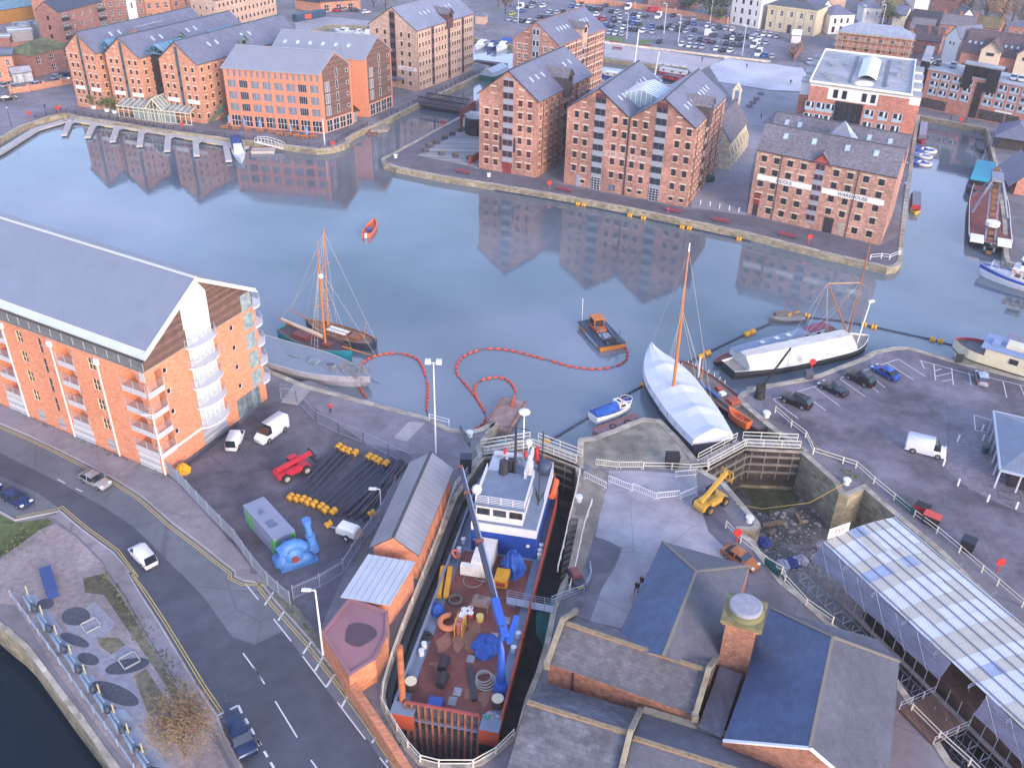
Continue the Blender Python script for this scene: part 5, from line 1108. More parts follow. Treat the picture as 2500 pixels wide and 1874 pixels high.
for i in range(0,n+1,1):
 a=side(i,4);b_=a+dn*.9
 for p,z0 in((a,-6.4),(b_,-6.4)):m.cyl(V((p.x,p.y,z0)),V((p.x,p.y,a.z+(.3 if p is a else-1.5))),.05,n=4,cap=False)
 for z in(-.6,-2.6,-4.6):m.bar(V((a.x,a.y,z)),V((b_.x,b_.y,z)),.07);
 if i<n:
  a2=side(i+1,4);b2=a2+dn*.9
  for z in(-.6,-2.6,-4.6):m.bar(V((b_.x,b_.y,z)),V((b2.x,b2.y,z)),.07);m.bar(V((a.x,a.y,z)),V((a2.x,a2.y,z)),.07)
  if i%2==0:m.bar(V((b_.x,b_.y,-4.6)),V((b2.x,b2.y,-.6)),.06)
[m.bar(side(i,k)+dn*.12,side(i+1,k)+dn*.12,.05)for i in range(n)for k in(1,3)if not 13<=i<=15];[m.bar(side(i,0)+dn*.14,side(i+2,4)+dn*.14,.05)for i in range(0,n-2,2)if not 12<=i<=15];m.build('scaffold_poles',sol('a3abba',.4,.4),o,world=True)
m=MB();a,c=side(0,4),side(n,4);off=dn*.4
for z in(-2.5,):m.bar(V((a.x,a.y,z))+off,V((c.x,c.y,z))+off,.6,.06)
m.bar(V((a.x,a.y,.3)),V((c.x,c.y,.3)),.5,.12);m.build('scaffold_boards',dirty('7b6f6c',.9,.25),o,world=True)
o=thing('covered_ship','rusty brown ship hull under repair beneath the scaffold tent','ship',V((T0.x,T0.y,-6)))
m=MB();L0=(T0+T1)/2+eL*4;w_=(T1-T0).normalized();rings=[]
for i in range(9):
 s=i/8;hw=4.3*(.12+.88*min(1,s*3.2));c=L0+eL*44*s
 rings.append([V((c.x,c.y,0))+w_*x+V((0,0,z))for x,z in((-hw,.4),(-hw*.95,-3),(-hw*.4,-6),(hw*.4,-6),(hw*.95,-3),(hw,.4))])
m.loft(rings);m.build('hull',mat('rusty hull','5f463c',.9,.4,.6,big=.3),o,True,world=True)
c0,c1=side(13,4),side(16,4);cx=dn.normalized();k=MB()
pf=thing('timber_platform','brown timber decked platform bridging to the tent opening','platform',V((c0.x,c0.y,0)));q=[V((c0.x,c0.y,.2)),V((c1.x,c1.y,.2)),V((c1.x,c1.y,.2))+cx*4.6,V((c0.x,c0.y,.2))+cx*4.6]
k.prism([(p.x,p.y)for p in q],.05,.22);k.build('deck',mat('brown planks','6b5348',.85,.2,.8,kind='boards',p=(.55,0)),pf,world=True)
k=MB();railing(k,[q[0],q[3]],1.1,2);railing(k,[q[1],q[2]],1.1,2);k.build('rail',RAILM,pf,world=True)
a=T0+V((0,0,.1));k=MB();sg=thing('banner','white banner with red number on the corner of the scaffold tent','banner',a+(T1-T0)*.05,ang(T0,T1))
k.box(0,3.0,-.05,.05,.2,1.6);k.build('board',WHITE,sg);text('353',1.0,sg.location+(T1-T0).normalized()*1.5+V((0,0,.6))+V((sin(sg.rotation_euler.z),-cos(sg.rotation_euler.z),0))*.06,sg.rotation_euler.z,sol('b23a3a'),sg,sg)
# ================================================================ THE SHIP IN THE DRY DOCK
def N(x,y,z=0):return gp(x,y,z)
S_=(N(961.7,1743,.2)+N(1212,1804,.2))/2;B_=N(1290,1122,.2);LS=43.4;RZ=ang(S_,B_)
SHIP=thing('work_ship','work ship with rust red deck and blue and white wheelhouse in the dry dock','ship',S_,RZ)
RUSTD=mat('rust red deck','6b3736',.75,.22,.55,big=.28,h2='7a4a3f');HULLK=mat('black hull','26262c',.7,.4,.6);ORNG=mat('orange bulwark','a3452e',.7,.18,.8);SBLUE=mat('ship blue','1d3f8f',.5,.12,.5);SDECK=mat('blue grey deck','6f7c90',.7,.12,.6);SWH=dirty('c9c9cf',.5,.07)
def hw(x):return 5.3 if x<33 else 5.3*(1-((x-33)/12)**2.4)
st_=[0,4,8,12,16,20,24,28,32,34,36,38,40,42,43.2]
m=MB();m.loft([[(x,hw(x)-1.6,-5.8),(x,hw(x)-.15,-3),(x,hw(x),-.35)]+[(x,-hw(x),-.35),(x,-hw(x)+.15,-3),(x,-hw(x)+1.6,-5.8)]for x in st_],True);m.build('hull',HULLK,SHIP)
m=MB()
for a,c in zip(st_,st_[1:]):
 m.face([(a,-hw(a)+.1,0),(c,-hw(c)+.1,0),(c,hw(c)-.1,0),(a,hw(a)-.1,0)])
m.build('deck',SDECK,SHIP)
MB().box(1.2,24.2,-4.1,4.1,0,.06).build('cargo_deck',RUSTD,SHIP)
def bulw(x):return.95 if x<30 else.95+(x-30)*.05
for s in(1,-1):
 m=MB()
 for a,c in zip(st_,st_[1:]):
  for o_,e in((0,1),(-.16,-1)):
   m.mi(0 if o_==0 else 1).face([(a,s*(hw(a)+o_),-.35),(c,s*(hw(c)+o_),-.35),(c,s*(hw(c)+o_),bulw(c)),(a,s*(hw(a)+o_),bulw(a))])
  m.mi(2).face([(a,s*(hw(a)+.04),bulw(a)),(c,s*(hw(c)+.04),bulw(c)),(c,s*(hw(c)-.2),bulw(c)),(a,s*(hw(a)-.2),bulw(a))])
 m.build('bulwark',[ORNG if s<0 else mat('dark bulwark','3a3238',.7),SDECK,ORNG if s<0 else SDECK],SHIP)
m=MB()
for s in(1,-1):m.mi(0).box(-.25,.05,3.0*s if s>0 else-5.3,5.3 if s>0 else-3.4,-1.2,.9);m.mi(1).box(-.27,1.2,3.0 if s>0 else-5.3,5.3 if s>0 else-3.4,.9,.96)
m.build('stern_quarter',[ORNG,SDECK],SHIP)
m=MB();m.mi(0);A_=[(.9,4.1,1.5),(.9,-3.2,1.5),(-.9,-3.4,-3.2),(-.9,3.2,-3.2)];m.face(A_);m.mi(1)
for i in range(12):t=i/11;p=V(A_[0]).lerp(V(A_[1]),t);q=V(A_[3]).lerp(V(A_[2]),t);m.bar(p+V((-.1,0,0)),q+V((-.1,0,0)),.22,.25,up=(1,0,0))
for j in range(5):t=j/4;m.mi(0 if j else 2);p=V(A_[0]).lerp(V(A_[3]),t);q=V(A_[1]).lerp(V(A_[2]),t);m.bar(p+V((-.08,0,0)),q+V((-.08,0,0)),.14 if j else.3,.2,up=(1,0,0))
m.build('stern_ramp',[mat('dark plate','3c3a42',.7,.4,.8),mat('rust streaked orange','7c4c3c',.8,.45,1.2),mat('dull red rail','8d4444',.7)],SHIP)
m=MB();m.mi(0).box(24.6,36.5,-4.35,3.35,0,3.1);m.mi(1).box(24.6,36.5,-4.35,3.35,3.1,4.25);m.mi(2).box(24.7,36.4,-4.25,3.25,4.25,4.3);m.build('deckhouse',[SBLUE,SWH,SDECK],SHIP)
m=MB();m.mi(0).box(25.1,31.4,-2.6,2.9,4.3,6.5);m.mi(1).box(24.9,31.6,-2.8,3.1,6.5,6.62);wh=m.build('wheelhouse',[SWH,SDECK],SHIP)
m=MB();[m.box(25.04,25.1,y-.75,y+.75,5.2,6.1)for y in(2.0,.1,-1.8)];m.build('window',GLASS,wh)
MB().box(24.5,24.6,.2,3.1,1.5,1.85).build('name_plate',sol('8d93b0'),SHIP);MB().cyl((24.5,-3.4,1.9),(24.6,-3.4,1.9),.22,n=12).build('porthole',SWH,SHIP)
m=MB();railing(m,[V(p)for p in((31.5,-2.7,6.62),(25.4,-2.7,6.62),(25.4,0,6.62))],1.0,4,1.3,.06);railing(m,[V((25.4,0.05,6.62)),V((25.4,3.0,6.62)),V((31.5,3.0,6.62))],1.0,4,1.3,.06);railing(m,[V((30,-4.3,4.3)),V((36.4,-4.3,4.3)),V((36.4,3.3,4.3)),V((31,3.3,4.3))],1.1,4,1.4,.06);m.build('deck_rail',SWH,SHIP)
m=MB();m.box(32,36,1.9,3.1,4.3,5.9);m.box(30.8,36,-1.9,-1.6,6.5,7.6);m.box(33.2,34.6,-2.1,-1.2,4.3,6.6);m.cyl((32.5,1.0,6.6),(34.4,1.2,6.6),.18);m.box(35.2,35.8,-.6,3,6.2,6.5);m.build('ventilation_trunk',SWH,SHIP)
m=MB();m.cyl((31.9,-.3,4.3),(31.9,-.3,13.5),.2,.13);m.cyl((32.6,.3,4.3),(32.4,.3,8),.45,.4,10);m.cyl((31.4,1.0,6.6),(31.4,1.0,8.4),.6,.5,10)
for z,s in((13,1.6),(11.5,1.2)):m.bar((31.9,-.3-s,z),(31.9,-.3+s,z),.08)
m.cyl((35.5,-3.0,4.3),(35.5,-3.0,10.5),.09);m.cyl((29.2,-3.7,4.3),(29.3,-3.7,9.5),.08);[m.bar((29.3,-3.7,4.6),(29.3+dx,-3.7+dy,6.3),.12)for dx,dy in((.5,.5),(-.5,.3),(0,-.6))];m.build('mast',DRK,SHIP)
m=MB();m.ball((26.4,3.1,7.6),.62);m.ball((36,-1.2,8.2),.45);m.ball((36.0,-.5,12.6),.75,.75,.3);m.cyl((26.4,3.1,4.3),(26.4,3.1,7),.12);m.cyl((36,-1.2,4.3),(36,-1.2,8),.12);m.cyl((36.2,-.5,4.3),(36,-.5,12.5),.07);m.build('radar_dome',WHITE,SHIP,True)
m=MB();[m.cyl((x,y,z),(x,y,z+.7),.2)for x,y,z in((32.1,1.0,9),(32.1,-1.5,9),(32.3,1.0,5.6),(32.3,-1.6,5.6),(36.3,-2,6.2))];m.cyl((36.1,-2.3,5.2),(36.1,-2.3,7.6),.25);m.build('signal_lamp',sol('b23038'),SHIP)
m=MB();m.lathe([(.02,0),(.75,.05),(.9,.4),(.9,1.2),(.7,1.6),(.02,1.7)],(35.6,-3.4,4.3),12);m.build('covered_winch',dirty('3d4a62'),SHIP,True)
MB().cyl((33.2,-4.75,2.6),(36.4,-4.75,2.6),.42,n=10).build('life_jacket_locker',sol('d9622e'),SHIP)
m=MB();[m.cyl((x,y,0),(x,y,.7),.3,n=10)for x,y in((25.5,4.5),(23.8,4.6),(23.2,4.55),(26.5,-4.7),(25.6,-4.7),(24.9,-4.75),(8,4.6),(9,4.6),(12.5,-4.7),(10.5,-4.6),(39,3.2),(39.4,-3.6))];m.build('bollard',sol('cfcfd2'),SHIP)
m=MB()
for x,y in((3.7,4.4),(3.5,-4.4)):m.mi(0).cyl((x,y,0),(x,y,1.0),.62,n=12);m.mi(1).cyl((x,y,1.0),(x,y,1.08),.6,n=12)
m.build('capstan',[sol('4a3c34',.8),sol('cfc3a4')],SHIP)
CR=thing('deck_crane','blue knuckle boom deck crane with long black lattice tipped jib over the ship','crane',S_+Matrix.Rotation(RZ,3,'Z')@V((5.1,-4.4,0)),RZ);CB=sol('2a56b0',.45)
MB().cyl((0,0,0),(0,0,1.6),.8,.6,14).build('pedestal',CB,CR)
m=MB();m.tube([(0,0,1.2),(.1,.05,3.2),(.6,.2,5.4),(1.4,.35,7.4)],[.5,.42,.36,.32],8);m.build('column',CB,CR,True)
tip=N(1124,1140,8.5);tl=Matrix.Rotation(-RZ,3,'Z')@(tip-CR.location);kn=V((1.4,.35,7.4));dv_=(tl-kn).normalized()
m=MB();m.bar(kn+V((-.7,-.5,-.4)),kn+dv_*3.4+V((0,0,.2)),.75,1.0);m.bar(kn+V((-.9,-.9,-.7)),kn+V((2.0,-1.1,-.3)),.5,.7);m.build('knuckle',CB,CR)
for a,c,w_ in((0,12,.5),(11,20,.42),(19,99,.34)):
 m=MB();L_=(tl-kn).length;p,q=kn+dv_*a,kn+dv_*min(c,L_);m.mi(0).bar(p,q,w_,w_*1.1);m.mi(1).bar(p+V((0,-w_*.75,.1)),q+V((0,-w_*.75,.1)),.14);m.mi(2).bar(q-dv_*.25,q+dv_*.1,w_*1.7,w_*1.6);m.build('jib_section',[sol('3c3e4c',.5),sol('a9b2c8',.3,.5),dirty('7a4a3a')],CR)
def dl(x,y,z=.06):return S_+Matrix.Rotation(RZ,3,'Z')@V((x,y,z))
def put(mb,name,mats,x,y,label,cat,rz=0.,group=None,z=.06,smooth=False):
 o=mb.build(name,mats,None,smooth);place(o,dl(x,y,z),RZ+rz);return tag(o,label,cat,group,'thing')
def tarp(r,h,seed):
 rr=random.Random(seed);m=MB();n=22
 m.loft([[(r*f*(1+.3*rr.uniform(-1,1))*cos(2*pi*j/n),r*f*(1+.3*rr.uniform(-1,1))*sin(2*pi*j/n),h*z*(1+.15*rr.uniform(-1,1)))for j in range(n)]for f,z in((1,0),(1.0,.2),(.88,.42),(.72,.66),(.5,.88),(.25,.98),(.02,1.02))]);return m
TB=mat('blue tarpaulin','24509f',.65,.3,2)
put(tarp(1.5,1.1,3),'tarpaulin',TB,10.3,-1.7,'crumpled blue tarpaulin heap on the red deck beside the crane','tarpaulin')
put(tarp(1.25,2.9,4),'covered_machine',TB,22.0,-2.2,'tall machine wrapped in blue tarpaulin by the blue wheelhouse wall','covered machine')
put(tarp(.7,1.3,6),'covered_drum',TB,14.0,4.5,'small blue wrapped bundle on the left side deck of the ship','bundle')
m=MB();m.mi(0).box(-1.0,1.0,-.75,.75,.35,1.5);m.mi(1).box(-.5,.5,-.76,-.74,.7,1.2);m.mi(1).box(-1.01,-1.0,-.5,.5,.6,1.2);[m.cyl((x,-.85,.35),(x,-.7,.35),.35)for x in(0,)];m.box(-.5,.5,-.5,.5,0,.35)
put(m,'generator',[mat('yellow plant','c98d1e',.6,.15),sol('9a3a2e')],19.7,-1.4,'yellow wheeled generator on the red deck in front of the blue wall','generator')
m=MB();[m.bar((-2.2,y,.4),(2.2,y+.2,.5),.55,.7)for y in(-.4,.4)]
put(m,'yellow_beam',mat('yellow plant','',0),18.2,4.75,'pair of yellow steel beams lashed on the left side deck','beams',.1)
WB=dirty('cfc9c4')
m=MB();m.box(-2.2,2.0,-1.1,1.1,0,2.3);m.box(-2.8,-2.2,.0,2.2,.6,2.0);put(m,'deck_cabin',[WB],22.4,1.2,'small white deck cabin left of the blue covered machine','cabin')
for i,(x,y)in enumerate(((14.6,1.7),(14.9,1.1),(14.0,1.5),(14.25,.9))):
 m=MB();m.mi(0).cyl((0,0,0),(0,0,.5),.28,.32,12);m.mi(1).cyl((0,0,.5),(0,0,.55),.34,n=12);put(m,'bucket',[sol('b84a3c'),WHITE],x,y,'red bucket with white lid in a cluster of four on the ship deck','bucket',0,'buckets on the ship deck')
m=MB();m.cyl((0,0,0),(0,0,.7),.4,.42,12);put(m,'bucket',sol('c9b06a'),13.9,-.2,'yellow open tub right of the white lidded buckets','tub')
def torus(m,c,R,r,n=18,k=6,a=2*pi):
 return m.tube([(c[0]+R*cos(a*i/n),c[1]+R*sin(a*i/n),c[2])for i in range(n+1)],r,k)
put(torus(MB(),(0,0,.35),.95,.33,16,8,5.4),'hose',mat('orange ribbed hose','cf7f58',.7,.3,4),12.6,2.9,'coiled fat orange ventilation hose on the red deck','hose',smooth=True)
put(torus(MB(),(0,0,.2),.7,.22),'tyre',sol('55504c',.9),16.1,3.1,'old tyre lying flat on the left of the red deck','tyre',smooth=True)
put(torus(MB(),(0,0,.2),.45,.2),'tyre',sol('26252a',.9),10.3,4.7,'black tyre on the grey left side deck','tyre',smooth=True)
m=MB();m.mi(0);[m.bar((x,y,0),(x,y,1.6),.09)for x in(-.9,.9)for y in(-.4,.4)];[m.bar((-.9,y,z),(.9,y,z),.08)for y in(-.4,.4)for z in(.1,.9,1.6)];m.mi(1);[m.cyl((x,0,.1),(x,0,1.5),.3,n=10)for x in(-.5,.2)];m.mi(2).box(.5,1.3,-.3,.3,.9,1.5)
put(m,'gas_bottle_cage',[sol('c9a02a'),sol('b4655c'),WHITE],12.0,1.5,'yellow framed gas bottle trolley in the middle of the deck','gas bottle cage')
for i,(x,y)in enumerate(((6.9,1.9),(4.9,1.5))):
 put(MB().cyl((0,-.75,.5),(0,.75,.5),.5,n=14),'drum',sol('23232a',.6),x,y,('black drum fender on the deck, the one nearer the wheelhouse','black drum fender on the deck, the one nearer the stern ramp')[i],'drum',1.5)
put(MB().cyl((0,0,-1.5),(0,0,8.4),.34,.32,12),'mooring_pile',mat('rusty orange pile','9c6042',.85,.35,1.2),1.3,4.5,'tall rusty orange tube pile at the left stern corner of the ship','pile')
m=MB();m.bar((-2.0,0,.2),(2.0,0,.25),.5,.35);put(m,'steel_beam',sol('2e2e38'),5.3,-1.4,'dark steel beam lying on the deck near the crane base','beam',.35)
m=MB();[torus(m,(.1*i,.1*i,.15+.12*i),1.1-.12*i,.07)for i in range(4)];put(m,'hose_coil',sol('9c9a94'),5.9,-2.7,'coil of pale hose beside the blue crane pedestal','hose')
m=MB();torus(m,(0,0,.1),1.1,.05);torus(m,(1.3,-.9,.1),1.2,.05);put(m,'rope',sol('8f8a86'),19.5,1.9,'loose coils of grey cable in front of the white deck cabin','cable')
m=MB();m.box(-.8,.8,-1.0,1.0,1.0,1.1);[m.bar((x,y,0),(x,y,1),.1)for x in(-.7,.7)for y in(-.9,.9)];[m.box(random.uniform(-.7,.5),random.uniform(-.3,.7),random.uniform(-.9,.4),random.uniform(.4,.9),1.1,1.1+random.uniform(.1,.4))for i in range(5)];put(m,'workbench',dirty('7d6a64',.8,.3),15.6,.1,'cluttered workbench of tools on the red deck','workbench')
m=MB();torus(m,(0,0,0),.5,.14,16,8);k=put(m,'lifebuoy',sol('d9694a'),22.4,4.6,'orange lifebuoy on the left bulwark beside the blue deckhouse','lifebuoy',z=1.0,smooth=True);k.rotation_euler=(.7,0,RZ)
m=tarp(.95,.9,9);put(m,'net_heap',dirty('9b9ba4',.8),1.4,-4.2,'grey net heap at the right stern corner','net')
m=MB();m.cyl((0,0,0),(.2,0,1.2),.3,.2);put(m,'green_cover',sol('2f8f72'),1.0,-3.9,'green wrapped pump at the right stern corner','pump')
put(MB().box(-.9,.9,-.7,.7,0,.5),'blue_crate',sol('2d4a9c'),1.9,1.5,'flat blue crate behind the rusty stern ramp','crate')
m=MB();[m.box(x,y,a,b_,.07,.085)for x,y,a,b_ in()];rr=random.Random(2)
for i in range(14):
 cx,cy=rr.uniform(3,22),rr.uniform(-3.6,3.6);m.face([(cx+rr.uniform(.5,1.6)*cos(t)*(1.2 if i%2 else.5),cy+rr.uniform(.4,.9)*sin(t),.072+i*.0015)for t in[2*pi*j/11 for j in range(11)]])
m.build('worn_patch',mat('worn brown deck','8a5f4c',.85,.2,1.5),SHIP)
m=MB();[m.box(x-.5,x+.5,y-.4,y+.4,.075,.1)for x,y in((21,3.2),(17,-3.2),(14.5,-3),(8.5,-.5),(3,0),(12,-2.2),(4.2,-.2))];m.build('deck_fitting',dirty('8a8a90',.6,.3),SHIP)
a,c=dl(16.6,-2.6,.9),g(32,385,322,.15);k=thing('gangway','grey aluminium gangway from the red deck to the quay','gangway',a);m=MB();m.bar(a,c,1.0,.1);m.build('walkway',sol('a5a9b4',.4,.4),k,world=True);m=MB();n_=V((-(c-a).y,(c-a).x,0)).normalized()*.5;[railing(m,[a+n_*s,c+n_*s],1.0,3,1.0)for s in(-1,1)];m.build('rail',sol('a5a9b4',.4,.4),k,world=True)
m=MB();p0,p1=g(32,240,270,.1),g(32,410,270,.1);n8=8
gn=[[p0.lerp(p1,i/n8)+(g(32,330,520,-.5)-g(32,330,270,0))*j/5+V((0,0,-2.2*sin(pi*i/n8)*j/5+.15*sin(i*2+j)))for i in range(n8+1)]for j in range(6)]
for j in range(5):
 for i in range(n8):m.face([gn[j][i],gn[j][i+1],gn[j+1][i+1],gn[j+1][i]])
k=m.build('safety_net',mat('teal net','1f6a66',.8,.3,2),None,True);tag(k,'teal safety net slung below the gangway end','net',kind='thing')
# ================================================================ BOATS AFLOAT
def hullmb(L_,B,fb,stern=.7,sheer=.35,draft=.5,p=2.2,bul=.3,fine=.5,n=18):
 m=MB();R_=[]
 def w(t):return B/2*min(1,stern+(1-stern)*sin(min(1,t/.4)*pi/2))*max(.015,1-max(0,(t-fine)/(1-fine))**p)
 def z(t):return fb+sheer*(2*t-1)**2*(1.3 if t>.5 else.6)
 ts=[i/n for i in range(n+1)];X=lambda t:-L_/2+L_*t
 for t in ts:R_.append([(X(t)-(0.04*L_ if t==1 else 0),-w(t)*.8,-draft),(X(t),-w(t),z(t)*.5),(X(t),-w(t),z(t)),(X(t),w(t),z(t)),(X(t),w(t),z(t)*.5),(X(t)-(.04*L_ if t==1 else 0),w(t)*.8,-draft)])
 for a,c in zip(R_,R_[1:]):
  for i in(0,1):m.mi(0).mesh([a[i],a[i+1],c[i+1],c[i]],[(3,2,1,0)])
  for i in(3,4):m.mi(0).mesh([a[i],a[i+1],c[i+1],c[i]],[(3,2,1,0)])
 m.face([R_[0][i]for i in(5,4,3,2,1,0)])
 for t,u in zip(ts,ts[1:]):
  e=.1;m.mi(1).face([(X(t),-w(t)+e,z(t)-bul),(X(u),-w(u)+e,z(u)-bul),(X(u),w(u)-e,z(u)-bul),(X(t),w(t)-e,z(t)-bul)])
  for s in(1,-1):
   m.mi(2).face([(X(t),s*w(t),z(t)),(X(u),s*w(u),z(u)),(X(u),s*max(0,w(u)-.14),z(u)+.02),(X(t),s*max(0,w(t)-.14),z(t)+.02)])
   m.mi(2).face([(X(t),s*max(0,w(t)-.14),z(t)+.02),(X(u),s*max(0,w(u)-.14),z(u)+.02),(X(u),s*max(0,w(u)-.12),z(u)-bul),(X(t),s*max(0,w(t)-.12),z(t)-bul)])
 return m,w,z
def boat(name,label,cat,a,c,B,fb,mats,z0=WZ,group=None,**k):
 "a: stern point, c: bow point"
 L_=(V((c.x,c.y,0))-V((a.x,a.y,0))).length;o=thing(name,label,cat,V(((a.x+c.x)/2,(a.y+c.y)/2,z0)),ang(a,c),group)
 m,w,z=hullmb(L_,B,fb,**k);m.build('hull',mats,o);o['L']=L_;return o,L_,w,z
def Gw(t,x,y):return g(t,x,y,WZ+.6)
OAK=mat('varnished brown','84553c',.6,.2,1.2);MASTM=mat('varnished mast','b87038',.45,.12,1.0);PLANK=mat('deck planks','8d7d72',.8,.2,.8,kind='boards',p=(.3,1));ROPE=sol('a8a39c',.8)
def rod(m,a,c,r=.025):m.cyl(a,c,r,n=4,cap=False)
LN={}
def lean(m,o,z0=1.5):
 kx,ky=LN[o.name];m.v=[(x+kx*max(0,z-z0),y+ky*max(0,z-z0),z)for x,y,z in m.v];return m
def mastpt(o,base,top,hz=1.0):
 "mast base and tip in local coordinates from the two measured points"
 b0=g(*base,WZ+hz);h=ht(b0,*top)-WZ;im=o.matrix_world.inverted();bl=im@b0;tl_=im@g(*top,WZ+h);LN[o.name]=((tl_.x-bl.x)/h,(tl_.y-bl.y)/h);return bl,h
o,L_,w_,z_=boat('sailing_ketch','brown wooden ketch with white deckhouse tops moored outside the teal cutter','sailing boat',Gw(11,1010,1330),Gw(11,440,1150),4.2,1.3,[mat('dark navy hull','2c3040',.5),PLANK,OAK],stern=.45)
m=MB();m.mi(0).box(-.14*L_,.17*L_,-1.0,1.0,1.0,1.45);m.mi(1).box(-.12*L_,.15*L_,-.75,-.15,1.45,1.5);m.box(-.12*L_,.15*L_,.15,.75,1.45,1.5);m.mi(0).box(-.30*L_,-.18*L_,-.9,.9,1.0,1.6);m.box(.25*L_,.33*L_,-.5,.5,1,1.4);m.build('deckhouse',[OAK,WHITE],o)
bp,H1=mastpt(o,(11,625,1165),(11,593,335));m=MB();m.cyl((bp.x,bp.y,.8),(bp.x,bp.y,H1),.17,.09);m.bar((bp.x,bp.y-1.4,H1*.66),(bp.x,bp.y+1.4,H1*.66),.07);m.bar((bp.x,bp.y-1.2,H1*.42),(bp.x,bp.y+1.2,H1*.42),.07);lean(m,o).build('mast',MASTM,o)
m=MB();m.cyl((L_/2-1,0,1.7),(L_/2+3.2,0,2.5),.11,.07);m.cyl((-L_/2+2,0,1),(-L_/2+1.2,0,5),.06);m.build('bowsprit',MASTM,o)
m=MB();T_=(bp.x,bp.y,H1-.6);[rod(m,T_,e)for e in((L_/2+3.1,0,2.5),(-L_/2-.6,0,1.6),(bp.x-1,2,1.5),(bp.x-1,-2,1.5),(bp.x+.8,2,1.5),(bp.x+.8,-2,1.5),(L_/2,0,1.8))];lean(m,o,2.6).build('rigging',ROPE,o)
o,L_,w_,z_=boat('sailing_cutter','teal hulled cutter with furled cream sail on its boom, beside the grey barge','sailing boat',Gw(11,240,1215),Gw(11,835,1430),4.6,1.6,[mat('teal hull','1e7b8c',.5,.1),mat('dark deck','4c4048',.8,.2,.8),OAK],stern=.5)
m=MB();m.mi(0).box(-.30*L_,-.10*L_,-1.0,1.0,1.2,1.8);m.box(.1*L_,.2*L_,-.7,.7,1.2,1.7);m.build('deckhouse',[sol('6b2f28',.5)],o)
bp,H1=mastpt(o,(11,605,1335),(11,525,440));m=MB();m.cyl((bp.x,bp.y,.9),(bp.x,bp.y,H1*.8),.2,.14);m.cyl((bp.x+.2,bp.y,H1*.62),(bp.x+.2,bp.y,H1),.11,.06);m.bar((bp.x,bp.y-1.8,H1*.45),(bp.x,bp.y+1.8,H1*.45),.08);lean(m,o).build('mast',MASTM,o)
m=MB();m.cyl((L_/2-2,0,2.1),(L_/2+5,0,2.4),.14,.08);m.build('bowsprit',MASTM,o)
m=MB();m.cyl((bp.x-.4,bp.y,2.4),(-L_/2-.5,0,3.0),.12,.09);m.mi(1).tube([(bp.x-.5,bp.y,2.8),(bp.x-3,bp.y*.8,2.95),(-L_/4,bp.y*.4,3.0),(-L_/2+.2,0,3.25)],[.28,.34,.3,.2],8);m.build('boom',[MASTM,dirty('bfae9c',.8)],o)
m=MB();T_=(bp.x,bp.y,H1*.78);[rod(m,T_,e)for e in((L_/2+4.9,0,2.4),(-L_/2,0,3.1),(bp.x-1.2,2.2,1.8),(bp.x-1.2,-2.2,1.8),(bp.x+.2,2.2,1.8),(bp.x+.2,-2.2,1.8),(bp.x-.5,2.2,1.8),(bp.x-.5,-2.2,1.8),(L_/2,0,2))];[m.bar((bp.x-.4,s*2.0*(1-k/16),2+k),(bp.x+.2,s*2.0*(1-k/16),2+k),.04)for k in range(0,9)for s in(1,-1)];lean(m,o,2.6).build('rigging',ROPE,o)
m=MB();m.ball((bp.x+.3,bp.y,H1*.70),.4);lean(m,o).build('radar',WHITE,o,True)
o,L_,w_,z_=boat('barge','wide flat grey decked barge with white side moored against the quay by the apartments','barge',g(11,-420,1230,WZ+1),g(21,985,40,WZ+1),7.0,1.7,[mat('scuffed white hull','9d9ba4',.7,.25),mat('grey painted deck','7e8896',.75,.08,.5),dirty('b9b7bd')],stern=.85,bul=.08,fine=.6,sheer=.2)
m=MB();m.mi(0).box(5,6.6,-.6,.6,1.7,2.1);m.box(8,9.6,-.7,.7,1.7,2.1);m.box(1,3.2,-.12,.12,1.75,1.9);m.mi(1).box(8.3,9.3,-.5,.5,2.1,2.14);m.build('hatch',[dirty('7f8a92'),GLASS],o)
rr=random.Random(8);m=MB()
for i in range(60):x,y=rr.uniform(L_/2-6,L_/2-1),rr.uniform(-1.6,1.6);m.bar((x,y,1.75),(x+rr.uniform(-1,1),y+rr.uniform(-.8,.8),1.8+rr.uniform(0,1.3)),.07)
k=m.build('scrap_heap',dirty('8e8278',.9,.4));place(k,o.location,o.rotation_euler.z);tag(k,'tangled heap of driftwood and scrap on the bow of the grey barge','scrap heap',kind='thing')
o,L_,w_,z_=boat('workboat','small orange open boat with white outboard motor alone on the water','boat',Gw(11,945,395),Gw(11,1020,270),2.3,.8,[mat('orange boat','d0684a',.5,.1),mat('orange inside','b8573f',.6,.15),sol('d5745a')],stern=.85,bul=.5)
m=MB();m.mi(0).box(-L_/2-.5,-L_/2,-.2,.2,.1,1.1);m.mi(1).box(-1.6,-.4,-.4,.5,.4,.8);m.build('outboard_motor',[WHITE,sol('2d4c8f')],o)
o,L_,w_,z_=boat('dredger','orange and dark blue pontoon dredger trailing a red float line','dredger',Gw(12,885,1335),Gw(12,680,1110),4.6,.8,[mat('orange float','c0762c',.6,.15),mat('dark deck plate','3f4450',.7,.3),sol('333a48')],stern=1,fine=.85,p=4,bul=.02,sheer=0)
h=L_/2
m=MB();[m.box(-h,h-.5,s*1.75-.55,s*1.75+.55,.8,1.05)for s in(1,-1)];m.mi(1);[m.box(-h+1,1,s*2.32-.02,s*2.32+.02,.2,.8)for s in(1,-1)];m.build('side_pontoon',[sol('2e3a52'),sol('9da5b4')],o)
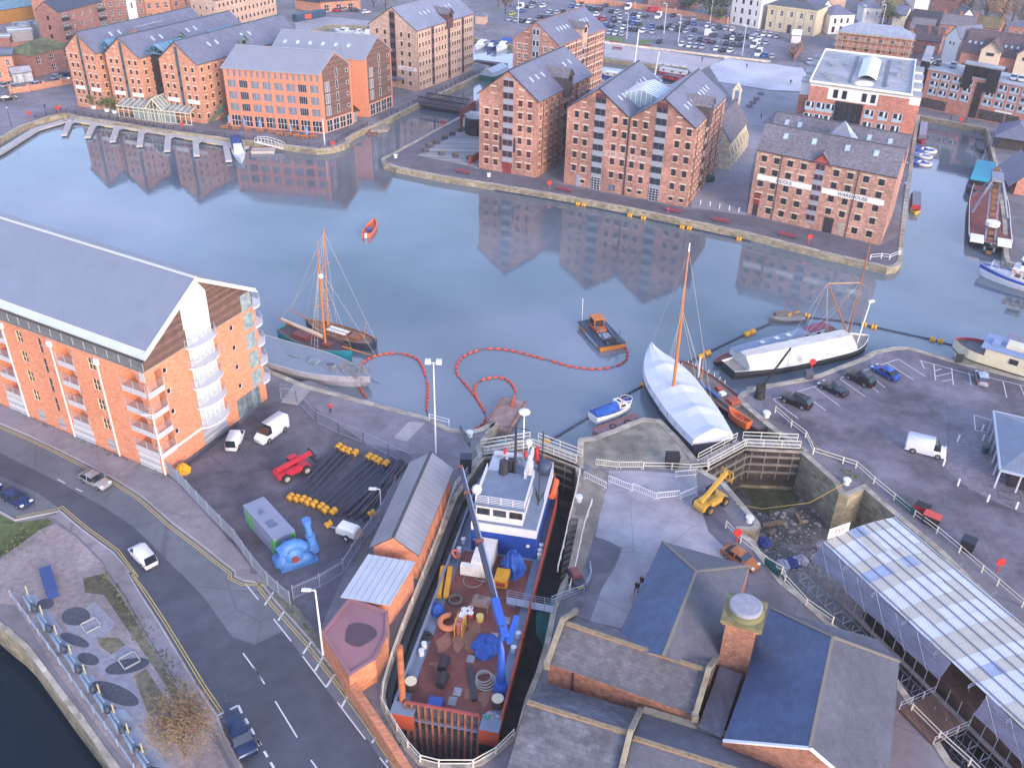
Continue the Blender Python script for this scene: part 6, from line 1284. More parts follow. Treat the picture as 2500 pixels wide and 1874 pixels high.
m=MB();cx=h-3.2;[m.bar((cx+x,y,.8),(cx+x,y,2.8),.16)for x in(-.9,.9)for y in(-.85,.85)];m.box(cx-1.05,cx+1.05,-1.0,1.0,2.75,2.9);m.box(cx-.9,cx+.9,-.85,.85,.8,1.5);m.mi(1).box(cx-.86,cx+.86,-.88,.88,1.5,2.74);m.build('cab',[sol('b96e30'),mat('cab glass','3a3034',.15,.4)],o)
m=MB();m.mi(0).box(-.5,2.2,-.9,.9,1.0,1.5);m.mi(1).box(-h+2,-1,-.9,.9,.9,1.15);m.mi(2);[m.cyl((x,y,.8),(x,y,3.2),.08)for x,y in((-2.5,.9),(-h+.6,-1.4))];m.bar((-h,-.9,1.3),(1,-.9,2.1),.18);m.bar((-h,.9,1.3),(1,.9,2.1),.18);m.build('deck_machinery',[dirty('c46a34'),dirty('9aa0ad'),sol('5d6474')],o)
m=MB();rr=random.Random(3);[m.bar((-h+rr.uniform(-.4,1.6),rr.uniform(-1.4,1.4),.9),(-h+rr.uniform(-.2,1.2),rr.uniform(-1.4,1.4),1.9),.12)for i in range(16)];m.build('cutter_head',sol('3c3a42'),o);DREDGE=o
MB().cyl((h-.6,1.5,.8),(h-.5,1.6,5.2),.05).build('aerial',WHITE,o)
o,L_,w_,z_=boat('cabin_cruiser','small white cabin cruiser under a bright blue cover beside the rusty landing stage','motor boat',Gw(22,715,345),Gw(22,1045,215),2.5,1.0,[sol('d9dade'),WHITE,sol('2a3a8c')],stern=.85)
m=MB();m.mesh([(-L_/2+.2,-1.1,1),(-L_/2+.2,1.1,1),(.6,1.1,1.1),(.6,-1.1,1.1),(-L_/2+.5,0,1.5),(.6,0,2.0)],[(0,3,5,4),(1,4,5,2),(0,4,1),(3,2,5)]);m.build('cover',TB,o)
m=MB();m.mi(0).loft([[(x,-y,z)for y,z in((-1,1),(-.8,t),(.8,t),(1,1))]for x,t in((.6,1.9),(1.6,1.85),(2.4,1.3))]);m.mi(1).box(1.0,1.7,-.97,.97,1.25,1.6);m.box(.9,1.3,-.4,.4,1.88,1.93);m.build('cabin',[WHITE,sol('24304c',.2)],o)
m=MB();torus(m,(L_/2-1.2,0,1.8),.9,.035,12,4);m.build('bow_rail',WHITE,o);MB().bar((.8,-1.0,1),(.8,-1.2,3.8),.08).build('mast',sol('8d5040'),o)
o,L_,w_,z_=boat('covered_ketch','large sailing vessel wrapped in white tarpaulin with a tall orange mast at the pier','sailing vessel',Gw(22,1720,640),Gw(12,1180,1455),7.6,2.1,[mat('dark navy hull','',0),PLANK,sol('9a3c34')],stern=.75,sheer=.5,fine=.55)
WT=mat('white tarpaulin','c4c8d2',.6,.05,.6);n=16;rg=[]
for i in range(n+1):
 t=.01+.97*i/n;x=-L_/2+L_*t;w0=w_(t)+.12;zt=z_(t);rd=zt+1.9*(1-.25*t)+(.35 if i%4==0 else 0)
 rg.append([(x,-w0,zt-.3),(x,-w0*.97,zt+.75),(x,-w0*.5,(zt+.75+rd)/2+.08),(x,0,rd),(x,w0*.5,(zt+.75+rd)/2+.08),(x,w0*.97,zt+.75),(x,w0,zt-.3)])
MB().loft(rg,False,True).build('tarpaulin',WT,o)
m=MB();[m.bar((-L_/2+L_*t,s*(w_(t)+.14),z_(t)-.4),(-L_/2+L_*t,s*(w_(t)+.1),z_(t)+.8),.06)for t in(.1,.2,.3,.4,.5,.6)for s in(1,-1)];m.build('tie_strap',sol('8d93a4'),o)
bp,H1=mastpt(o,(12,1402,1640),(12,1535,465),4.2);m=MB();m.mi(0).cyl((bp.x,bp.y,2),(bp.x,bp.y,H1*.62),.27,.2);m.cyl((bp.x+.1,bp.y,H1*.58),(bp.x+.1,bp.y,H1-1.2),.2,.1);m.mi(1).cyl((bp.x+.1,bp.y,H1-1.2),(bp.x+.1,bp.y,H1),.12,.1);m.mi(2).bar((bp.x,bp.y-1.8,H1*.56),(bp.x,bp.y+1.8,H1*.56),.07);lean(m,o).build('mast',[MASTM,WHITE,sol('5f5048')],o)
m=MB();[rod(m,(bp.x,bp.y,H1*f),e)for f,e in((.95,(bp.x-4,3.4,3.2)),(.95,(bp.x-4,-3.4,3.2)),(.62,(bp.x-2,3.5,3.2)),(.62,(bp.x-2,-3.5,3.2)),(.62,(bp.x-1,3.5,3.2)),(.62,(bp.x-1,-3.5,3.2)),(.62,(L_/2,0,3)),(.95,(L_/2,0,3)),(.6,(-L_/2+4,0,4.2)))];lean(m,o,2.6).build('rigging',ROPE,o)
o,L_,w_,z_=boat('sailing_barge','narrow old brown sailing barge with cluttered deck moored beside the white wrapped vessel','barge',Gw(22,2165,465),Gw(12,1450,1490),4.6,1.2,[mat('black hull','',0),mat('worn deck','6d6460',.85,.25,.8),sol('8a4a38')],stern=.55,fine=.6)
m=MB();m.mi(0).box(-4,4.5,-1.3,1.3,1.0,1.35);m.mi(1).box(-1,3.6,1.0,1.35,1.35,1.6);m.mi(2).box(-3.6,-2.2,-.8,.8,1.35,1.9);m.box(.5,1.3,-.7,.1,1.35,1.8);m.mi(3).box(-1,-.2,-.3,.6,1.35,1.8);m.build('hatch',[mat('worn deck','',0),sol('2c5fae'),sol('9c4630'),WHITE],o)
k=MB();k.cyl((5.5,0,1),(5.7,0,4.5),.12);[k.bar((L_/2-i*1.2,s*w_(1-i*1.2/L_)*.96,1.3),(L_/2-i*1.2,s*w_(1-i*1.2/L_)*.96,1.9),.08)for i in range(1,8)for s in(1,-1)];k.build('stanchion',WHITE,o)
MB().cyl((L_*.22,0,1.5),(L_*.24,.2,6.5),.06).build('pole',MASTM,o)
dg,dL,_,_=boat('dinghy','orange dinghy lying on the stern deck of the brown barge','dinghy',g(22,2035,395,.4),g(22,1860,275,.4),1.5,.6,[sol('c8622f'),sol('b04c28'),sol('d97a44')],z0=WZ+1.35,stern=.8,bul=.35);m=MB();torus(m,(-.6,0,.5),.3,.09);m.build('lifebuoy',sol('c0282c'),dg)
o,L_,w_,z_=boat('covered_barge','long barge under a dirty white tarpaulin with two leaning brown spars','barge',Gw(12,1850,1540),Gw(13,890,1290),6.4,1.25,[mat('black hull','',0),dirty('8d8880'),WHITE],stern=.6,fine=.75,sheer=.5,p=2.5)
rg=[]
for i in range(15):
 t=.09+.74*i/14;x=-L_/2+L_*t;w0=w_(t)*.97;rg.append([(x,-w0*1.02,1.1),(x,-w0*.9,2.1),(x,-w0*.35,3.25+.1*(i%2)),(x,w0*.35,3.25+.1*(i%2)),(x,w0*.9,2.1),(x,w0*1.02,1.1)])
MB().loft(rg,False,True).build('tarpaulin',mat('dirty white tarpaulin','bfbdb8',.7,.1,.7,big=.12),o)
bp,H1=mastpt(o,(13,737,1205),(13,918,450),2.6);im=o.matrix_world.inverted();m=MB();m.cyl((bp.x,bp.y,1.6),(bp.x,bp.y,H1),.17,.11);lean(m,o).build('mast',mat('brown spar','8f5a38',.6,.15),o)
tp2=g(13,555,800,WZ+H1*.62);tp2=im@tp2;m=MB();m.cyl((bp.x,bp.y,1.8),tp2,.17,.12);m.build('boom',mat('brown spar','',0),o);m=MB();m.bar(tp2,(bp.x,bp.y,H1*.62),.16);m.bar((bp.x,bp.y-1.8,H1*.6),(bp.x,bp.y+1.8,H1*.64),.09);m.build('spar',dirty('a58a6a'),o)
m=MB();[rod(m,tp2,e,.02)for e in((2,2,3),(3,-2,3),(5,0,3.3),(-2,1,3.3))];[rod(m,(bp.x,bp.y,H1*.62),e,.02)for e in((2,2,3),(6,-2.5,2),(4,2.5,2))];lean(m,o,2.6).build('rigging',ROPE,o)
m=MB();m.cyl((L_/2-3.2,-1.0,1.5),(L_/2-2.6,-1.0,9),.1);m.mi(0).box(L_/2-2.9,L_/2-1.9,-1.2,-.8,8.9,9.2);m.build('flag_pole',WHITE,o)
def narrow(label,a,c,B,roofm,sidem,hullm,group=None,z0=WZ,trim=None):
 o,L_,w_,z_=boat('narrowboat',label,'narrowboat',a,c,B,.75,[hullm,dirty('6b4a44'),trim or sol('8d2f38')],stern=.95,fine=.82,bul=.1,sheer=.1,z0=z0)
 x0,x1=-L_/2+.12*L_,L_/2-.16*L_;m=MB();m.mi(0).mesh([(x,y,z)for x in(x0,x1)for y,z in((-B*.42,.7),(-B*.36,1.75),(B*.36,1.75),(B*.42,.7))],[(0,1,5,4),(2,3,7,6),(0,3,2,1),(4,5,6,7)]);m.mi(1).box(x0-.1,x1+.1,-B*.39,B*.39,1.75,1.83);cb=m.build('cabin',[sidem,roofm],o)
 n=max(2,int((x1-x0)/2.4));m=MB();[m.box(x0+(i+.5)*(x1-x0)/n-.4,x0+(i+.5)*(x1-x0)/n+.4,s*B*.40-.03,s*B*.40+.03,1.1,1.5)for i in range(n)for s in(1,-1)];m.build('window',GLASS,cb);return o,L_
o,L_=narrow('white and red narrowboat with grey roof lying outside the covered barge',Gw(13,600,1180),Gw(12,1730,1470),2.6,dirty('7f8aa0',.6,.08),WHITE,sol('23243a'),trim=sol('a8283c'))
m=MB();m.mi(0).box(-L_/2+1.6,-L_/2+6.5,-1.0,1.0,1.84,1.9);m.mi(1);[m.box(x,x+.8,-.4,.4,1.86,1.98)for x in(-3,-.5,2.6)];m.build('roof_panel',[sol('7d3a50'),WHITE],o)
o,L_,w_,z_=boat('raft','low grey work raft and punt joined to the floating pipe with yellow floats','raft',Gw(13,370,1040+45),Gw(13,60,1095),2.0,.5,[dirty('5d5a60'),dirty('8d8880'),dirty('77747a')],stern=.9,bul=.2)
m=MB();m.box(-L_/2,1.5,-2.6,-1.2,.1,.6);[m.cyl((x,-1.9,-1),(x,-1.9,2.4),.07)for x in(-2.5,0)];m.build('platform',dirty('7b6a60'),o)
def pontoon(label,a,c,w0,m_,name='pontoon',h=.8):
 o=thing(name,label,'pontoon',V(((a.x+c.x)/2,(a.y+c.y)/2,WZ)),ang(a,c));L_=(c-a).length;m=MB();m.box(-L_/2,L_/2,-w0/2,w0/2,-.4,h);m.build('deck',m_,o)
 m=MB();[m.box(-L_/2,L_/2,s*w0/2-.08,s*w0/2+.08,h,h+.12)for s in(1,-1)];m.build('edge_rail',dirty('8a5a4a',.8,.3),o);return o,L_
RPL=mat('rusty plate','86706c',.85,.3,.8,big=.3)
pontoon('rusty flat pontoon by the dry dock entrance carrying the red float line',g('F',1071,925,WZ+.8),g('F',1112,862,WZ+.8),3.6,RPL)
o,L_=pontoon('rust pink landing stage against the middle pier beside the blue covered cruiser',g('F',1292,938,WZ+.7),g('F',1386,904,WZ+.7),2.6,mat('pinkish plate','8a6a6e',.85,.25,.9));m=MB();[torus(m,(x,y,.85),.5,.09,10)for x,y in((1.5,.2),(3,-.3),(-1,.4))];k=m.build('rope_coil',FR_D);place(k,o.location,o.rotation_euler.z);tag(k,'coils of dark rope on the landing stage','rope',kind='thing')
WBL=[mat('white hull','d2d4dc',.4,.05),WHITE,sol('2747a0')]
o,L_,w_,z_=boat('passenger_boat','white passenger boat with blue stripe and window row at the right edge','passenger boat',Gw(13,3050,1020),Gw(13,1825,700),5.0,1.7,WBL,stern=.9,sheer=.6,fine=.6)
m=MB()
for s in(1,-1):m.mesh([(-L_/2+L_*t,s*(w_(t)+.03),z_(t)*f)for t in[i/14 for i in range(15)]for f in(.62,.92)],[(2*i,2*i+2,2*i+3,2*i+1)for i in range(14)])
m.build('stripe',sol('2747a0'),o);m=MB();m.box(-L_/2+1,L_*.26,-1.9,1.9,1.4,3.5);m.mi(1).box(-L_/2+.8,L_*.27,-2.0,2.0,3.5,3.6);sp=m.build('saloon',[WHITE,WHITE],o)
m=MB();[m.box(x,x+1.0,s*1.93-.02,s*1.93+.02,2.1,2.9)for x in[L_*.26-1.5-i*1.4 for i in range(14)]for s in(1,-1)];m.build('window',GLASS,sp);m=MB();m.mi(0).box(L_*.14,L_*.22,-1.3,1.3,3.5,5.6);m.mi(1).box(L_*.14-.1,L_*.22+.1,-1.36,1.36,4.5,5.2);m.mi(0).box(L_*.14-.4,L_*.22+.3,-1.6,1.6,5.6,5.7);m.build('wheelhouse',[WHITE,GLASS],o)
m=MB();railing(m,[V((L_*t,s*w_(.5+t)*.9,z_(.5+t)))for t,s in((.18,1),(.3,1),(.42,1),(.42,-1),(.3,-1),(.18,-1))],1.1,3,1.2);m.build('bow_rail',WHITE,o);m=MB();[torus(m,(0,0,0),.42,.1,12)for i in()]
for i in range(4):k=torus(MB(),(0,0,0),.42,.1,12).build('lifebuoy',sol('d7a0a0'),o);k.location=(L_*.25-i*1.6,2.05,3.2);k.rotation_euler=(pi/2*.9,0,0)
CRH=mat('cream hull','cfc8ad',.5,.08,.5)
o,L_,w_,z_=boat('barge','cream houseboat barge with dark rubbing strip and grey sun deck at the right edge','houseboat',g(13,3100,1800,WZ+1),g(13,1600,1350,WZ+1),5.4,2.7,[CRH,dirty('5a5f66'),sol('a8444c')],stern=1,fine=.8,p=3,bul=.5,sheer=.25)
m=MB()
for s in(1,-1):m.mesh([(-L_/2+L_*t,s*(w_(t)+.05),1.15+dz)for t in[i/20 for i in range(21)]for dz in(0,.18)],[(2*i,2*i+2,2*i+3,2*i+1)for i in range(20)])
m.build('rubbing_strip',sol('2b2c38'),o);x1=L_/2-5.2;m=MB();m.mi(0).box(-L_/2+1,x1,-2.66,2.66,1.9,4.1);m.mi(1).box(-L_/2+1,x1+.8,-2.8,2.8,4.1,4.25);m.mi(2).box(-L_/2+1,x1-5.5,-1.7,1.9,4.26,4.32);m.build('saloon',[CRH,dirty('7d8fb0',.6,.06),dirty('b88d84')],o)
m=MB();[m.box(x,x+1.3,s*2.72-.03,s*2.72+.03,2.7,3.6)for x in[x1-5.0-i*3.4 for i in range(6)]for s in(1,-1)];m.build('window',GLASS,o);m=MB();[m.box(x,x+.9,s*2.72-.03,s*2.72+.03,.45,.8)for x in[x1-3.6-i*3.6 for i in range(6)]for s in(1,-1)];m.build('porthole',GLASS,o)
m=MB();railing(m,[V((x1-6-i*3.3,s*2.3,4.25))for i in range(7)for s in(1,)],1.0,2,1.6);railing(m,[V((x1-2-i*3.3,-2.3,4.25))for i in range(7)],1.0,2,1.6);m.build('deck_rail',sol('9c4a58'),o);m=MB();m.mi(0).box(x1-5,x1-2.5,-1.2,.9,4.25,4.9);m.mi(1).box(x1-1.6,x1-.4,-.8,1.2,4.25,4.7);m.build('deck_locker',[CRH,dirty('7d8fb0',.6,.06)],o);MB().box(x1-11.5,x1-9,.6,2.0,4.3,5.2).build('planter',sol('4a3440'),o)
rzz=o.rotation_euler.z;MT=o.matrix_world;text('01452-410411',.62,MT@V((x1-8.6,2.76,2.0)),rzz+pi,sol('77767c'),o,o)
def cruiser(label,a,c,B,cover=None,group=None,col=None):
 o,L_,w_,z_=boat('motor_cruiser',label,'motor boat',a,c,B,1.1,[col or sol('d4d6dc'),WHITE,sol('c9ccd4')],stern=.9,sheer=.4,group=group)
 m=MB();m.mi(0).loft([[(x,y,z)for y,z in((-B*.38,1.0),(-B*.3,t),(B*.3,t),(B*.38,1.0))]for x,t in((-L_*.22,2.2),(L_*.08,2.1),(L_*.22,1.2))]);m.mi(1).loft([[(x,y*1.02,z)for y,z in((-B*.37,1.45),(-B*.325,1.9),(B*.325,1.9),(B*.37,1.45))]for x in(-L_*.18,L_*.09)]);m.build('cabin',[WHITE,sol('2a3244',.2)],o)
 if cover:m=MB();m.loft([[(x,y,z)for y,z in((-B*.42,1.1),(-B*.34,t),(B*.34,t),(B*.42,1.1))]for x,t in((-L_*.47,2.0),(-L_*.2,2.9),(-L_*.05,2.3))]);m.build('canopy',cover,o)
 return o
NVY=sol('27407c',.6)
cruiser('white motor cruiser with navy canopy at the end finger of the west pontoon',Gw(0,1990,1180),Gw(0,2030,1365),3.3,NVY)
PON=mat('grey pontoon deck','a9a6a6',.85,.12,.6);pth=pl((0,-200,1390,0,1285,300,1095,545,1022,620,1015,1300,1105,1940,1222,2080,1250),z=WZ+.55);o=thing('jetty','long grey floating pontoon with six short fingers along the west quay','jetty',V((pth[3].x,pth[3].y,WZ)))
m=MB();[m.bar(a,c,2.0,.5)for a,c in zip(pth,pth[1:])];m.build('walkway',PON,o,world=True)
for(x0,y0),(x1,y1)in(((590,1030),(540,1140)),((790,1055),(738,1160)),((985,1085),(950,1195)),((1195,1110),(1178,1235)),((1420,1150),(1410,1275)),((1650,1190),(1658,1315)),((1905,1225),(1930,1360))):
 a,c=g(0,x0,y0,WZ+.5),g(0,x1,y1,WZ+.5);m=MB();m.bar(a,c,1.5,.5);t_=(pth[5]-pth[4]).normalized();m.face([a+t_*2.4+V((0,0,.26)),a-t_*1.2+V((0,0,.26)),a+(c-a)*.35+V((0,0,.26))]);m.build('finger',PON,o,world=True)
m=MB();[m.bar(pth[k]+(pth[k+1]-pth[k])*f+t_*0+V((.3,-1.1,-.2)),pth[k]+(pth[k+1]-pth[k])*(f+.12)+V((.3,-1.1,-.2)),.3,.3)for k in(0,1,4,5)for f in(.1,.4,.7)];m.build('fender',sol('c9b47c',.8),o,world=True)
a,c=g(1,20,1195,.2),g(1,255,1250,WZ+.6);o=thing('gangway','pale arched gangway ramp down to the west pontoon','gangway',a);m=MB();m.bar(a,c,1.6,.12);n_=V((-(c-a).y,(c-a).x,0)).normalized()*.75;[m.tube([a.lerp(c,i/6)+n_*s+V((0,0,1.1+.5*sin(pi*i/6)))for i in range(7)],.06,4)for s in(1,-1)];[m.bar(a.lerp(c,i/8)+n_*s,a.lerp(c,i/8)+n_*s+V((0,0,1.1+.5*sin(pi*i/8))),.06)for i in range(9)for s in(1,-1)];m.build('frame',WHITE,o,world=True)
pontoon('small pale landing float below the gangway ramp',g(1,-20,1270,WZ+.5),g(1,175,1268,WZ+.5),2.4,PON)
m=MB();m.prism([(p.x,p.y)for p in pl((1,965,1075,1010,1035,1085,1030,1145,1070,1130,1090,985,1100),z=-.4)],WZ+.1,-.4);k=m.build('landing_platform',dirty('8d857c',.9));tag(k,'timber dolphin platform jutting into the canal mouth','platform',kind='thing')
m=MB();c=g(1,995,1125,WZ);m.prism([(p.x,p.y)for p in pl((1,945,1125,970,1105,1045,1110,1030,1140),z=WZ+.4)],WZ-.2,WZ+.5);k=m.build('raft',dirty('7d5a52',.9));tag(k,'small brown raft below the canal mouth platform','raft',kind='thing')
GB='boats moored in the basin beyond the warehouses'
for lab,a,c,B,cv in(('white motor cruiser left of the yellow warehouse, longest of three there',(1,830,280),(1,680,262),3.6,None),('small white boat between two cruisers left of the yellow warehouse',(1,925,278),(1,838,290),2.6,None),('white cruiser with blue canopy nearest the yellow warehouse',(1,1020,268),(1,915,300),3.2,NVY),('white cruiser with green windscreen right of the yellow warehouse',(1,1970,355),(1,1865,410),3.6,None),('white cruiser with bright blue canopy left of the middle distance warehouse',(1,2165,350),(1,2045,425),3.6,TB),('small dark dinghy cruiser between the two white cruisers',(1,2040,385),(1,1965,415),2.4,NVY)):cruiser(lab,Gw(*a),Gw(*c),B,cv,GB,NVY if 'dark' in lab else None)
pontoon('thin dark pontoon in the basin beyond the canal',g(1,1860,520,WZ+.4),g(1,2130,555,WZ+.4),2,sol('3a3c4c'))
o,L_,w_,z_=boat('tented_boat','green hulled boat under a white tented cover beside the canal bank','boat',Gw(1,1960,668),Gw(1,2110,600),5.0,1.4,[sol('2f6f66'),WHITE,WHITE],stern=.9,fine=.7);MB().loft([[(-L_*.46+L_*.86*i/6,y,z)for y,z in((-2.3,1.3),(-2.1,2.6),(0,3.6),(2.1,2.6),(2.3,1.3))]for i in range(7)],False).build('cover',WT,o)
o,L_=narrow('white and blue boat right of the middle distance warehouse',Gw(2,800,625),Gw(2,980,655),3.2,WHITE,dirty('c9c9b8'),sol('2440a0'),GB)
narrow('long narrowboat with white side lettering behind the double gabled warehouse',Gw(2,1540,640),Gw(2,1240,590),3,dirty('b9b9c0'),dirty('c9c9cc'),sol('9c2f38'),GB)
narrow('second pale narrowboat against the far quay behind the double gabled warehouse',Gw(2,1530,585),Gw(2,1230,545),3,dirty('a9a9b4'),WHITE,sol('a03a40'),GB)
narrow('red and dark narrowboat nearest the roof of the double gabled warehouse',Gw(2,1480,690),Gw(2,1305,650),3,sol('3a3a44'),sol('b02c34'),sol('2a2a32'),GB)
for lab,b0,t0 in(('tall white pole mast rising beside the middle distance warehouse',(2,1060,590),(2,1105,250)),('shorter white pole mast behind the double gabled warehouse',(2,1243,600),(2,1258,435))):
 p=g(*b0);h_=ht(p,*t0);k=MB().cyl((0,0,WZ),(.6,0,h_),.28,.2,10).build('mast',WHITE);place(k,p);tag(k,lab,'mast',kind='thing')
narrow('narrowboat with red foredeck in the barge arm below the quay block',Gw(3,1365,1045),Gw(3,1345,1200),2.4,dirty('8d90a4'),dirty('6b6f88'),sol('8a2c30'))
rr=random.Random(4)
for i,(x,y,r)in enumerate(((1340,1255,1.7),(1408,1262,1.8),(1328,1300,1.4),(1380,1312,1.5),(1318,1362,1.5),(1372,1372,1.6))):
 o=thing('pedal_boat',('royal blue round pedal boat at the top left of the cluster','white round pedal boat at the top right of the cluster','pale blue round pedal boat, middle left of the cluster','white round pedal boat, middle right of the cluster','royal blue round pedal boat at the bottom left of the cluster','white round pedal boat at the bottom right of the cluster')[i],'pedal boat',V((*Gw(3,x,y).to_2d(),WZ)),0,'round pedal boats in the barge arm')
 col=[sol('2a50a8'),WHITE,sol('6f86c4'),WHITE,sol('2a50a8'),WHITE][i];torus(MB(),(0,0,.35),r,.4,18,8).build('ring',col,o,True);MB().cyl((0,0,.1),(0,0,.4),r*.8,n=14).build('seat',[sol('4a63a8'),sol('4064b4')][i%2],o)
narrow('small red and yellow day boat beside the right face of the Biddle quay',Gw(13,1300,50),Gw(13,1292,205),2.3,dirty('6f7480'),sol('a83038'),sol('c9a83a'))
o,L_,w_,z_=boat('roofed_boat','dark boat with bright turquoise roof in the barge arm','boat',Gw(3,1880,1420),Gw(3,1800,1650),5.2,1.4,[mat('dark navy hull','',0),dirty('54545c'),sol('24408c')],stern=.95,fine=.8);MB().box(-L_*.46,L_*.28,-2.2,2.2,2.6,2.75).build('roof',sol('1a98ac',.5),o);m=MB();m.box(-L_*.44,L_*.24,-2.0,2.0,1.2,2.6);m.build('cabin',mat('dark glazing','',0),o)
o,L_,w_,z_=boat('boat','small grey moored punt against the right wall of the barge arm','boat',Gw(3,1835,1185),Gw(3,1855,1280),2.4,.7,[sol('3a3c44'),dirty('5d6068'),sol('4d5058')],stern=.9)
o,L_,w_,z_=boat('bucket_dredger','old steam bucket dredger with white bow and brown bucket chain at the right bank','dredger',Gw(13,1905,20),Gw(13,1915,520),8.4,1.6,[mat('black hull','',0),mat('rusty red deck','7a4440',.8,.25),WHITE],stern=.8,fine=.9,p=4)
m=MB();[m.loft([[(x,s*2.6-1.3,1.6),(x,s*2.6-1.3,2.1),(x,s*2.6+1.3,2.1),(x,s*2.6+1.3,1.6)]for x in(L_/2-4,L_/2-.4)])for s in(1,-1)];m.build('bow_plate',WHITE,o)
m=MB();[m.bar((-L_*.35,y,7.5),(L_/2+.6,y,.6),.35,.5)for y in(-.9,.9)];[m.bar((L_*.02,s*3.6,1.5),(-L_*.12,s*.9,8),.4)for s in(1,-1)];[m.bar((-L_*.3,s*3.6,1.5),(-L_*.12,s*.9,8),.4)for s in(1,-1)];m.box(-L_*.25,-L_*.1,-1.2,1.2,7.6,8.2);m.build('gantry',dirty('7f8492',.6),o)
m=MB()
for i in range(15):t=i/14;c=V((-L_*.32,0,7.9)).lerp(V((L_/2+1.2,0,.4)),t);m.bar(c-V((.45,0,-.2)),c+V((.45,0,-.2)),1.1,.5)
m.build('bucket_chain',dirty('7d5a3c',.85,.3),o);MB().lathe([(1.4,0),(1.4,.8)],(L_*.30,0,3.2),12).build('winch_canopy',WHITE,o);MB().cyl((L_*.27,0,4),(L_*.27,.2,7.2),.08).build('pole',sol('b4405a'),o)
# ================================================================ VEHICLES
KIND={'hatch':(4.05,1.76,.9,[(0,.55),(.03,.72),(.22,.92),(.38,1.40),(.52,1.46),(.55,1.46),(.84,1.40),(.97,.95),(1,.6)],1),'saloon':(4.65,1.82,.9,[(0,.52),(.03,.68),(.28,.90),(.42,1.36),(.56,1.42),(.59,1.42),(.74,1.36),(.90,.98),(.98,.95),(1,.6)],1),'suv':(4.7,1.95,1.05,[(0,.65),(.03,.95),(.24,1.08),(.36,1.62),(.52,1.72),(.55,1.72),(.88,1.66),(.98,1.1),(1,.7)],1),'minivan':(4.3,1.82,1.05,[(0,.6),(.03,.85),(.18,1.08),(.33,1.72),(.40,1.80),(.96,1.78),(1,.8)],.36),'van':(5.3,2.05,1.25,[(0,.7),(.02,1.0),(.15,1.28),(.27,2.1),(.33,2.32),(.97,2.36),(1,2.1)],.30)}
DK=sol('1c1c20',.7)
_VC={}
def car_mbs(kind):
 L_,W_,belt,st,gx=KIND[kind];R_=[]
 for x,t in st:
  b=W_/2*(1-.16*abs(2*x-1)**3.2);bl=min(belt,t-.02);up=t>belt+.12
  bt=b*(.80 if up and kind!='van' else.90 if up else.93);X=L_/2-L_*x
  R_.append([(X,-b*.92,.26),(X,-b,.52),(X,-b*.98,bl),(X,-bt,t),(X,bt,t),(X,b*.98,bl),(X,b,.52),(X,b*.92,.26)])
 B,G_,D_=MB(),MB(),MB()
 for i,(a,c)in enumerate(zip(R_,R_[1:])):
  x0,t0=st[i];x1,t1=st[i+1];cab=(t0>belt+.12 or t1>belt+.12)
  for j in range(8):
   k=(j+1)%8;q=[a[j],a[k],c[k],c[j]];m=B
   if j==7:m=D_
   elif cab and j in(2,4)and x1<=gx+.05 and abs(x1-x0)>.05:m=G_
   elif cab and j==3 and abs(t1-t0)>.2 and(x0<.5 or kind not in('van',)):m=G_
   m.face(q)
 B.face(R_[0][::-1]);B.face(R_[-1]);return B,G_,D_
def wheel_mb(x,y,r):
 m=MB();m.mi(0).cyl((x,y-.11,r),(x,y+.11,r),r,n=14);s=.12 if y>0 else-.12;m.mi(1).cyl((x,y+s,r),(x,y+s*.98,r),r*.6,n=10);return m
def car_parts(kind):L_,W_=KIND[kind][:2];return L_,W_,(.42 if kind in('suv','van')else.33)
def near_car(kind,hx,label,a,c,metal=.3):
 "a: rear ground point, c: front ground point give place and heading"
 L_,W_,r=car_parts(kind);mid=(a+c)/2;o=thing('car' if 'van' not in kind else 'van',label,'car' if 'van' not in kind else 'van',V((mid.x,mid.y,mid.z)),ang(a,c))
 B,G_,D_=car_mbs(kind);bp=mat('car paint '+hx,hx,.28,.03,.5,metal=metal,spec=.7)
 bo=B.build('body',bp,o,True);G_.build('window',mat('car glass','1b222c',.06,.3,.5,spec=1),o);D_.build('underbody',DK,o)
 for m_ in bo.data.polygons:m_.use_smooth=True
 for x in(L_*.31,-L_*.29):
  for s in(1,-1):wheel_mb(x,s*(W_/2-.13),r).build('wheel',[DK,sol('8b8d92',.4,.5)],o)
 f=L_/2-.1
 for s in(1,-1):
  MB().box(f-.25,f+.02,s*W_*.34-.2,s*W_*.34+.2,.62,.76).build('headlight',sol('d5dbe4',.15),o);MB().box(-f-.06,-f+.1,s*W_*.36-.14,s*W_*.36+.14,.68,.92).build('taillight',sol('a01820',.3),o);MB().box(L_*.16,L_*.2,s*(W_/2+.02)-.1,s*(W_/2+.02)+.1,.95,1.1).build('wing_mirror',bp,o)
 MB().box(-f-.09,-f-.05,-.26,.26,.5,.62).build('number_plate',sol('d1b23a'),o);return o
def G2(t,x0,y0,x1,y1,z=0):return g(t,x0,y0,z),g(t,x1,y1,z)
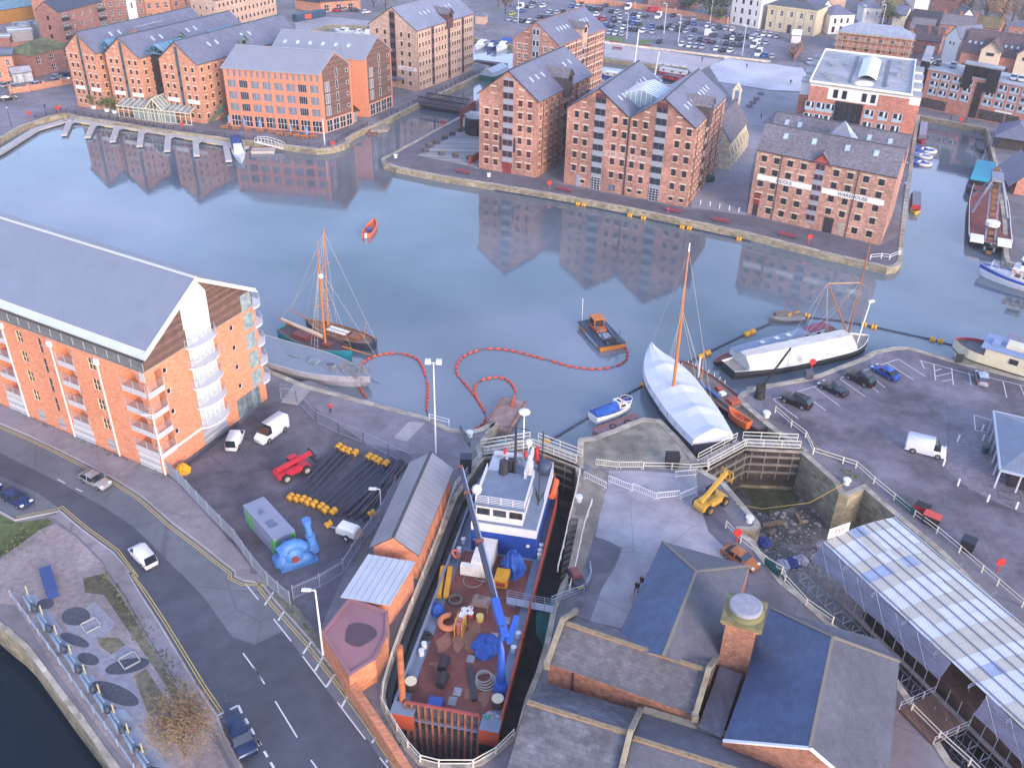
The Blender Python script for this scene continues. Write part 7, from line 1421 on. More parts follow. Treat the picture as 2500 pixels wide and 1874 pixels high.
for k,hx,lab,q in(('saloon','9c9a9a','silver estate car driving round the bend of the road',(20,700,840,915,950)),('saloon','1d2f5c','dark blue saloon in the lay-by at the left edge',(20,30,985,260,1115)),('hatch','1a3a86','bright blue hatchback cut off by the left edge behind the dark saloon',(20,-190,900,-30,965)),('minivan','d5d6dc','white car-derived van driving away along the road',(20,1310,1640,1120,1440)),('suv','16294c','navy car parked in a marked bay at the bottom beside the bare bush',(30,1950,1280,2110,1590)),('minivan','d5d6dc','small white van parked nose-in near the apartment building',(20,1945,650,2030,470)),('van','d8d9de','tall white panel van parked in the yard near the red telehandler',(21,270,410,40,575)),('van','d3d4da','white panel van alone in the right-hand car park facing the pavilion',(23,1220,600,1525,675)),('suv','17181f','black four-by-four at the end of the bay row nearest the old crane',(23,385,270,185,190)),('saloon','1a2434','dark navy coupe between two black four-by-fours in the bays',(23,690,170,500,75)),('suv','191c22','black estate four-by-four beside the bright blue coupe',(13,925,1680,720,1580)),('saloon','1f4fa8','bright blue coupe at the right end of the bay row',(13,1120,1620,955,1530)),('hatch','a9adb8','silver hatchback parked by the cream houseboat',(13,1860,1680,1835,1570)),('saloon','a8632c','orange coupe parked beside the dry dock railing',(22,1850,1490,2060,1620)),('suv','b9bcc4','silver pickup on the lane beside the pale setts',(3,380,560,425,510)),('saloon','20242e','dark car on the west quay roadway at the left edge',(0,20,850,120,838)),('hatch','a9b0c0','silver car parked inside the orange piered wall',(0,290,735,365,720)),('hatch','8f98a8','grey blue car parked behind the piered wall beside a navy one',(0,450,675,515,655)),('hatch','1d2438','navy car between the grey blue and red ones by the mossy house',(0,515,655,575,640)),('hatch','a02830','red car against the side of the leftmost warehouse',(0,575,640,625,625)),('hatch','2a5f9c','blue car close to the foot of the leftmost warehouse',(0,545,695,615,690)),('hatch','1f222c','left of two dark cars in the walled yard behind the mossy house',(0,215,425,270,415)),('hatch','22262e','right of two dark cars in the walled yard behind the mossy house',(0,275,410,335,400)),('hatch','9a9ca6','pale grey car at the left edge inside the orange wall',(0,30,740,90,725)),('hatch','1d2636','dark car beside the blue site hoarding',(1,540,125,615,120)),('hatch','b02a36','red car in front of the arched brick range',(1,675,105,745,92)),('hatch','9fa3ac','silver car half behind the red one at the arched range',(1,740,95,785,85)),('hatch','3a3c46','dark grey car right of the arched brick range',(1,820,100,885,92)),('hatch','cfd0d6','white car nearest the yellow warehouse gable',(1,905,120,985,110))):
 near_car(k,hx,lab,*G2(*q),metal=.0 if hx[0]in 'cd' else.3)
for x,y,hx,lab in((1415,530,'cfd0d6','white car on the roof deck of the right-hand quay block, leftmost'),(1485,545,'1c2026','black car on the roof deck beside the white one'),(1615,565,'5a7690','blue grey car on the roof deck beside the black box'),(2120,668,'a8acb8','silver car on the roof deck, left of two at the right edge'),(2185,680,'b4b8c2','silver car on the roof deck, rightmost of all')):
 p=g(3,x,y,H_+.3);near_car('hatch',hx,lab,p,p+HB.v*-1)
cr_=random.Random(9);FC={'w':('white','cfd1d8'),'s':('silver','9aa0ac'),'k':('black','1c1d24'),'n':('navy','242c44'),'b':('blue','2d56a0'),'r':('red','b02638'),'p':('purple','6a2c54'),'y':('lime','a9b04a'),'W':('white van','d4d5da'),'R':('red van','a82c3c')}
def far_mesh(col):
 if col in _VC:return _VC[col]
 k='van' if col in 'WR' else 'hatch';B,G_,D_=car_mbs(k);L_,W_,r=car_parts(k);M_=MB()
 for i,m_ in enumerate((B,G_,D_)):M_.mi(i).mesh(m_.v,m_.f)
 M_.mi(2);[M_.cyl((x,s*(W_/2-.13)-.11,r),(x,s*(W_/2-.13)+.11,r),r,n=8)for x in(L_*.31,-L_*.29)for s in(1,-1)]
 _VC[col]=M_.data('parked_car',[mat('car paint '+FC[col][1],FC[col][1],.3,.03,.5,spec=.7),mat('car glass','',0),DK]);return _VC[col]
Z5='''45,80,w 115,85,b 165,95,n 215,105,k 285,108,k 245,165,w 262,198,r 325,212,r 350,68,n 405,130,k 470,140,s 590,95,W 850,125,R 915,190,W 430,200,n 500,195,s 440,232,k 510,238,s 580,247,n 640,218,b 648,260,b 700,232,s 708,268,k 650,165,k 712,175,w 780,185,k 350,275,b 415,292,n 540,308,w 600,325,n 665,328,k 845,290,b 390,360,s 455,370,w 525,378,s 750,344,w 855,354,s 930,302,k 985,308,k 1045,282,k 1070,322,s 1118,294,n 1140,332,k 1185,302,k 1212,347,s 1305,332,n 1165,246,s 1230,256,k 1300,264,b 1075,175,n 1305,208,s 1450,283,w 1515,297,s 1575,307,n 1645,317,s 1715,324,w 1450,372,W 1518,352,s 1520,390,n 1265,422,s 1365,434,k 1440,452,p 1505,464,k 1650,408,k 1722,382,n 1720,422,w 1790,398,n 1797,432,k 1862,402,k 1930,414,w 1985,368,s 2000,424,w 2055,382,w 2125,387,w 2190,402,s 1170,490,w 1250,502,w 1320,507,s 1390,517,s 925,457,k 1540,537,w 1615,550,k 1690,557,w 1645,477,k 1720,492,n 1792,497,n 1945,508,W 2005,464,w 2075,472,s 2025,548,w 1995,594,W 2065,608,b 2145,618,s'''
Z2_='''20,168,s 75,178,s 125,183,k 180,188,w 230,195,n 40,122,y 118,97,b 105,72,W 155,60,n 205,62,s 295,57,w 270,147,k 320,152,n 362,152,b 350,107,s 415,113,s 458,97,k 540,57,b 590,67,s 635,67,k 630,22,n 205,28,n'''
lst=[(1400+float(a)*.226,float(b_)*.226,c_)for a,b_,c_ in(q.split(',')for q in Z5.split())]+[(*nat(2,float(a),float(b_)),c_)for a,b_,c_ in(q.split(',')for q in Z2_.split())]
vdir=atan2(DBL.v.y,DBL.v.x);cnt={};ORD='first second third fourth fifth sixth seventh eighth ninth tenth eleventh twelfth thirteenth fourteenth fifteenth sixteenth seventeenth eighteenth nineteenth twentieth'.split()
def ordn(i):return ORD[i]if i<20 else('twenty-'+ORD[i-20]if i<29 else 'thirty-'+ORD[i-30]if 30<=i<39 else 'thirtieth')
for x,y,c_ in sorted(lst):
 p=gp(x,y+2,0);o=link('parked_car',far_mesh(c_));i=cnt[c_]=cnt.get(c_,-1)+1
 place(o,p,vdir+cr_.uniform(-.06,.06)+(pi if cr_.random()<.8 else 0)if c_ not in 'R' else vdir+pi/2)
 tag(o,'%s in the far car park, %s %s one counting from the left'%(FC[c_][0]if c_ in 'WR' else FC[c_][0]+' car',ordn(i),FC[c_][0]),'van' if c_ in 'WR' else 'car','vehicles in the far car park','thing')
def telehandler(label,a,c,hx,lift,cabx=.0):
 o=thing('telehandler',label,'telehandler',(a+c)/2,ang(a,c));P_=mat('plant '+hx,hx,.5,.12,.8)
 for x in(1.45,-1.45):
  for s in(1,-1):m=MB();m.mi(0).cyl((x,s*1.05-.25,.62),(x,s*1.05+.25,.62),.64,n=16);m.mi(1).cyl((x,s*1.05+s*.26,.62),(x,s*1.05+s*.255,.62),.36,n=12);m.build('wheel',[sol('2c2a2c',.9),sol('a9a29a' if hx[0]!='c' else '9a7440')],o)
 MB().loft([[(x,-w_,.6),(x,-w_,h_),(x,w_,h_),(x,w_,.6)]for x,w_,h_ in((-2.5,.8,1.1),(-2.2,.85,1.5),(1.9,.85,1.3),(2.2,.8,1.0))]).build('chassis',P_,o)
 m=MB();m.mi(0).loft([[(-.2,.25,z),(1.0,.25,z),(1.0-d,1.0,z),(-.2+d,1.0,z)]for z,d in((1.2,0),(2.3,.1))]);m.mi(1).box(-.2,1.0,.22,1.02,2.3,2.42);m.build('cab',[mat('car glass','',0),P_ if hx[0]!='c' else DK],o)
 MB().box(-1.3,.9,-1.05,-.5,.9,1.6).build('engine_cover',P_,o)
 e=V((3.4*cos(lift)-.6,-.1,1.75+4.6*sin(lift)));m=MB();m.mi(0).bar((-2.3,-.1,1.75),e,.42,.5);m.mi(1).bar((-1,-.1,1.4),V((-2.3,-.1,1.75)).lerp(e,.5),.16);m.build('boom',[P_,sol('8a8a90',.4,.5)],o)
 m=MB();[m.bar(e+V((.1,y,-1.2+cabx)),e+V((.1,y,.2+cabx)),.09)for y in(-.9,-.45,0,.45,.9)];[m.bar(e+V((.1,-.9,z+cabx)),e+V((.1,.9,z+cabx)),.1)for z in(-1.2,.2)];[m.bar(e+V((.1,y,-1.2+cabx)),e+V((1.1,y,-1.2+cabx)),.14,.07)for y in(-.5,.5)];m.build('fork_carriage',DK if hx[0]!='c' else P_,o);return o
telehandler('red telehandler with black fork carriage beside the laid out pipes',g(21,190,880),g(21,470,760),'b3263a',.12)
telehandler('yellow telehandler with raised boom beside the empty dry dock',g(22,1580,1160),g(22,1830,1010),'c4973a',.62)
# ================================================================ YARD PLANT
q=[g(21,x,y,2.9)for x,y in((-105,1085),(75,1000),(345,1290),(165,1372))];o=thing('site_cabin','grey generator container with green corner panels in the yard','container',V((q[3].x,q[3].y,0)),ang(q[3],q[2]));W1_,L1_=(q[2]-q[3]).length,(q[0]-q[3]).length
MB().box(0,W1_,0,L1_,.25,2.9).build('body',mat('grey container','80879c',.5,.06,.5),o);GRN=sol('4aa83a',.5)
m=MB();[m.box(a,a+.5,-.02,.02,.3,2.6)for a in(.05,W1_-.6)];[m.box(-.02,.02,b_,b_+.55,.3,2.6)for b_ in(.2,L1_-1.2,L1_-2.2)];m.build('green_panel',GRN,o)
m=MB();m.box(.6,1.6,L1_*.25,L1_*.42,2.9,2.98);m.box(.8,1.4,L1_*.62,L1_*.7,2.9,3.1);m.build('roof_vent',[dirty('5c6a84')],o);MB().box(.1,W1_-.1,.1,L1_-.1,0,.25).build('skid',DK,o)
PB=mat('pump blue','4878b6',.5,.18,1.0);c=g(21,340,1570);o=thing('water_pump','big bright blue volute pump with upright pipe at the yard gate','pump',c,.5)
m=MB();m.tube([(1.45*cos(a)*(1+.02*i),.1*cos(a),1.45+1.35*sin(a))for i,a in enumerate([pi*1.9*k/12 for k in range(13)])],[.55+.045*k for k in range(13)],10);m.ball((0,0,1.45),1.35,.95,1.3,14,8);[m.bar((1.5*cos(a),-.5,1.45+1.4*sin(a)),(1.5*cos(a),.55,1.45+1.4*sin(a)),.28,1.0)for a in(.4,1.2,2.0,2.8)];m.box(-1.2,2.2,.3,1.2,0,1.1);m.build('volute',PB,o,True)
m=MB();m.cyl((2.6,.9,.2),(2.45,1.1,2.4),.75,.45,12);m.cyl((2.45,1.1,2.4),(2.3,1.3,4.1),.38,.36,12);m.cyl((2.3,1.3,4.1),(2.28,1.33,4.7),.52,n=14);m.cyl((2.46,1.09,2.3),(2.44,1.11,2.5),.58,n=12);m.cyl((.6,.5,1.0),(2.5,.95,.9),.5,n=10);m.build('riser_pipe',PB,o);MB().box(-1.8,2.6,-1,1,0,.35).build('base',PB,o);MB().cyl((0,-.8,1.4),(0,-1.1,1.4),.4,n=12).build('flange',sol('8a3a30'),o)
o=thing('compressor','white towable compressor on two wheels beside the pipe bundle','compressor',g(21,800,1340),ang(g(21,700,1290),g(21,860,1345)));MB().loft([[(x,-.75,.55),(x,-.75,h_),(x,-.5,h_+.25),(x,.5,h_+.25),(x,.75,h_),(x,.75,.55)]for x,h_ in((-1.3,1.1),(-1.0,1.5),(1.1,1.5),(1.3,1.2))]).build('canopy',WHITE,o);m=MB();m.bar((-1.3,0,.5),(-2.8,0,.5),.12);m.bar((-1.3,.5,.5),(-2.4,0,.5),.1);m.build('drawbar',sol('a9acb4',.4),o)
for s in(1,-1):wheel_mb(.2,s*.85,.38).build('wheel',[DK,WHITE],o)
YF=mat('yellow float','d0992c',.6,.15,1.2);PIPE=mat('blue black pipe','33384c',.5,.25,.6)
def yfloat(o,p,d,r=.43):d=d.normalized();m=MB();m.cyl(p-d*.45,p-d*.1,r,r,10);m.cyl(p+d*.1,p+d*.45,r,r,10);m.cyl(p-d*.12,p+d*.12,r*.8,n=10);m.build('float',YF,o,True,True)
lo=[(308,1010),(360,1022),(414,1030),(456,1050),(507,1068),(566,1090),(602,1118),(668,1132)];hi=[(716,585),(756,610),(797,625),(852,638),(970,670),(1015,688),(1052,710),(1112,728)]
for i,(a,c)in enumerate(zip(lo,hi)):
 a,c=g(21,*a,.5),g(21,*c,.5);o=thing('pipe','%s dredging pipe from the left in the row with yellow end floats'%ORD[i],'pipe',V((a.x,a.y,0)),0,'dredging pipes laid out in the yard');MB().cyl(a,c,.16,n=8).build('tube',PIPE,o,world=True);d=c-a;yfloat(o,a,d);yfloat(o,c,d)
for i in range(11):
 a,c=g(21,725+i*22,1165+i*5-(i%3)*22,.2+.16*(i%3)),g(21,1295-((i*7)%11)*13,735-(i%4)*14,.2+.2*((i*5)%3));o=thing('pipe','dark loose pipe in the crossed heap beside the long shed','pipe',V((a.x,a.y,0)),0,'loose pipes heaped by the shed');MB().cyl(a,c,.17,n=7).build('tube',PIPE if i%4 else dirty('5a4640'),o,world=True)
k=tarp(1.0,1.2,12).build('bagged_kit',mat('yellow sheet','d59a1e',.6,.2,2));place(k,g(20,1545,800));tag(k,'heap of yellow sheeted kit at the corner of the apartment building','heap',kind='thing')
for lab,t,x,y in(('yellow float lying against the mesh fence by the compressor',21,995,1150),('yellow float under the front of the white compressor',21,630,1240),('yellow float behind the white compressor by the fence',21,890,1330)):
 p=g(t,x,y,.55);o=thing('loose_float',lab,'float',V((p.x,p.y,0)));yfloat(o,p,V((.6,.4,.2)))
m=MB();m.tube(pl((20,1590,735,1870,500,2010,390),z=.2),.15,6);k=m.build('pipe',PIPE);tag(k,'black pipe lying along the foot of the apartment gable','pipe',kind='thing')
# ---------------------------------------------------------------- floating lines
def dense(pts,step):
 out,acc=[pts[0]],0
 P_=[]
 for i in range(len(pts)-1):
  p0,p1,p2,p3=pts[max(0,i-1)],pts[i],pts[i+1],pts[min(len(pts)-1,i+2)]
  P_+=[.5*((2*p1)+(p2-p0)*t+(2*p0-5*p1+4*p2-p3)*t*t+(3*p1-p0-3*p2+p3)*t**3)for t in[j/12 for j in range(12)]]
 P_.append(pts[-1])
 for a,c in zip(P_,P_[1:]):
  acc+=(c-a).length
  if acc>=step:out.append(c.copy());acc=0
 return out
FLT=mat('red float','c4503c',.6,.2,1.5)
def float_line(label,pts,step=.98):
 d=dense(pts,step);o=thing('float_line',label,'float line',d[0]);MB().tube(d,.07,5).build('rope',sol('7d3a34'),o,world=True);me=None
 for i,(a,c)in enumerate(zip(d,d[1:])):
  if i%9==8:continue
  if me is None:me=MB();me.cyl((-.34,0,0),(.34,0,0),.2,n=8);me=me.data('float',FLT)
  f=link('float',me,o);f.location=(a+c)/2-d[0];f.rotation_euler=(0,0,ang(a,c))
float_line('red float line curving from the teal cutter to the quay lamp post',pl((11,875,1530,920,1465,985,1425,1060,1400,1150,1388,1235,1390,1300,1403,1380,1440,1420,1500),(21,1448,0,1466,80,1460,200,1456,280,1472,340),z=WZ+.12))
float_line('long red float line looping from the small dredger to the quay corner',pl((12,930,1272,975,1310,1005,1370,1005,1430,960,1475,880,1505,780,1520,690,1520,600,1510,500,1492,380,1455,280,1430,150,1395,0,1360),(11,2060,1350,1930,1352,1840,1380,1770,1410,1720,1470,1705,1540,1740,1610),(21,1750,20,1790,70,1850,140,1900,210,1940,280,1955,330,1940,390,1880,430,1820,450),z=WZ+.12),1.15)
float_line('short red float line arching from the loop onto the rusty pontoon',pl((21,1950,300,1915,240,1882,180,1860,110,1880,50,1950,15,2050,0,2130,20,2190,80,2205,140),z=WZ+.12)+pl((21,2180,210,2165,270),z=WZ+1))
float_line('few red floats hanging beside the bow of the grey barge',pl((21,885,85,930,150,978,198),z=WZ+.12))
def float_pipe(label,pts,fl,r=.17):
 o=thing('floating_pipe',label,'pipe',pts[0]);MB().tube(pts,r,6).build('tube',PIPE,o,world=True)
 for t,x,y,dx,dy in fl:p=g(t,x,y,WZ+.2);yfloat(o,p,g(t,x+dx,y+dy,WZ+.2)-p,.5)
float_pipe('black floating pipe with yellow floats along the island quay wall',pl((1,1900,1580),(12,0,35,500,120,1000,222,1450,318,2050,450),z=WZ+.1),[(1,1940,1580,9,2),(12,170,50,9,2),(12,217,58,9,2),(12,592,132,9,2),(12,642,142,9,2),(12,1030,228,9,2),(12,1145,252,9,2),(12,1470,328,9,2),(12,1530,337,9,2),(12,1950,428,9,2)])
float_pipe('black floating pipe with yellow floats from the raft to the cream houseboat',pl((13,370,1085,640,1115,945,1168,1440,1275,1620,1325),z=WZ+.1),[(13,230,1075,9,-5),(13,293,1058,9,-5),(13,382,1075,9,2),(13,860,1150,9,2),(13,945,1168,9,2),(13,1440,1275,9,2),(13,1507,1290,9,2)])
float_pipe('black floating pipe with yellow floats running past the narrowboat bow',pl((12,2211,1140,2000,1230,1700,1375,1500,1480,1400,1530),z=WZ+.1),[(12,2060,1210,9,-4),(12,2015,1230,9,-4),(12,1682,1390,9,-4),(12,1627,1418,9,-4)])
float_pipe('black floating pipe from the white wrapped vessel to the lock gate',pl((22,1150,65,900,205,680,340,330,550),z=WZ+.1),[(22,1150,65,9,-5),(22,320,550,9,-5)])
# ================================================================ RAILS, GATES, STREET FURNITURE
CRAIL=sol('d3cdbd',.6);WRAIL=sol('d6d7dd',.5);KRAIL=sol('2a2c36',.6)
def rail(label,pts,h=1.1,bars=(.55,1.05),sp=2.6,m=CRAIL,pr=.07,br=.04,cat='railing'):
 o=thing('railing',label,cat,pts[0]);k=MB();pm=MB()
 for a,c in zip(pts,pts[1:]):
  for z in bars:k.bar(a+V((0,0,z)),c+V((0,0,z)),br*2)
  n=max(1,round((c-a).length/sp))
  for i in range(n+(c is pts[-1])):p=a.lerp(c,i/n);pm.bar(p,p+V((0,0,h)),pr*2)
 k.build('rails',m,o,world=True);pm.build('posts',m,o,world=True);return o
rail('cream post and rail fence round the left side and head of the ship dock',pl((21,1915,690,1700,940,1640,1110,1570,1330,1500,1510),(31,1425,60,1340,280,1255,500,1165,740,1095,990,1085,1130,1120,1200,1210,1350,1300,1490,1405,1610,1560,1650,1850,1650,2040,1545,2190,1395)),sp=4.2)
rail('cream rail on the right edge of the ship dry dock above the stone steps',pl((22,605,830,575,990,545,1110,520,1200,470,1440,420,1640)),sp=2.5)
rail('white rail beside the stone stairs and walkway of the ship dry dock',pl((22,705,1085,640,1280,560,1658),(32,520,170)),sp=2.6)
rail('cream rail along the right wall of the empty dry dock and tent',pl((23,110,300,245,420,365,510))+pl((23,430,650,680,730,790,765,940,900,1110,1040,1280,1180,1470,1320,1660,1480,1850,1645),(33,1980,120,2190,300,2400,500)),sp=3.2)
rail('cream rail beside the orange coupe along the left edge of the empty dry dock',pl((22,1835,1270,1960,1400,2170,1570),(23,20,1570,165,1658),(33,190,90,370,290,590,445)),sp=3.4)
rail('cream rail at the lower left of the tent by the timber platform',pl((33,1255,1180,1485,1410,1740,1640,1900,1800)),sp=3)
rail('cream two bar rail across the middle pier in front of the dark box',pl((22,1140,775,1380,780,1535,790,1690,775)),sp=3)
rail('short white rail on the quay corner by the BIDDLE WAREHOUSE',pl((13,912,600,1005,590,1075,600,1160,565)),sp=2.4,m=WRAIL)
rail('white rail section on the quay beside the tall flood lamp',pl((21,1480,365,1645,410)),sp=3,m=WRAIL)
rail('black railing along the west quay edge in front of the warehouses',pl((0,300,1000,480,950,640,965,1300,1072,1900,1158,2142,1182),(1,270,1217,560,1248,700,1205,830,1125,960,1060)),sp=3,m=KRAIL,bars=(.2,.6,1.05),br=.03)
rail('black railing along the canal side below the timber gabled blocks',pl((1,1065,1010,1390,858)),sp=3,m=KRAIL,bars=(.2,.6,1.05),br=.03);rail('black railing on the canal bank beside the yellow warehouse',pl((1,1460,815,1660,730,1930,605)),sp=3,m=KRAIL,bars=(.2,.6,1.05),br=.03)
for lab,q,m_ in(('white',(640,850,830,945),0),('white',(845,885,1050,965),0),('white',(1045,950,1245,1035),0),('white',(1252,1030,1442,1010),0),('white',(1448,1035,1592,975),0),('cream',(740,745,932,770),1),('cream',(938,768,1136,768),1),('grey',(1405,850,1590,830),2)):
 k=('first','second','third','fourth','fifth','left','right','')[[640,845,1045,1252,1448,740,938,1405].index(q[0])]
 a,c=g(22,*q[:2]),g(22,*q[2:]);o=thing('barrier','%s crowd barrier %s'%(lab,('%s from the left in the row across the pale yard'%k)if not m_ else('on the %s of the pair on the stained pier'%k)if m_==1 else 'leaning by the lock gate walkway'),'barrier',a,0,'crowd barriers between the docks');b=MB();n=13
 b.bar(a+V((0,0,1.05)),c+V((0,0,1.05)),.07);b.bar(a+V((0,0,.2)),c+V((0,0,.2)),.07);[b.bar(a.lerp(c,i/n)+V((0,0,.2)),a.lerp(c,i/n)+V((0,0,1.05)),.04)for i in range(n+1)];b.build('bars',WRAIL if m_!=1 else CRAIL,o,world=True);f=MB();nn=V((-(c-a).y,(c-a).x,0)).normalized()*.3;[f.bar(a.lerp(c,t)-nn,a.lerp(c,t)+nn,.07)for t in(.06,.94)];f.build('foot',WRAIL,o,world=True)
WOODD=mat('dark gate timber','4d453e',.9,.4,.9,kind='boards',p=(.5,1),big=.3)
def gate(label,pts,dep,wside):
 o=thing('lock_gate',label,'lock gate',pts[0])
 for a,c in zip(pts,pts[1:]):
  d=(c-a);n_=V((-d.y,d.x,0)).normalized()*wside;m=MB();m.bar(a-n_*.85+V((0,0,-dep/2-.1)),c-n_*.85+V((0,0,-dep/2-.1)),.5,dep);m.build('gate_leaf',WOODD,o,world=True)
  m=MB();m.bar(a+V((0,0,.45))+n_*.5,c+V((0,0,.45))+n_*.5,1.7,.12);m.build('walkway',mat('grey walkway boards','a39c98',.8,.12,.8,kind='boards',p=(.2,0)),o,world=True)
  m=MB();[railing(m,[a+V((0,0,.5))+n_*s,c+V((0,0,.5))+n_*s],1.15,2,2.4,.09)for s in(-.35,1.35)];m.build('rail',CRAIL,o,world=True)
  m=MB();nb=max(2,int(d.length/1.8));[m.bar(a.lerp(c,(i+.5)/nb)-n_*1.2,a.lerp(c,(i+.5)/nb)-n_*1.2+V((0,0,-dep*.8)),.14)for i in range(nb)];[m.bar(a-n_*1.15+V((0,0,z)),c-n_*1.15+V((0,0,z)),.3)for z in(-.6,-1.9,-3.2)];m.build('brace',dirty('7d756c',.8,.3),o,world=True)
gate('timber dock gate with cream railed walkway behind the ship in the dry dock',[N(1181,1112),N(1301,1092),N(1409,1134)],5.5,1);gate('timber dock gate with cream railed walkway at the head of the empty dry dock',[g(22,1660,770),g(22,1988,592),g(23,310,612)],5.5,1)
def lamp(label,base,h,kind):
 o=thing('street_lamp',label,'street lamp',base);MB().cyl((0,0,0),(0,0,h),.13 if h>5 else.07,.08 if h>5 else.05,10).build('post',WRAIL if kind else KRAIL,o);m=MB()
 if kind==2:m.bar((-.7,0,h),(.7,0,h),.1);[m.box(x-.35,x+.35,-.3,.3,h-.1,h+.45)for x in(-.7,.7)]
 elif kind==1:m.bar((0,0,h),(-.5,-.1,h+.1),.1);m.box(-1.3,-.4,-.25,.1,h+.02,h+.2)
 else:m.ball((0,0,h+.15),.2,n=8,m=5)
 m.build('lamp_head',[sol('c9ccd4')],o)
for lab,b_,tp,k in(('white street lamp rising in front of the apartment building corner',(20,1397,825),(20,1275,320),1),('tall white flood lamp mast with twin heads on the quay',(21,1535,645),(11,1505,1470),2),('white street lamp beside the red roofed store at the roadside',(31,585,708),(31,490,160),1),('thin white lamp pole in the yard by the mesh fence',(21,1078,1180),(21,1060,945),1)):
 p=g(*b_);lamp(lab,p,ht(p,*tp),k)
for i,(t,x,y,h)in enumerate(((0,100,1075,5),(3,1210,1430,1.6),(3,1195,1610,1.8),(2,1000,330,9),(2,1315,290,11),(2,1435,370,10),(2,1975,470,10),(2,1705,190,9),(2,85,200,10),(3,1000,270,10),(3,840,250,9))):lamp(('black globe lamp at the left edge of the west quay','black capped lamp post by the barge arm, the farther one','black capped lamp post by the barge arm, the nearer one','thin lamp at the left of the far car park grass','tall thin lamp near the middle of the far car park','thin lamp at the front of the far car park','thin lamp at the right end of the far car park','lamp by the brick wall left of the white townhouse','lamp among the cars left of the middle distance warehouse','lamp behind the scaffolded terrace, right of two','lamp behind the scaffolded terrace, left of two')[i],g(t,x,y),h,0 if h<6 else 1)
p=g(1,598,1225);k=MB().cyl((0,0,0),(0,0,ht(p,1,585,1000)),.16,.1).build('flagpole',WRAIL);place(k,p);tag(k,'tall white flagpole at the rounded west quay corner','flagpole',kind='thing')
RD=sol('c8322c',.5)
for i,(t,x,y)in enumerate(((0,255,1000),(0,492,955),(0,1545,1095),(1,668,1255),(1,1600,1080),(2,350,1595),(13,395,465),(13,415,1530),(22,1925,1390),(23,1985,1640),(3,1672,1050))):
 o=thing('lifebuoy_stand',('red lifebuoy stand on the curved west quay at far left','second red lifebuoy stand on the west quay, near the bend','red lifebuoy stand in front of the conservatory','red lifebuoy stand at the rounded west quay corner','red lifebuoy on a black post by the canal mouth','red lifebuoy stand before the double gabled warehouse','red lifebuoy stand before the BIDDLE WAREHOUSE','red lifebuoy stand on the quay beside the white covered barge','red lifebuoy stand beside the empty dry dock bollard','red lifebuoy stand at the right-hand railing by the dark box','red lifebuoy stand on the quay below the shops')[i],'lifebuoy',g(t,x,y));MB().bar((0,0,0),(0,0,1.3),.12).build('post',RD,o);MB().cyl((0,-.08,1.5),(0,.08,1.5),.52,n=16).build('housing',RD,o)
BNR=sol('84394a',.7)
def bench(label,p,rz,m_=BNR,L_=3.6):
 o=thing('bench',label,'bench',p,rz);MB().box(-L_/2,L_/2,-.25,.25,.42,.5).build('seat',m_,o);MB().box(-L_/2,L_/2,.25,.32,.55,.95).build('backrest',m_,o)
 for s in(1,-1):MB().box(s*L_*.4-.06,s*L_*.4+.06,-.22,.3,0,.42).build('leg',KRAIL,o)
qz=DBL.rz('F')
for i,(t,x,y)in enumerate(((1,1760,1465),(2,468,1615),(12,1388,205),(12,1790,288),(13,210,412),(2,895,372),(2,920,422),(2,1160,402),(2,1455,443))):bench(('maroon bench on the quay left of the left dock warehouse','maroon bench on the quay in front of the double gabled warehouse','maroon bench with a seated person on the island quay','maroon bench on the quay before the gap left of BIDDLE WAREHOUSE','maroon bench on the quay in front of the BIDDLE WAREHOUSE','red bench nearest the grass on the promenade','red bench below the first one on the promenade','red bench by the second lawn of the promenade','rightmost red bench on the promenade')[i],g(t,x,y),qz)
def picnic(label,p,rz,m_,grp):
 o=thing('picnic_table',label,'picnic table',p,rz,grp);MB().box(-.9,.9,-.4,.4,.7,.76).build('tabletop',m_,o)
 for s in(1,-1):MB().box(-.9,.9,s*.75-.15,s*.75+.15,.42,.48).build('seat',m_,o);k=MB();k.bar((s*.6,-.7,0),(s*.6,.35,.7),.1);k.bar((s*.6,.7,0),(s*.6,-.35,.7),.1);k.build('leg',m_,o)
GT=dirty('96887f',.8)
for x,y in((890,985),(965,997),(1050,1010),(1110,1020),(1170,1032),(1235,1042),(1305,1052),(1370,1062),(1435,1072)):picnic('grey wooden picnic table in the row behind the west quay railing',g(0,x,y),HOT.rz('F'),GT,'picnic tables behind the west quay railing')
for x,y in((2130,800),(2095,842),(2065,876),(2035,905)):picnic('dark picnic table on the paved square behind the chapel',g(2,x,y),.4,dirty('5b4a4e'),'picnic tables on the square')
OT=mat('orange wood','c07a32',.6,.15,1)
for x,y in[(0,1885),(0,1990),(0,2095),(0,2190)]and[(-250,1085),(-150,1095),(-50,1105),(50,1115),(150,1120),(215,1140),(290,1145),(360,1155),(430,1165),(500,1165),(-200,1060),(-90,1070),(120,1085),(330,1112)]:picnic('orange slatted table set on the hotel terrace',g(1,x,y),HOT.rz('F')+.5,OT,'orange tables on the hotel terrace')
PAR=sol('6f8fc4',.7)
for x,y in((-205,1065),(-75,1085),(55,1095),(315,1135),(448,1160)):o=thing('parasol','closed pale blue parasol standing among the orange hotel tables','parasol',g(1,x,y),0,'closed parasols on the hotel terrace');MB().lathe([(.03,0),(.03,.9),(.34,.95),(.22,2.4),(.02,3.1)],n=10).build('canopy',PAR,o)
for x,y in((1775,1100),(1795,1090)):o=thing('parasol','closed grey parasol by the rust red terrace screen','parasol',g(1,x,y),0,'grey parasols by the terrace screen');MB().lathe([(.03,0),(.03,1),(.45,1.1),(.3,3),(.02,3.8)],n=10).build('canopy',dirty('b4adab'),o)
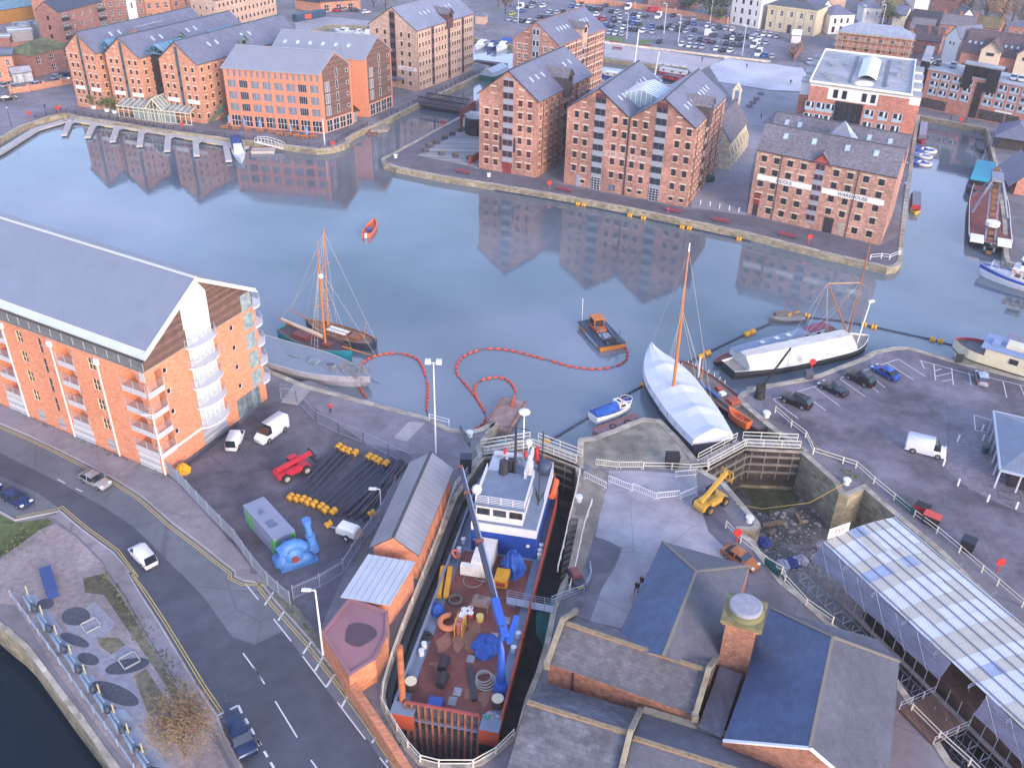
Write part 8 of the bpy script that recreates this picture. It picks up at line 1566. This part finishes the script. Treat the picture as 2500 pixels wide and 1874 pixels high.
def bollard(lab,p,grp=None,r=.14,h=1.0,m_=WRAIL):k=MB().cyl((0,0,0),(0,0,h),r,r*.9,8).ball((0,0,h),r,n=8,m=4).build('bollard',m_);place(k,p);tag(k,lab,'bollard',grp,'thing')
for t,x,y in((23,1650,545),(23,1535,640),(23,1862,540),(23,1855,455),(23,1528,745),(23,1650,915),(23,1900,1050),(23,2140,1110)):bollard('slim white post at the rim of the block paved circle',g(t,x,y),'white posts around the paved circle')
for x,y in((1623,135),(1703,150),(1783,170),(1865,185),(1945,200)):bollard('slim white post closing the lane left of BIDDLE WAREHOUSE',g(12,x,y),'white posts across the island lane',.1)
for i,(t,x,y)in enumerate(((22,2180,335),(22,595,1045),(23,712,900),(22,2035,1220),(21,1820,500),(1,1980,1490),(1,1195,1330),(23,35,330))):k=MB().lathe([(.42,0),(.34,.5),(.55,.62),(.5,.8),(.02,.86)],n=14).build('mooring_bollard',WRAIL);place(k,g(t,x,y));tag(k,'squat white mooring bollard '+('near the stern of the brown barge','on the right edge of the ship dry dock','on the round stone bastion of the empty dry dock','on the left corner of the empty dry dock','at the quay corner left of the ship dry dock','on the quay before the left dock warehouse','at the canal mouth tip of the island quay','below the parked black four-by-four')[i],'bollard',kind='thing')
for i,(x,y)in enumerate(((1450,1285),(1585,1310),(1700,1325),(1820,1345),(1480,1240),(1540,1212),(1610,1172),(1675,1140),(1740,1110))):o=thing('planter','dark square planter marking the edge of the boarded terrace','planter',g(1,x,y),.4,'planters around the boarded terrace');MB().box(-.7,.7,-.45,.45,0,.85).build('box',dirty('3c4152'),o);MB().box(-.62,.62,-.38,.38,.85,1.0).build('planting',dirty('6b5a3a',.9,.5),o)
def bx(label,cat,t,x,y,dx,dy,h,m_,rz=0.,lid=None,name='box'):
 o=thing(name,label,cat,g(t,x,y),rz);MB().loft([[(-dx*s,-dy*s,z),(dx*s,-dy*s,z),(dx*s,dy*s,z),(-dx*s,dy*s,z)]for s,z in((.92,0),(1,h))]).build('body',m_,o);MB().box(-dx*1.03,dx*1.03,-dy*1.03,dy*1.03,h,h+.08).build('lid',lid or m_,o)
SKR=-.65;bx('red waste bin with dark lid against the car park rail','bin',23,1340,1150,.9,.6,1.3,sol('b02834'),SKR,DK,'waste_bin');bx('black and red waste bin with lid ajar next to the red one','bin',23,1420,1235,1.0,.65,1.35,DK,SKR,sol('c0463c'),'waste_bin');bx('dark slate wheeled bin further along the car park rail','bin',23,1725,1450,.8,.75,1.5,sol('20242f'),SKR,None,'waste_bin')
bx('black equipment box on the stained middle pier','box',22,1380,745,.9,.7,1.8,DK,0);bx('dark steel kiosk by the dry dock gate and orange lifebuoy','kiosk',21,1790,790,.75,.7,2.3,sol('2c3040'),0,None,'kiosk');bx('green bin beside the double gabled warehouse','bin',2,1700,1530,.9,.8,1.2,sol('2d4a34'),.3,None,'waste_bin');bx('teal litter bin on the block paved circle','bin',23,1878,640,.35,.35,1.0,sol('1f4a4c'),0,None,'litter_bin');bx('long blue planter trough on the gravel plot','planter',30,425,125,2.3,.6,.9,sol('2d4a86'),2.15,sol('2b4377'),'planter');bx('square blue planter box near the bare bush','planter',30,1405,1290,.8,.9,.9,sol('2d4a86'),2.15,None,'planter');bx('dark notice stand on the quay by the cream houseboat','notice stand',13,1655,1470,.6,.1,1.5,DK,0,None,'notice_stand');bx('grey hinged locker beside the old quay crane','locker',13,390,1600,.6,.5,1.3,sol('4a4c58'),0,None,'locker')
for i,q in enumerate(((21,1745,440,1830,600),(23,1125,1040,1275,1170),(23,30,1580,150,1690),(22,2170,1560,2260,1640))):
 a,c=g(q[0],q[1],q[2],.25),g(q[0],q[3],q[4],.25);o=thing('banner',('green banner on the quay rail by the flood lamp','teal banner with white lettering on the right dry dock rail','teal banner on the left dry dock rail near the bundled bags','teal banner on the dock rail beside the orange coupe')[i],'banner',a);nn=V(((c-a).y,-(c-a).x,0)).normalized()*(.14 if i!=1 else-.14);m=MB();m.bar(a+nn+V((0,0,.45)),c+nn+V((0,0,.45)),.05,.85);m.build('sheet',sol('1d5a58'),o,world=True)
 if i<2 and(c-a).length>2:rz=ang(a,c)if nn.dot(V((0,-1,0)))>0 else ang(c,a);text('T. NIELSEN & COMPANY',min(.36,(c-a).length/14),a.lerp(c,.5)+nn*1.4+V((0,0,.5)),rz,WHITE,o,o)
def fence(label,pts,h,m_,step,w_=.07):
 o=thing('fence',label,'fence',pts[0]);k=MB();f=MB()
 for a,c in zip(pts,pts[1:]):
  n=max(1,int((c-a).length/step));[k.bar(a.lerp(c,i/n),a.lerp(c,i/n)+V((0,0,h)),w_,.02)for i in range(n)];[f.bar(a+V((0,0,z)),c+V((0,0,z)),.06)for z in(.3,h-.3)]
  n=max(1,round((c-a).length/2.8));[f.bar(a.lerp(c,i/n),a.lerp(c,i/n)+V((0,0,h+.1)),.1)for i in range(n+(c is pts[-1]))]
 k.build('pales',m_,o,world=True);f.build('frame',m_,o,world=True)
GALV=sol('98a2b4',.5,.3)
fence('galvanised palisade fence between the pavement and the yard',pl((20,1420,815,1510,895,1760,1165,1990,1400,2130,1600),(31,120,120,310,290)),2.1,GALV,.16,.08);fence('galvanised palisade gate closing the yard in front of the blue pump',pl((31,335,240,560,140,760,20)),2.1,GALV,.2);fence('grey mesh fence along the yard between the compressor and the sheds',pl((21,755,1658,905,1420,1075,1200,1200,960)),2.2,GALV,.14,.03)
HER=[V(p)for p in pl((21,230,190,360,205,525,385,715,475,925,560,1135,660,1360,770))]
for i,(a,c)in enumerate(zip(HER,HER[1:])):
 o=thing('mesh_panel','temporary wire mesh fence panel, %s from the apartment end'%ORD[i],'fence panel',a,0,'temporary mesh panels along the quay');k=MB();[k.bar(p,q,.06)for p,q in((a,a+V((0,0,2))),(c,c+V((0,0,2))),(a+V((0,0,2)),c+V((0,0,2))),(a+V((0,0,.15)),c+V((0,0,.15))))];k.build('frame',GALV,o,world=True);k=MB();[k.bar(a.lerp(c,j/24),a.lerp(c,j/24)+V((0,0,2)),.012)for j in range(1,24)];k.build('mesh',GALV,o,world=True)
for i in range(9):
 t=i/8;p=g(30,215+960*t,250+1330*t);q=g(30,290+960*t,370+1330*t);o=thing('sluice_unit','riverside post, pipe and pump unit repeated along the bank footway','sluice unit',p,ang(p,q),'riverside post and pipe units');MB().cyl((.3,.4,0),(.3,.4,2.2),.09,n=8).build('post',dirty('a89f84',.8),o);k=MB();k.tube([(-.2,0,.5),(1.3,0,.6),(2.2,-.1,.4)],.17,6);k.tube([(0,.25,.9),(1.6,.3,.9)],.1,5);k.build('pipe',dirty('7f93a8',.5),o);k=MB();k.ball((2.3,.25,.5),.5,.35,.5,8,5);k.bar((1.9,.5,.3),(2.6,.9,.5),.15);k.build('pump',dirty('3c4450'),o)
rail('thin grey pipe rail along the river bank footway',pl((30,100,220,420,660,700,1060,1000,1470,1140,1680)),sp=2.5,m=dirty('8795a6',.5),bars=(.4,.9))
pa=pl((30,40,470,230,640,470,960,740,1310,900,1560,990,1700));k=MB();[k.bar(a.lerp(c,f)+V((0,0,-.2)),a.lerp(c,f+.3)+V((0,0,-.2)),.5,.55)for a,c in zip(pa,pa[1:])for f in(.02,.37,.7)];o=k.build('fender_blocks',COPE);tag(o,'weathered fender blocks along the river wall','fender',kind='thing')
for i,(x,y,s)in enumerate(((765,455,.85),(1090,750,.9))):p=g(30,x,y,.06);k=MB();[k.box(*e,0,.12)for e in((-s,s,-s,-s+.12),(-s,s,s-.12,s),(-s,-s+.12,-s,s),(s-.12,s,-s,s))];o=k.build('square_frame',dirty('a9a9a8',.8));place(o,p,.75);tag(o,'white square frame set in the gravel, the %s one'%('upper','lower')[i],'frame',kind='thing')
o=thing('stairs','worn stone stairs descending the right wall of the ship dry dock','stairs',g(22,560,1200));a,c,w0,w1=g(22,525,1200),g(32,385,250),g(22,596,1200),g(32,440,150);m=MB();n=16
for i in range(n):t,u=i/n,(i+1)/n;P4=[a.lerp(c,t),w0.lerp(w1,t),w0.lerp(w1,u),a.lerp(c,u)];m.prism([(p.x,p.y)for p in P4],-7,-.32*i-.1)
m.build('treads',mat('stair stone','77716c',.9,.3,1),o,world=True)
b0=g(22,2120,170);o=thing('quay_crane','old black lattice quay crane leaning over the white covered barge','crane',b0);tp=g(13,245,1345,8.5)-b0;m=MB();m.lathe([(.9,0),(.7,1.2),(.02,1.3)],n=12);m.box(-.6,.6,-.4,.4,1.2,2.2);m.build('base',DK,o);m=MB();u_=tp.normalized();sd=u_.cross(V((0,0,1))).normalized()*.3;B0=V((0,0,1.5));[m.bar(B0+sd*s,tp+sd*s*.3,.12)for s in(1,-1)];[m.bar(B0.lerp(tp,i/12)+sd*(1 if i%2 else-1),B0.lerp(tp,(i+1)/12)+sd*(-1 if i%2 else 1)*.8,.07)for i in range(12)];m.bar((0,0,2),tp,.05);m.build('jib',DK,o);MB().bar(tp,tp+V((0,0,-3.5)),.04).build('hook_rope',DK,o)
for i,(x,y)in enumerate(((175,1590),(255,1575),(330,1555),(10,1400))):k=tarp(.95,.7,20+i).build('bulk_bag',[dirty('b9bcc6'),sol('2d3f80'),dirty('a9a9b4'),sol('39488c')][i]);p=g(23,x,y,-6.5);place(k,p);tag(k,('white sack heap on the dry dock floor, left of the trio','blue tool heap on the dry dock floor, middle of the trio','grey sack heap on the dry dock floor, right of the trio','blue and white bundle alone by the dry dock stone corner')[i],'bag',kind='thing')
area('patch',pl((22,1930,880,2020,800,2211,790),(23,120,860,240,870,330,990,300,1080,180,1120,60,1140),(22,2140,1150,2060,1060),z=-6.46),-6.46,mat('green slime','46492f',.6,.4,.8,big=.3));k=MB();k.tube([g(23,700,895,.9),g(23,400,1060,-2),g(23,0,1110,-2.4),g(22,1920,1070,.5)],.05,5);k=k.build('rope',sol('b99a4a'));tag(k,'long yellow rope sagging across the empty dry dock','rope',kind='thing')
k=MB();k.tube([g(23,x,y,.1)for x,y in((370,490),(520,640),(640,690))],.06,5);k=k.build('rope',sol('b99a4a'));tag(k,'yellow hose lying along the car park rail','hose',kind='thing')
# ---------------------------------------------------------------- painted markings
YL,WL=sol('b9a560',.8),sol('c9c9cd',.8)
def marks(name,segs,m_,z=.03,w=.12):
 k=MB();up=V((0,0,1))
 for a,c in segs:
  n_=(c-a).cross(up);n_=n_.normalized()*w/2;k.face([V((p.x,p.y,z))for p in(a-n_,c-n_,c+n_,a+n_)])
 return tag(k.build(name,m_),kind='structure')
segs=lambda p:list(zip(p,p[1:]))
for nm,kb,sd in(('road_marking',kerbU,1),('road_marking',kerbD[3:15],1)):
 for d in(.35,.62):marks(nm,segs(offs(kb,-d*sd if kb is kerbU else-d,False)),YL,w=.1)
ring(kk_:=MB(),kerbU,.18,.0,1,False,.13);ring(kk_,kerbD,.18,.0,1,False,.13);tag(kk_.build('kerb',CONC),kind='structure')
S2p=lambda t,*v:[(g(t,v[i],v[i+1]),g(t,v[i+2],v[i+3]))for i in range(0,len(v),4)]
marks('road_marking',S2p(20,485,862,550,895,640,940,695,968)+S2p(30,2070,105,2180,240,2050,690,2211,910)+S2p(31,165,400,315,590,410,715,610,980,705,1105,940,1415,180,1095,365,1400,0,810,90,950,480,1590,560,1700,1060,1570,1150,1680),WL,w=.13)
marks('road_marking',S2p(31,90,285,165,175,205,415,275,305,415,695,485,590,515,840,580,725,610,975,680,870,740,1145,800,1030,995,1445,1045,1375,1115,1610,1160,1540)+S2p(30,1820,1225,1885,1190,1940,1165,2010,1130,2010,1130,2040,1195,2070,1240,2095,1285,2120,1325,2145,1375,2170,1420,2195,1470)+S2p(31,25,1420,60,1465,85,1515,115,1565,140,1610,170,1658),WL,w=.22)
marks('bay_marking',S2p(23,95,190,665,10,100,195,310,355,330,130,540,285,440,85,655,245,655,15,870,165,770,-30,985,130)+S2p(13,570,1630,1150,1440,860,1540,1040,1680,1060,1475,1280,1615,1150,1440,1380,1585,1340,1455,1370,1520,1450,1480,1465,1620,1600,1515,1615,1658,1465,1585,1600,1555,1460,1540,1515,1520,1520,1625,1610,1610,1745,1550,1765,1658,1330,1450,1800,1580,1900,1590,2211,1665)+S2p(23,2035,40,2065,175,2180,75,2211,150,1790,320,1930,365,1790,320,1800,450,1800,450,1900,470),WL,w=.13)
far_s=[];
for(x0,y0),(x1,y1),n in(((540,470),(780,520),0),((1100,500),(2180,650),22),((1300,440),(2100,500),16),((1230,300),(2150,400),20),((360,380),(1000,430),12),((380,270),(1320,350),18)):
 for i in range(n):x,y=1400+.226*(x0+(x1-x0)*i/n),.226*(y0+(y1-y0)*i/n);a=gp(x,y);far_s.append((a,a+DBL.v*4.6))
marks('bay_marking',far_s,WL,w=.15)
for i,(a,c)in enumerate(((20,935),(20,800))):pass
# ---------------------------------------------------------------- people
SKIN,HAIR=sol('b98a72',.6),sol('3a2a22',.8)
def person(label,p,rz,coat,legs,sit=False,stride=.22):
 J={'pel':(0,0,.95),'che':(0,.02,1.38),'nec':(0,.02,1.52),'hed':(0,.05,1.66),'top':(0,.04,1.78)}
 E=[('pel','che'),('che','nec'),('nec','hed'),('hed','top')]
 for s,n in((1,'l'),(-1,'r')):
  st=stride*s;J.update({n+'h':(s*.1,0,.92),n+'k':(s*.11,st*.6+.04,.5),n+'f':(s*.11,st,.07),n+'t':(s*.12,st+.2,.05),n+'s':(s*.2,.02,1.42),n+'e':(s*.27,-st*.5,1.14),n+'w':(s*.25,-st*.9+.12,.9),n+'g':(s*.24,-st*.9+.18,.8)})
  if sit:J.update({n+'k':(s*.12,.45,.5),n+'f':(s*.12,.45,.07),n+'t':(s*.12,.65,.05),n+'h':(s*.1,0,.52)})
  E+=[('pel',n+'h'),(n+'h',n+'k'),(n+'k',n+'f'),(n+'f',n+'t'),('che',n+'s'),(n+'s',n+'e'),(n+'e',n+'w'),(n+'w',n+'g')]
 if sit:J={k:(v[0],v[1],v[2]-.42 if k[0]not in 'lr' or k[1]in 'sewg' else v[2])for k,v in J.items()}
 R={'pel':.16,'che':.17,'nec':.06,'hed':.1,'top':.075,'h':.1,'k':.065,'f':.045,'t':.045,'s':.08,'e':.055,'w':.045,'g':.04}
 ks=list(J);me=bpy.data.meshes.new('person');me.from_pydata([J[k]for k in ks],[(ks.index(a),ks.index(c))for a,c in E],[]);o=bpy.data.objects.new('person',me);SC.collection.objects.link(o)
 md=o.modifiers.new('s','SKIN');sv=me.skin_vertices[0].data
 for i,k in enumerate(ks):r=R.get(k,R.get(k[1:],.05));sv[i].radius=(r,r*.8 if k in('pel','che')else r);sv[i].use_root=k=='pel'
 o.modifiers.new('b','SUBSURF').levels=1;bpy.context.view_layer.update()
 m2=bpy.data.meshes.new_from_object(o.evaluated_get(bpy.context.evaluated_depsgraph_get()));o.modifiers.clear();o.data=m2;m2.materials.clear();[m2.materials.append(x)for x in(coat,legs,SKIN,HAIR,DK)]
 for f in m2.polygons:
  z=f.center.z+(.42 if sit and f.center.z>.3 else 0);f.use_smooth=True;hand=abs(f.center.x)>.19 and z<.9
  f.material_index=3 if z>1.73 or(z>1.6 and f.center.y<.03)else 2 if z>1.5 or hand else 0 if z>.82 else 4 if z<.1 else 1
 place(o,p,rz);return tag(o,label,'person',kind='thing')
dkc,jean=sol('23242c',.8),sol('39435c',.8)
for lab,t,x,y,rz,ct,lg,st in(('person in a bright red coat and black trousers walking on the near quay',21,648,302,.4,sol('c3243c',.8),dkc,0),('person in a dark jacket and jeans walking beside the blue slate roof',32,1080,180,2.6,dkc,jean,0),('person in a dark top beside the one in jeans, close to the slate roof',32,1122,130,2.6,sol('3c2a3c',.8),dkc,0),('person in a purple top sitting on the island quay bench',12,1345,212,pi+qz,sol('8c3c78',.8),jean,1),('person in dark clothes walking on the promenade by the car park',2,1637,524,.5,dkc,dkc,0),('person in black walking on the pale setts',2,2012,578,.2,dkc,dkc,0),('person in dark clothes crossing the paved square near the chapel',2,2133,1005,1.2,dkc,dkc,0),('person in black walking alone across the right end of the setts',3,240,716,.3,dkc,dkc,0),('person in a red top standing in the gap beside the black block',3,1300,945,.2,sol('b03038',.8),dkc,0),('person in dark clothes before the quay shops, left of the lifebuoy',3,1588,1018,1.3,dkc,dkc,0),('person in dark clothes before the quay shops, right of the lifebuoy',3,1722,1032,1.3,sol('4c4438',.8),dkc,0),('person in dark clothes on the west quay road',0,385,925,1.5,dkc,jean,0),('person in an orange top by the west quay bend',0,515,930,1.5,sol('b86a48',.8),dkc,0)):person(lab,g(t,x,y)+(V((0,0,0))if not st else V((0,-.1,0))),rz,ct,lg,bool(st))
# ---------------------------------------------------------------- trees and bushes
TRK=mat('bark','4d4038',.95,.3,2)
def tree(name,label,p,h,r,cols_,n=420,leaf=.5,bare=False,seed=1,cat='tree',squash=1.,pot=None,grp=None):
 rr=random.Random(seed);o=thing(name,label,cat,p,0,grp);m=MB();th=h*.35;m.tube([(0,0,0),(.1,0,th),(.15,.1,h*.7)],[.035*h,.025*h,.01*h],6);tips=[]
 for i in range(16 if bare else 8):
  a,e=rr.uniform(0,6.28),rr.uniform(.5,1.25);z0=rr.uniform(th*.5,h*.6);L_=r*rr.uniform(.7,1.1);q=V((cos(a)*L_*cos(e),sin(a)*L_*cos(e),z0+L_*sin(e)));m.cyl((.1,0,z0),q,.012*h,.004*h,5,False);tips.append(q)
  for j in range(5 if bare else 2):d=V((rr.uniform(-1,1),rr.uniform(-1,1),rr.uniform(.1,1.2))).normalized()*r*.5;s=V((.1,0,z0)).lerp(q,rr.uniform(.4,1));m.cyl(s,s+d,.005*h,.002*h,4,False);tips.append(s+d)
 m.build('trunk',TRK,o);m=MB();cl=[V((rr.gauss(0,.42)*r,rr.gauss(0,.42)*r,h*.62+rr.gauss(0,.3)*h*.42*squash))for _ in range(16)]if not bare else tips
 for i in range(n):
  c=rr.choice(cl)+V((rr.gauss(0,.2)*r,rr.gauss(0,.2)*r,rr.gauss(0,.16)*r));m.mi(rr.randrange(len(cols_)));u_=V((rr.uniform(-1,1),rr.uniform(-1,1),rr.uniform(-1,1))).normalized();v_=u_.orthogonal().normalized();s=leaf*rr.uniform(.6,1.3)
  if bare:m.face([c-v_*s*.08,c+u_*s*1.3,c+v_*s*.08])
  else:m.face([c-u_*s*.5,c-v_*s*.35,c+u_*s*.5,c+v_*s*.35])
 m.build('crown',cols_,o)
 if pot:MB().lathe([(.7,0),(.95,.9),(.02,.8)],n=12).build('tub',WHITE,o)
BARE=[mat('twig brown','7d6656',.95,.3,2),mat('twig rust','8a6650',.95,.3,2),mat('twig grey','7a7060',.95,.3,2),mat('twig moss','76704a',.95,.3,2)];DKG=[mat('leaf dark','2c3a2a',.9,.3,2),mat('leaf deep','38462e',.9,.3,2),mat('leaf mid','46543a',.9,.3,2)];OLV=[mat('leaf olive','6a6a42',.9,.3,2),mat('leaf dull','585a3a',.9,.3,2)]
tree('bush','large bare orange brown bush at the bottom edge beside the parked navy car',g(30,1560,1560),4.2,3.4,BARE,6500,.34,True,3,'bush')
for i,(x,y)in enumerate(((795,915),(905,940),(970,955))):tree('potted_tree','potted olive green tree in a white tub, %s of three on the west quay'%('left','middle','right')[i],g(0,x,y),4.2,1.5,OLV,420,.42,False,30+i,pot=1)
tree('evergreen_tree','dark evergreen tree between the white houses',g(3,1045,230),9,3.6,DKG,700,.8,seed=41);tree('evergreen_tree','big dark evergreen tree left of the white townhouse',g(2,1700,165),11,6.5,DKG,1100,1.0,seed=42);tree('evergreen_tree','smaller green tree beside the white townhouse wall',g(2,1790,190),6,4,DKG+OLV,500,.8,seed=43);tree('hedge_bush','dark rounded bush behind the car park brick wall',g(2,1495,80),5,4,DKG,450,.8,seed=44,cat='bush')
for i,(t,x,y,h,r)in enumerate(((3,1720,170,11,5),(3,1860,220,12,6),(3,2000,250,12,6),(3,2110,180,13,7),(3,2190,100,13,7),(3,2040,120,12,6),(3,2170,250,10,5),(2,20,60,9,4),(1,2120,120,9,4),(1,2060,60,9,4),(1,1110,80,8,5),(1,1010,60,6,4))):tree('bare_tree','bare brown winter tree '+('beside the red gabled house at the upper right','in front of the red gabled house at the upper right','above the brick terrace with the mossy roof','in the wood at the right edge, middle','highest in the wood at the right edge','left in the wood at the right edge','lowest in the wood, over the right edge house','behind the car park by the middle distance warehouse','beside the octagonal kiosk, nearer','beside the octagonal kiosk, farther','right of the arched brick range','above the arched brick range')[i],g(t,x,y),h,r,BARE[::2]+OLV[1:],900,.8,True,50+i)
for i,(x,y)in enumerate(((280,440),(255,480),(310,420))):tree('shrub','russet shrub in the brick planter by the gatehouse',g(3,x,y),2.2,1.8,BARE[:2],260,.5,False,70+i,'shrub',grp='russet shrubs in the brick planter')
rr=random.Random(77);m=MB()
for t,x0,y0,x1,y1,n,w_ in((20,150,290,640,505,70,.3),(20,640,540,1200,745,60,.3),(20,1200,740,1400,850,50,.4),(20,0,1500,420,1210,120,.8),(30,880,40,1500,900,220,.5),(30,1500,900,1720,1300,120,.5),(31,180,150,760,900,120,.35),(31,760,900,1300,1640,120,.35),(23,700,800,850,880,90,.5),(33,470,1460,900,1658,0,.5),(0,400,990,560,960,40,.4),(31,1150,330,1240,200,60,.4)):
 for i in range(n):
  f=rr.random();p=g(t,x0+(x1-x0)*f,y0+(y1-y0)*f,.05)+V((rr.gauss(0,w_),rr.gauss(0,w_),0));m.mi(rr.randrange(3));a=rr.uniform(0,6.28);s=rr.uniform(.12,.32);m.face([p,p+V((cos(a)*s,sin(a)*s,s*.8)),p+V((cos(a+.9)*s,sin(a+.9)*s,s*.5))])
tag(m.build('weeds',[DKG[2],OLV[0],mat('leaf fresh','5f7038',.9,.3,2)]),'tufts of weeds growing along walls, verges and kerbs','weeds',kind='stuff')
a,c=g(0,1775,1040),g(0,1875,900,4.2);o=thing('fire_escape','dark green external staircase against the side of the right malt warehouse','stairs',a);GS=sol('2f5f52',.6);m=MB();c0=V((c.x,c.y,0));[m.bar(a.lerp(c,i/14)+V((.5,.3,0)),a.lerp(c,i/14)-V((.5,.3,0)),.3,.08)for i in range(15)];m.build('treads',GS,o,world=True);m=MB();[m.bar(a+V((s,s*.6,.9)),c+V((s,s*.6,.9)),.08)for s in(-.5,.5)];[m.bar(a+V((s,s*.6,0)),c+V((s,s*.6,0)),.2)for s in(-.5,.5)];m.bar(c0,c,.2);m.bar(c0+V((1.5,1,0)),c+V((1.5,1,0)),.2);m.bar(c,c+V((2,1.3,0)),1.4,.1);m.build('frame',GS,o,world=True)
c=g(32,570,90);o=thing('plant_trailer','small dark plant trailer with yellow plate inside crowd barriers by the ship gangway','trailer',c,1.9);MB().box(-1.6,1.2,-.6,.6,.45,1.1).build('body',dirty('3c3c44'),o);MB().box(-1.64,-1.6,-.4,.4,.5,.9).build('plate',sol('c9b02a'),o);MB().box(-.6,.9,-.4,.5,1.1,1.5).build('engine',dirty('7a4444'),o)
for s in(1,-1):wheel_mb(0,s*.7,.35).build('wheel',[DK,DK],o)
rail('grey barrier fence looped round the small plant trailer',pl((32,370,270,640,170,700,60),(22,690,1610)),sp=2.0,m=GALV,bars=(.2,.6,1.05))
for i,(x0,y0,x1,y1)in enumerate(((0,1255,190,1215),(290,1160,330,1230),(60,1330,110,1290))):
 a,c=g(23,x0,y0,-6.1),g(23,x1,y1,-6.1);k=MB().bar(a,c,.5,.5).build('timber_baulk',dirty('7d6a5c',.9,.3));tag(k,('longest weathered timber baulk on the empty dock floor','short upright leaning timber block on the empty dock floor','short timber baulk on the empty dock floor near the stone corner')[i],'timber',kind='thing')
m=MB()
for i in range(420):p=g(23,rr.uniform(-60,520),rr.uniform(1130,1640),-6.47);s=.05+.22*rr.random()**3;m.mi(rr.randrange(3));m.box(p.x-s,p.x+s,p.y-s*.7,p.y+s*.7,-6.5,-6.5+s*.8)
tag(m.build('rubble',[dirty('8d8a88',.9),dirty('5d5650',.9),dirty('a39c96',.9)]),'loose rubble and debris strewn over the empty dry dock floor','rubble',kind='stuff')
# ================================================================ HAZE
hz=MB().box(-420,420,-20,620,-9,78).build('haze',None or mat('haze_air','ffffff',kind='solid'));tag(hz,kind='stuff')
hm=_M['haze_air'];t=hm.node_tree;t.nodes.clear();ov=t.nodes.new('ShaderNodeOutputMaterial');pv=t.nodes.new('ShaderNodeVolumePrincipled');pv.inputs['Color'].default_value=(.86,.9,1,1);pv.inputs['Density'].default_value=.00018;t.links.new(pv.outputs[0],ov.inputs['Volume'])
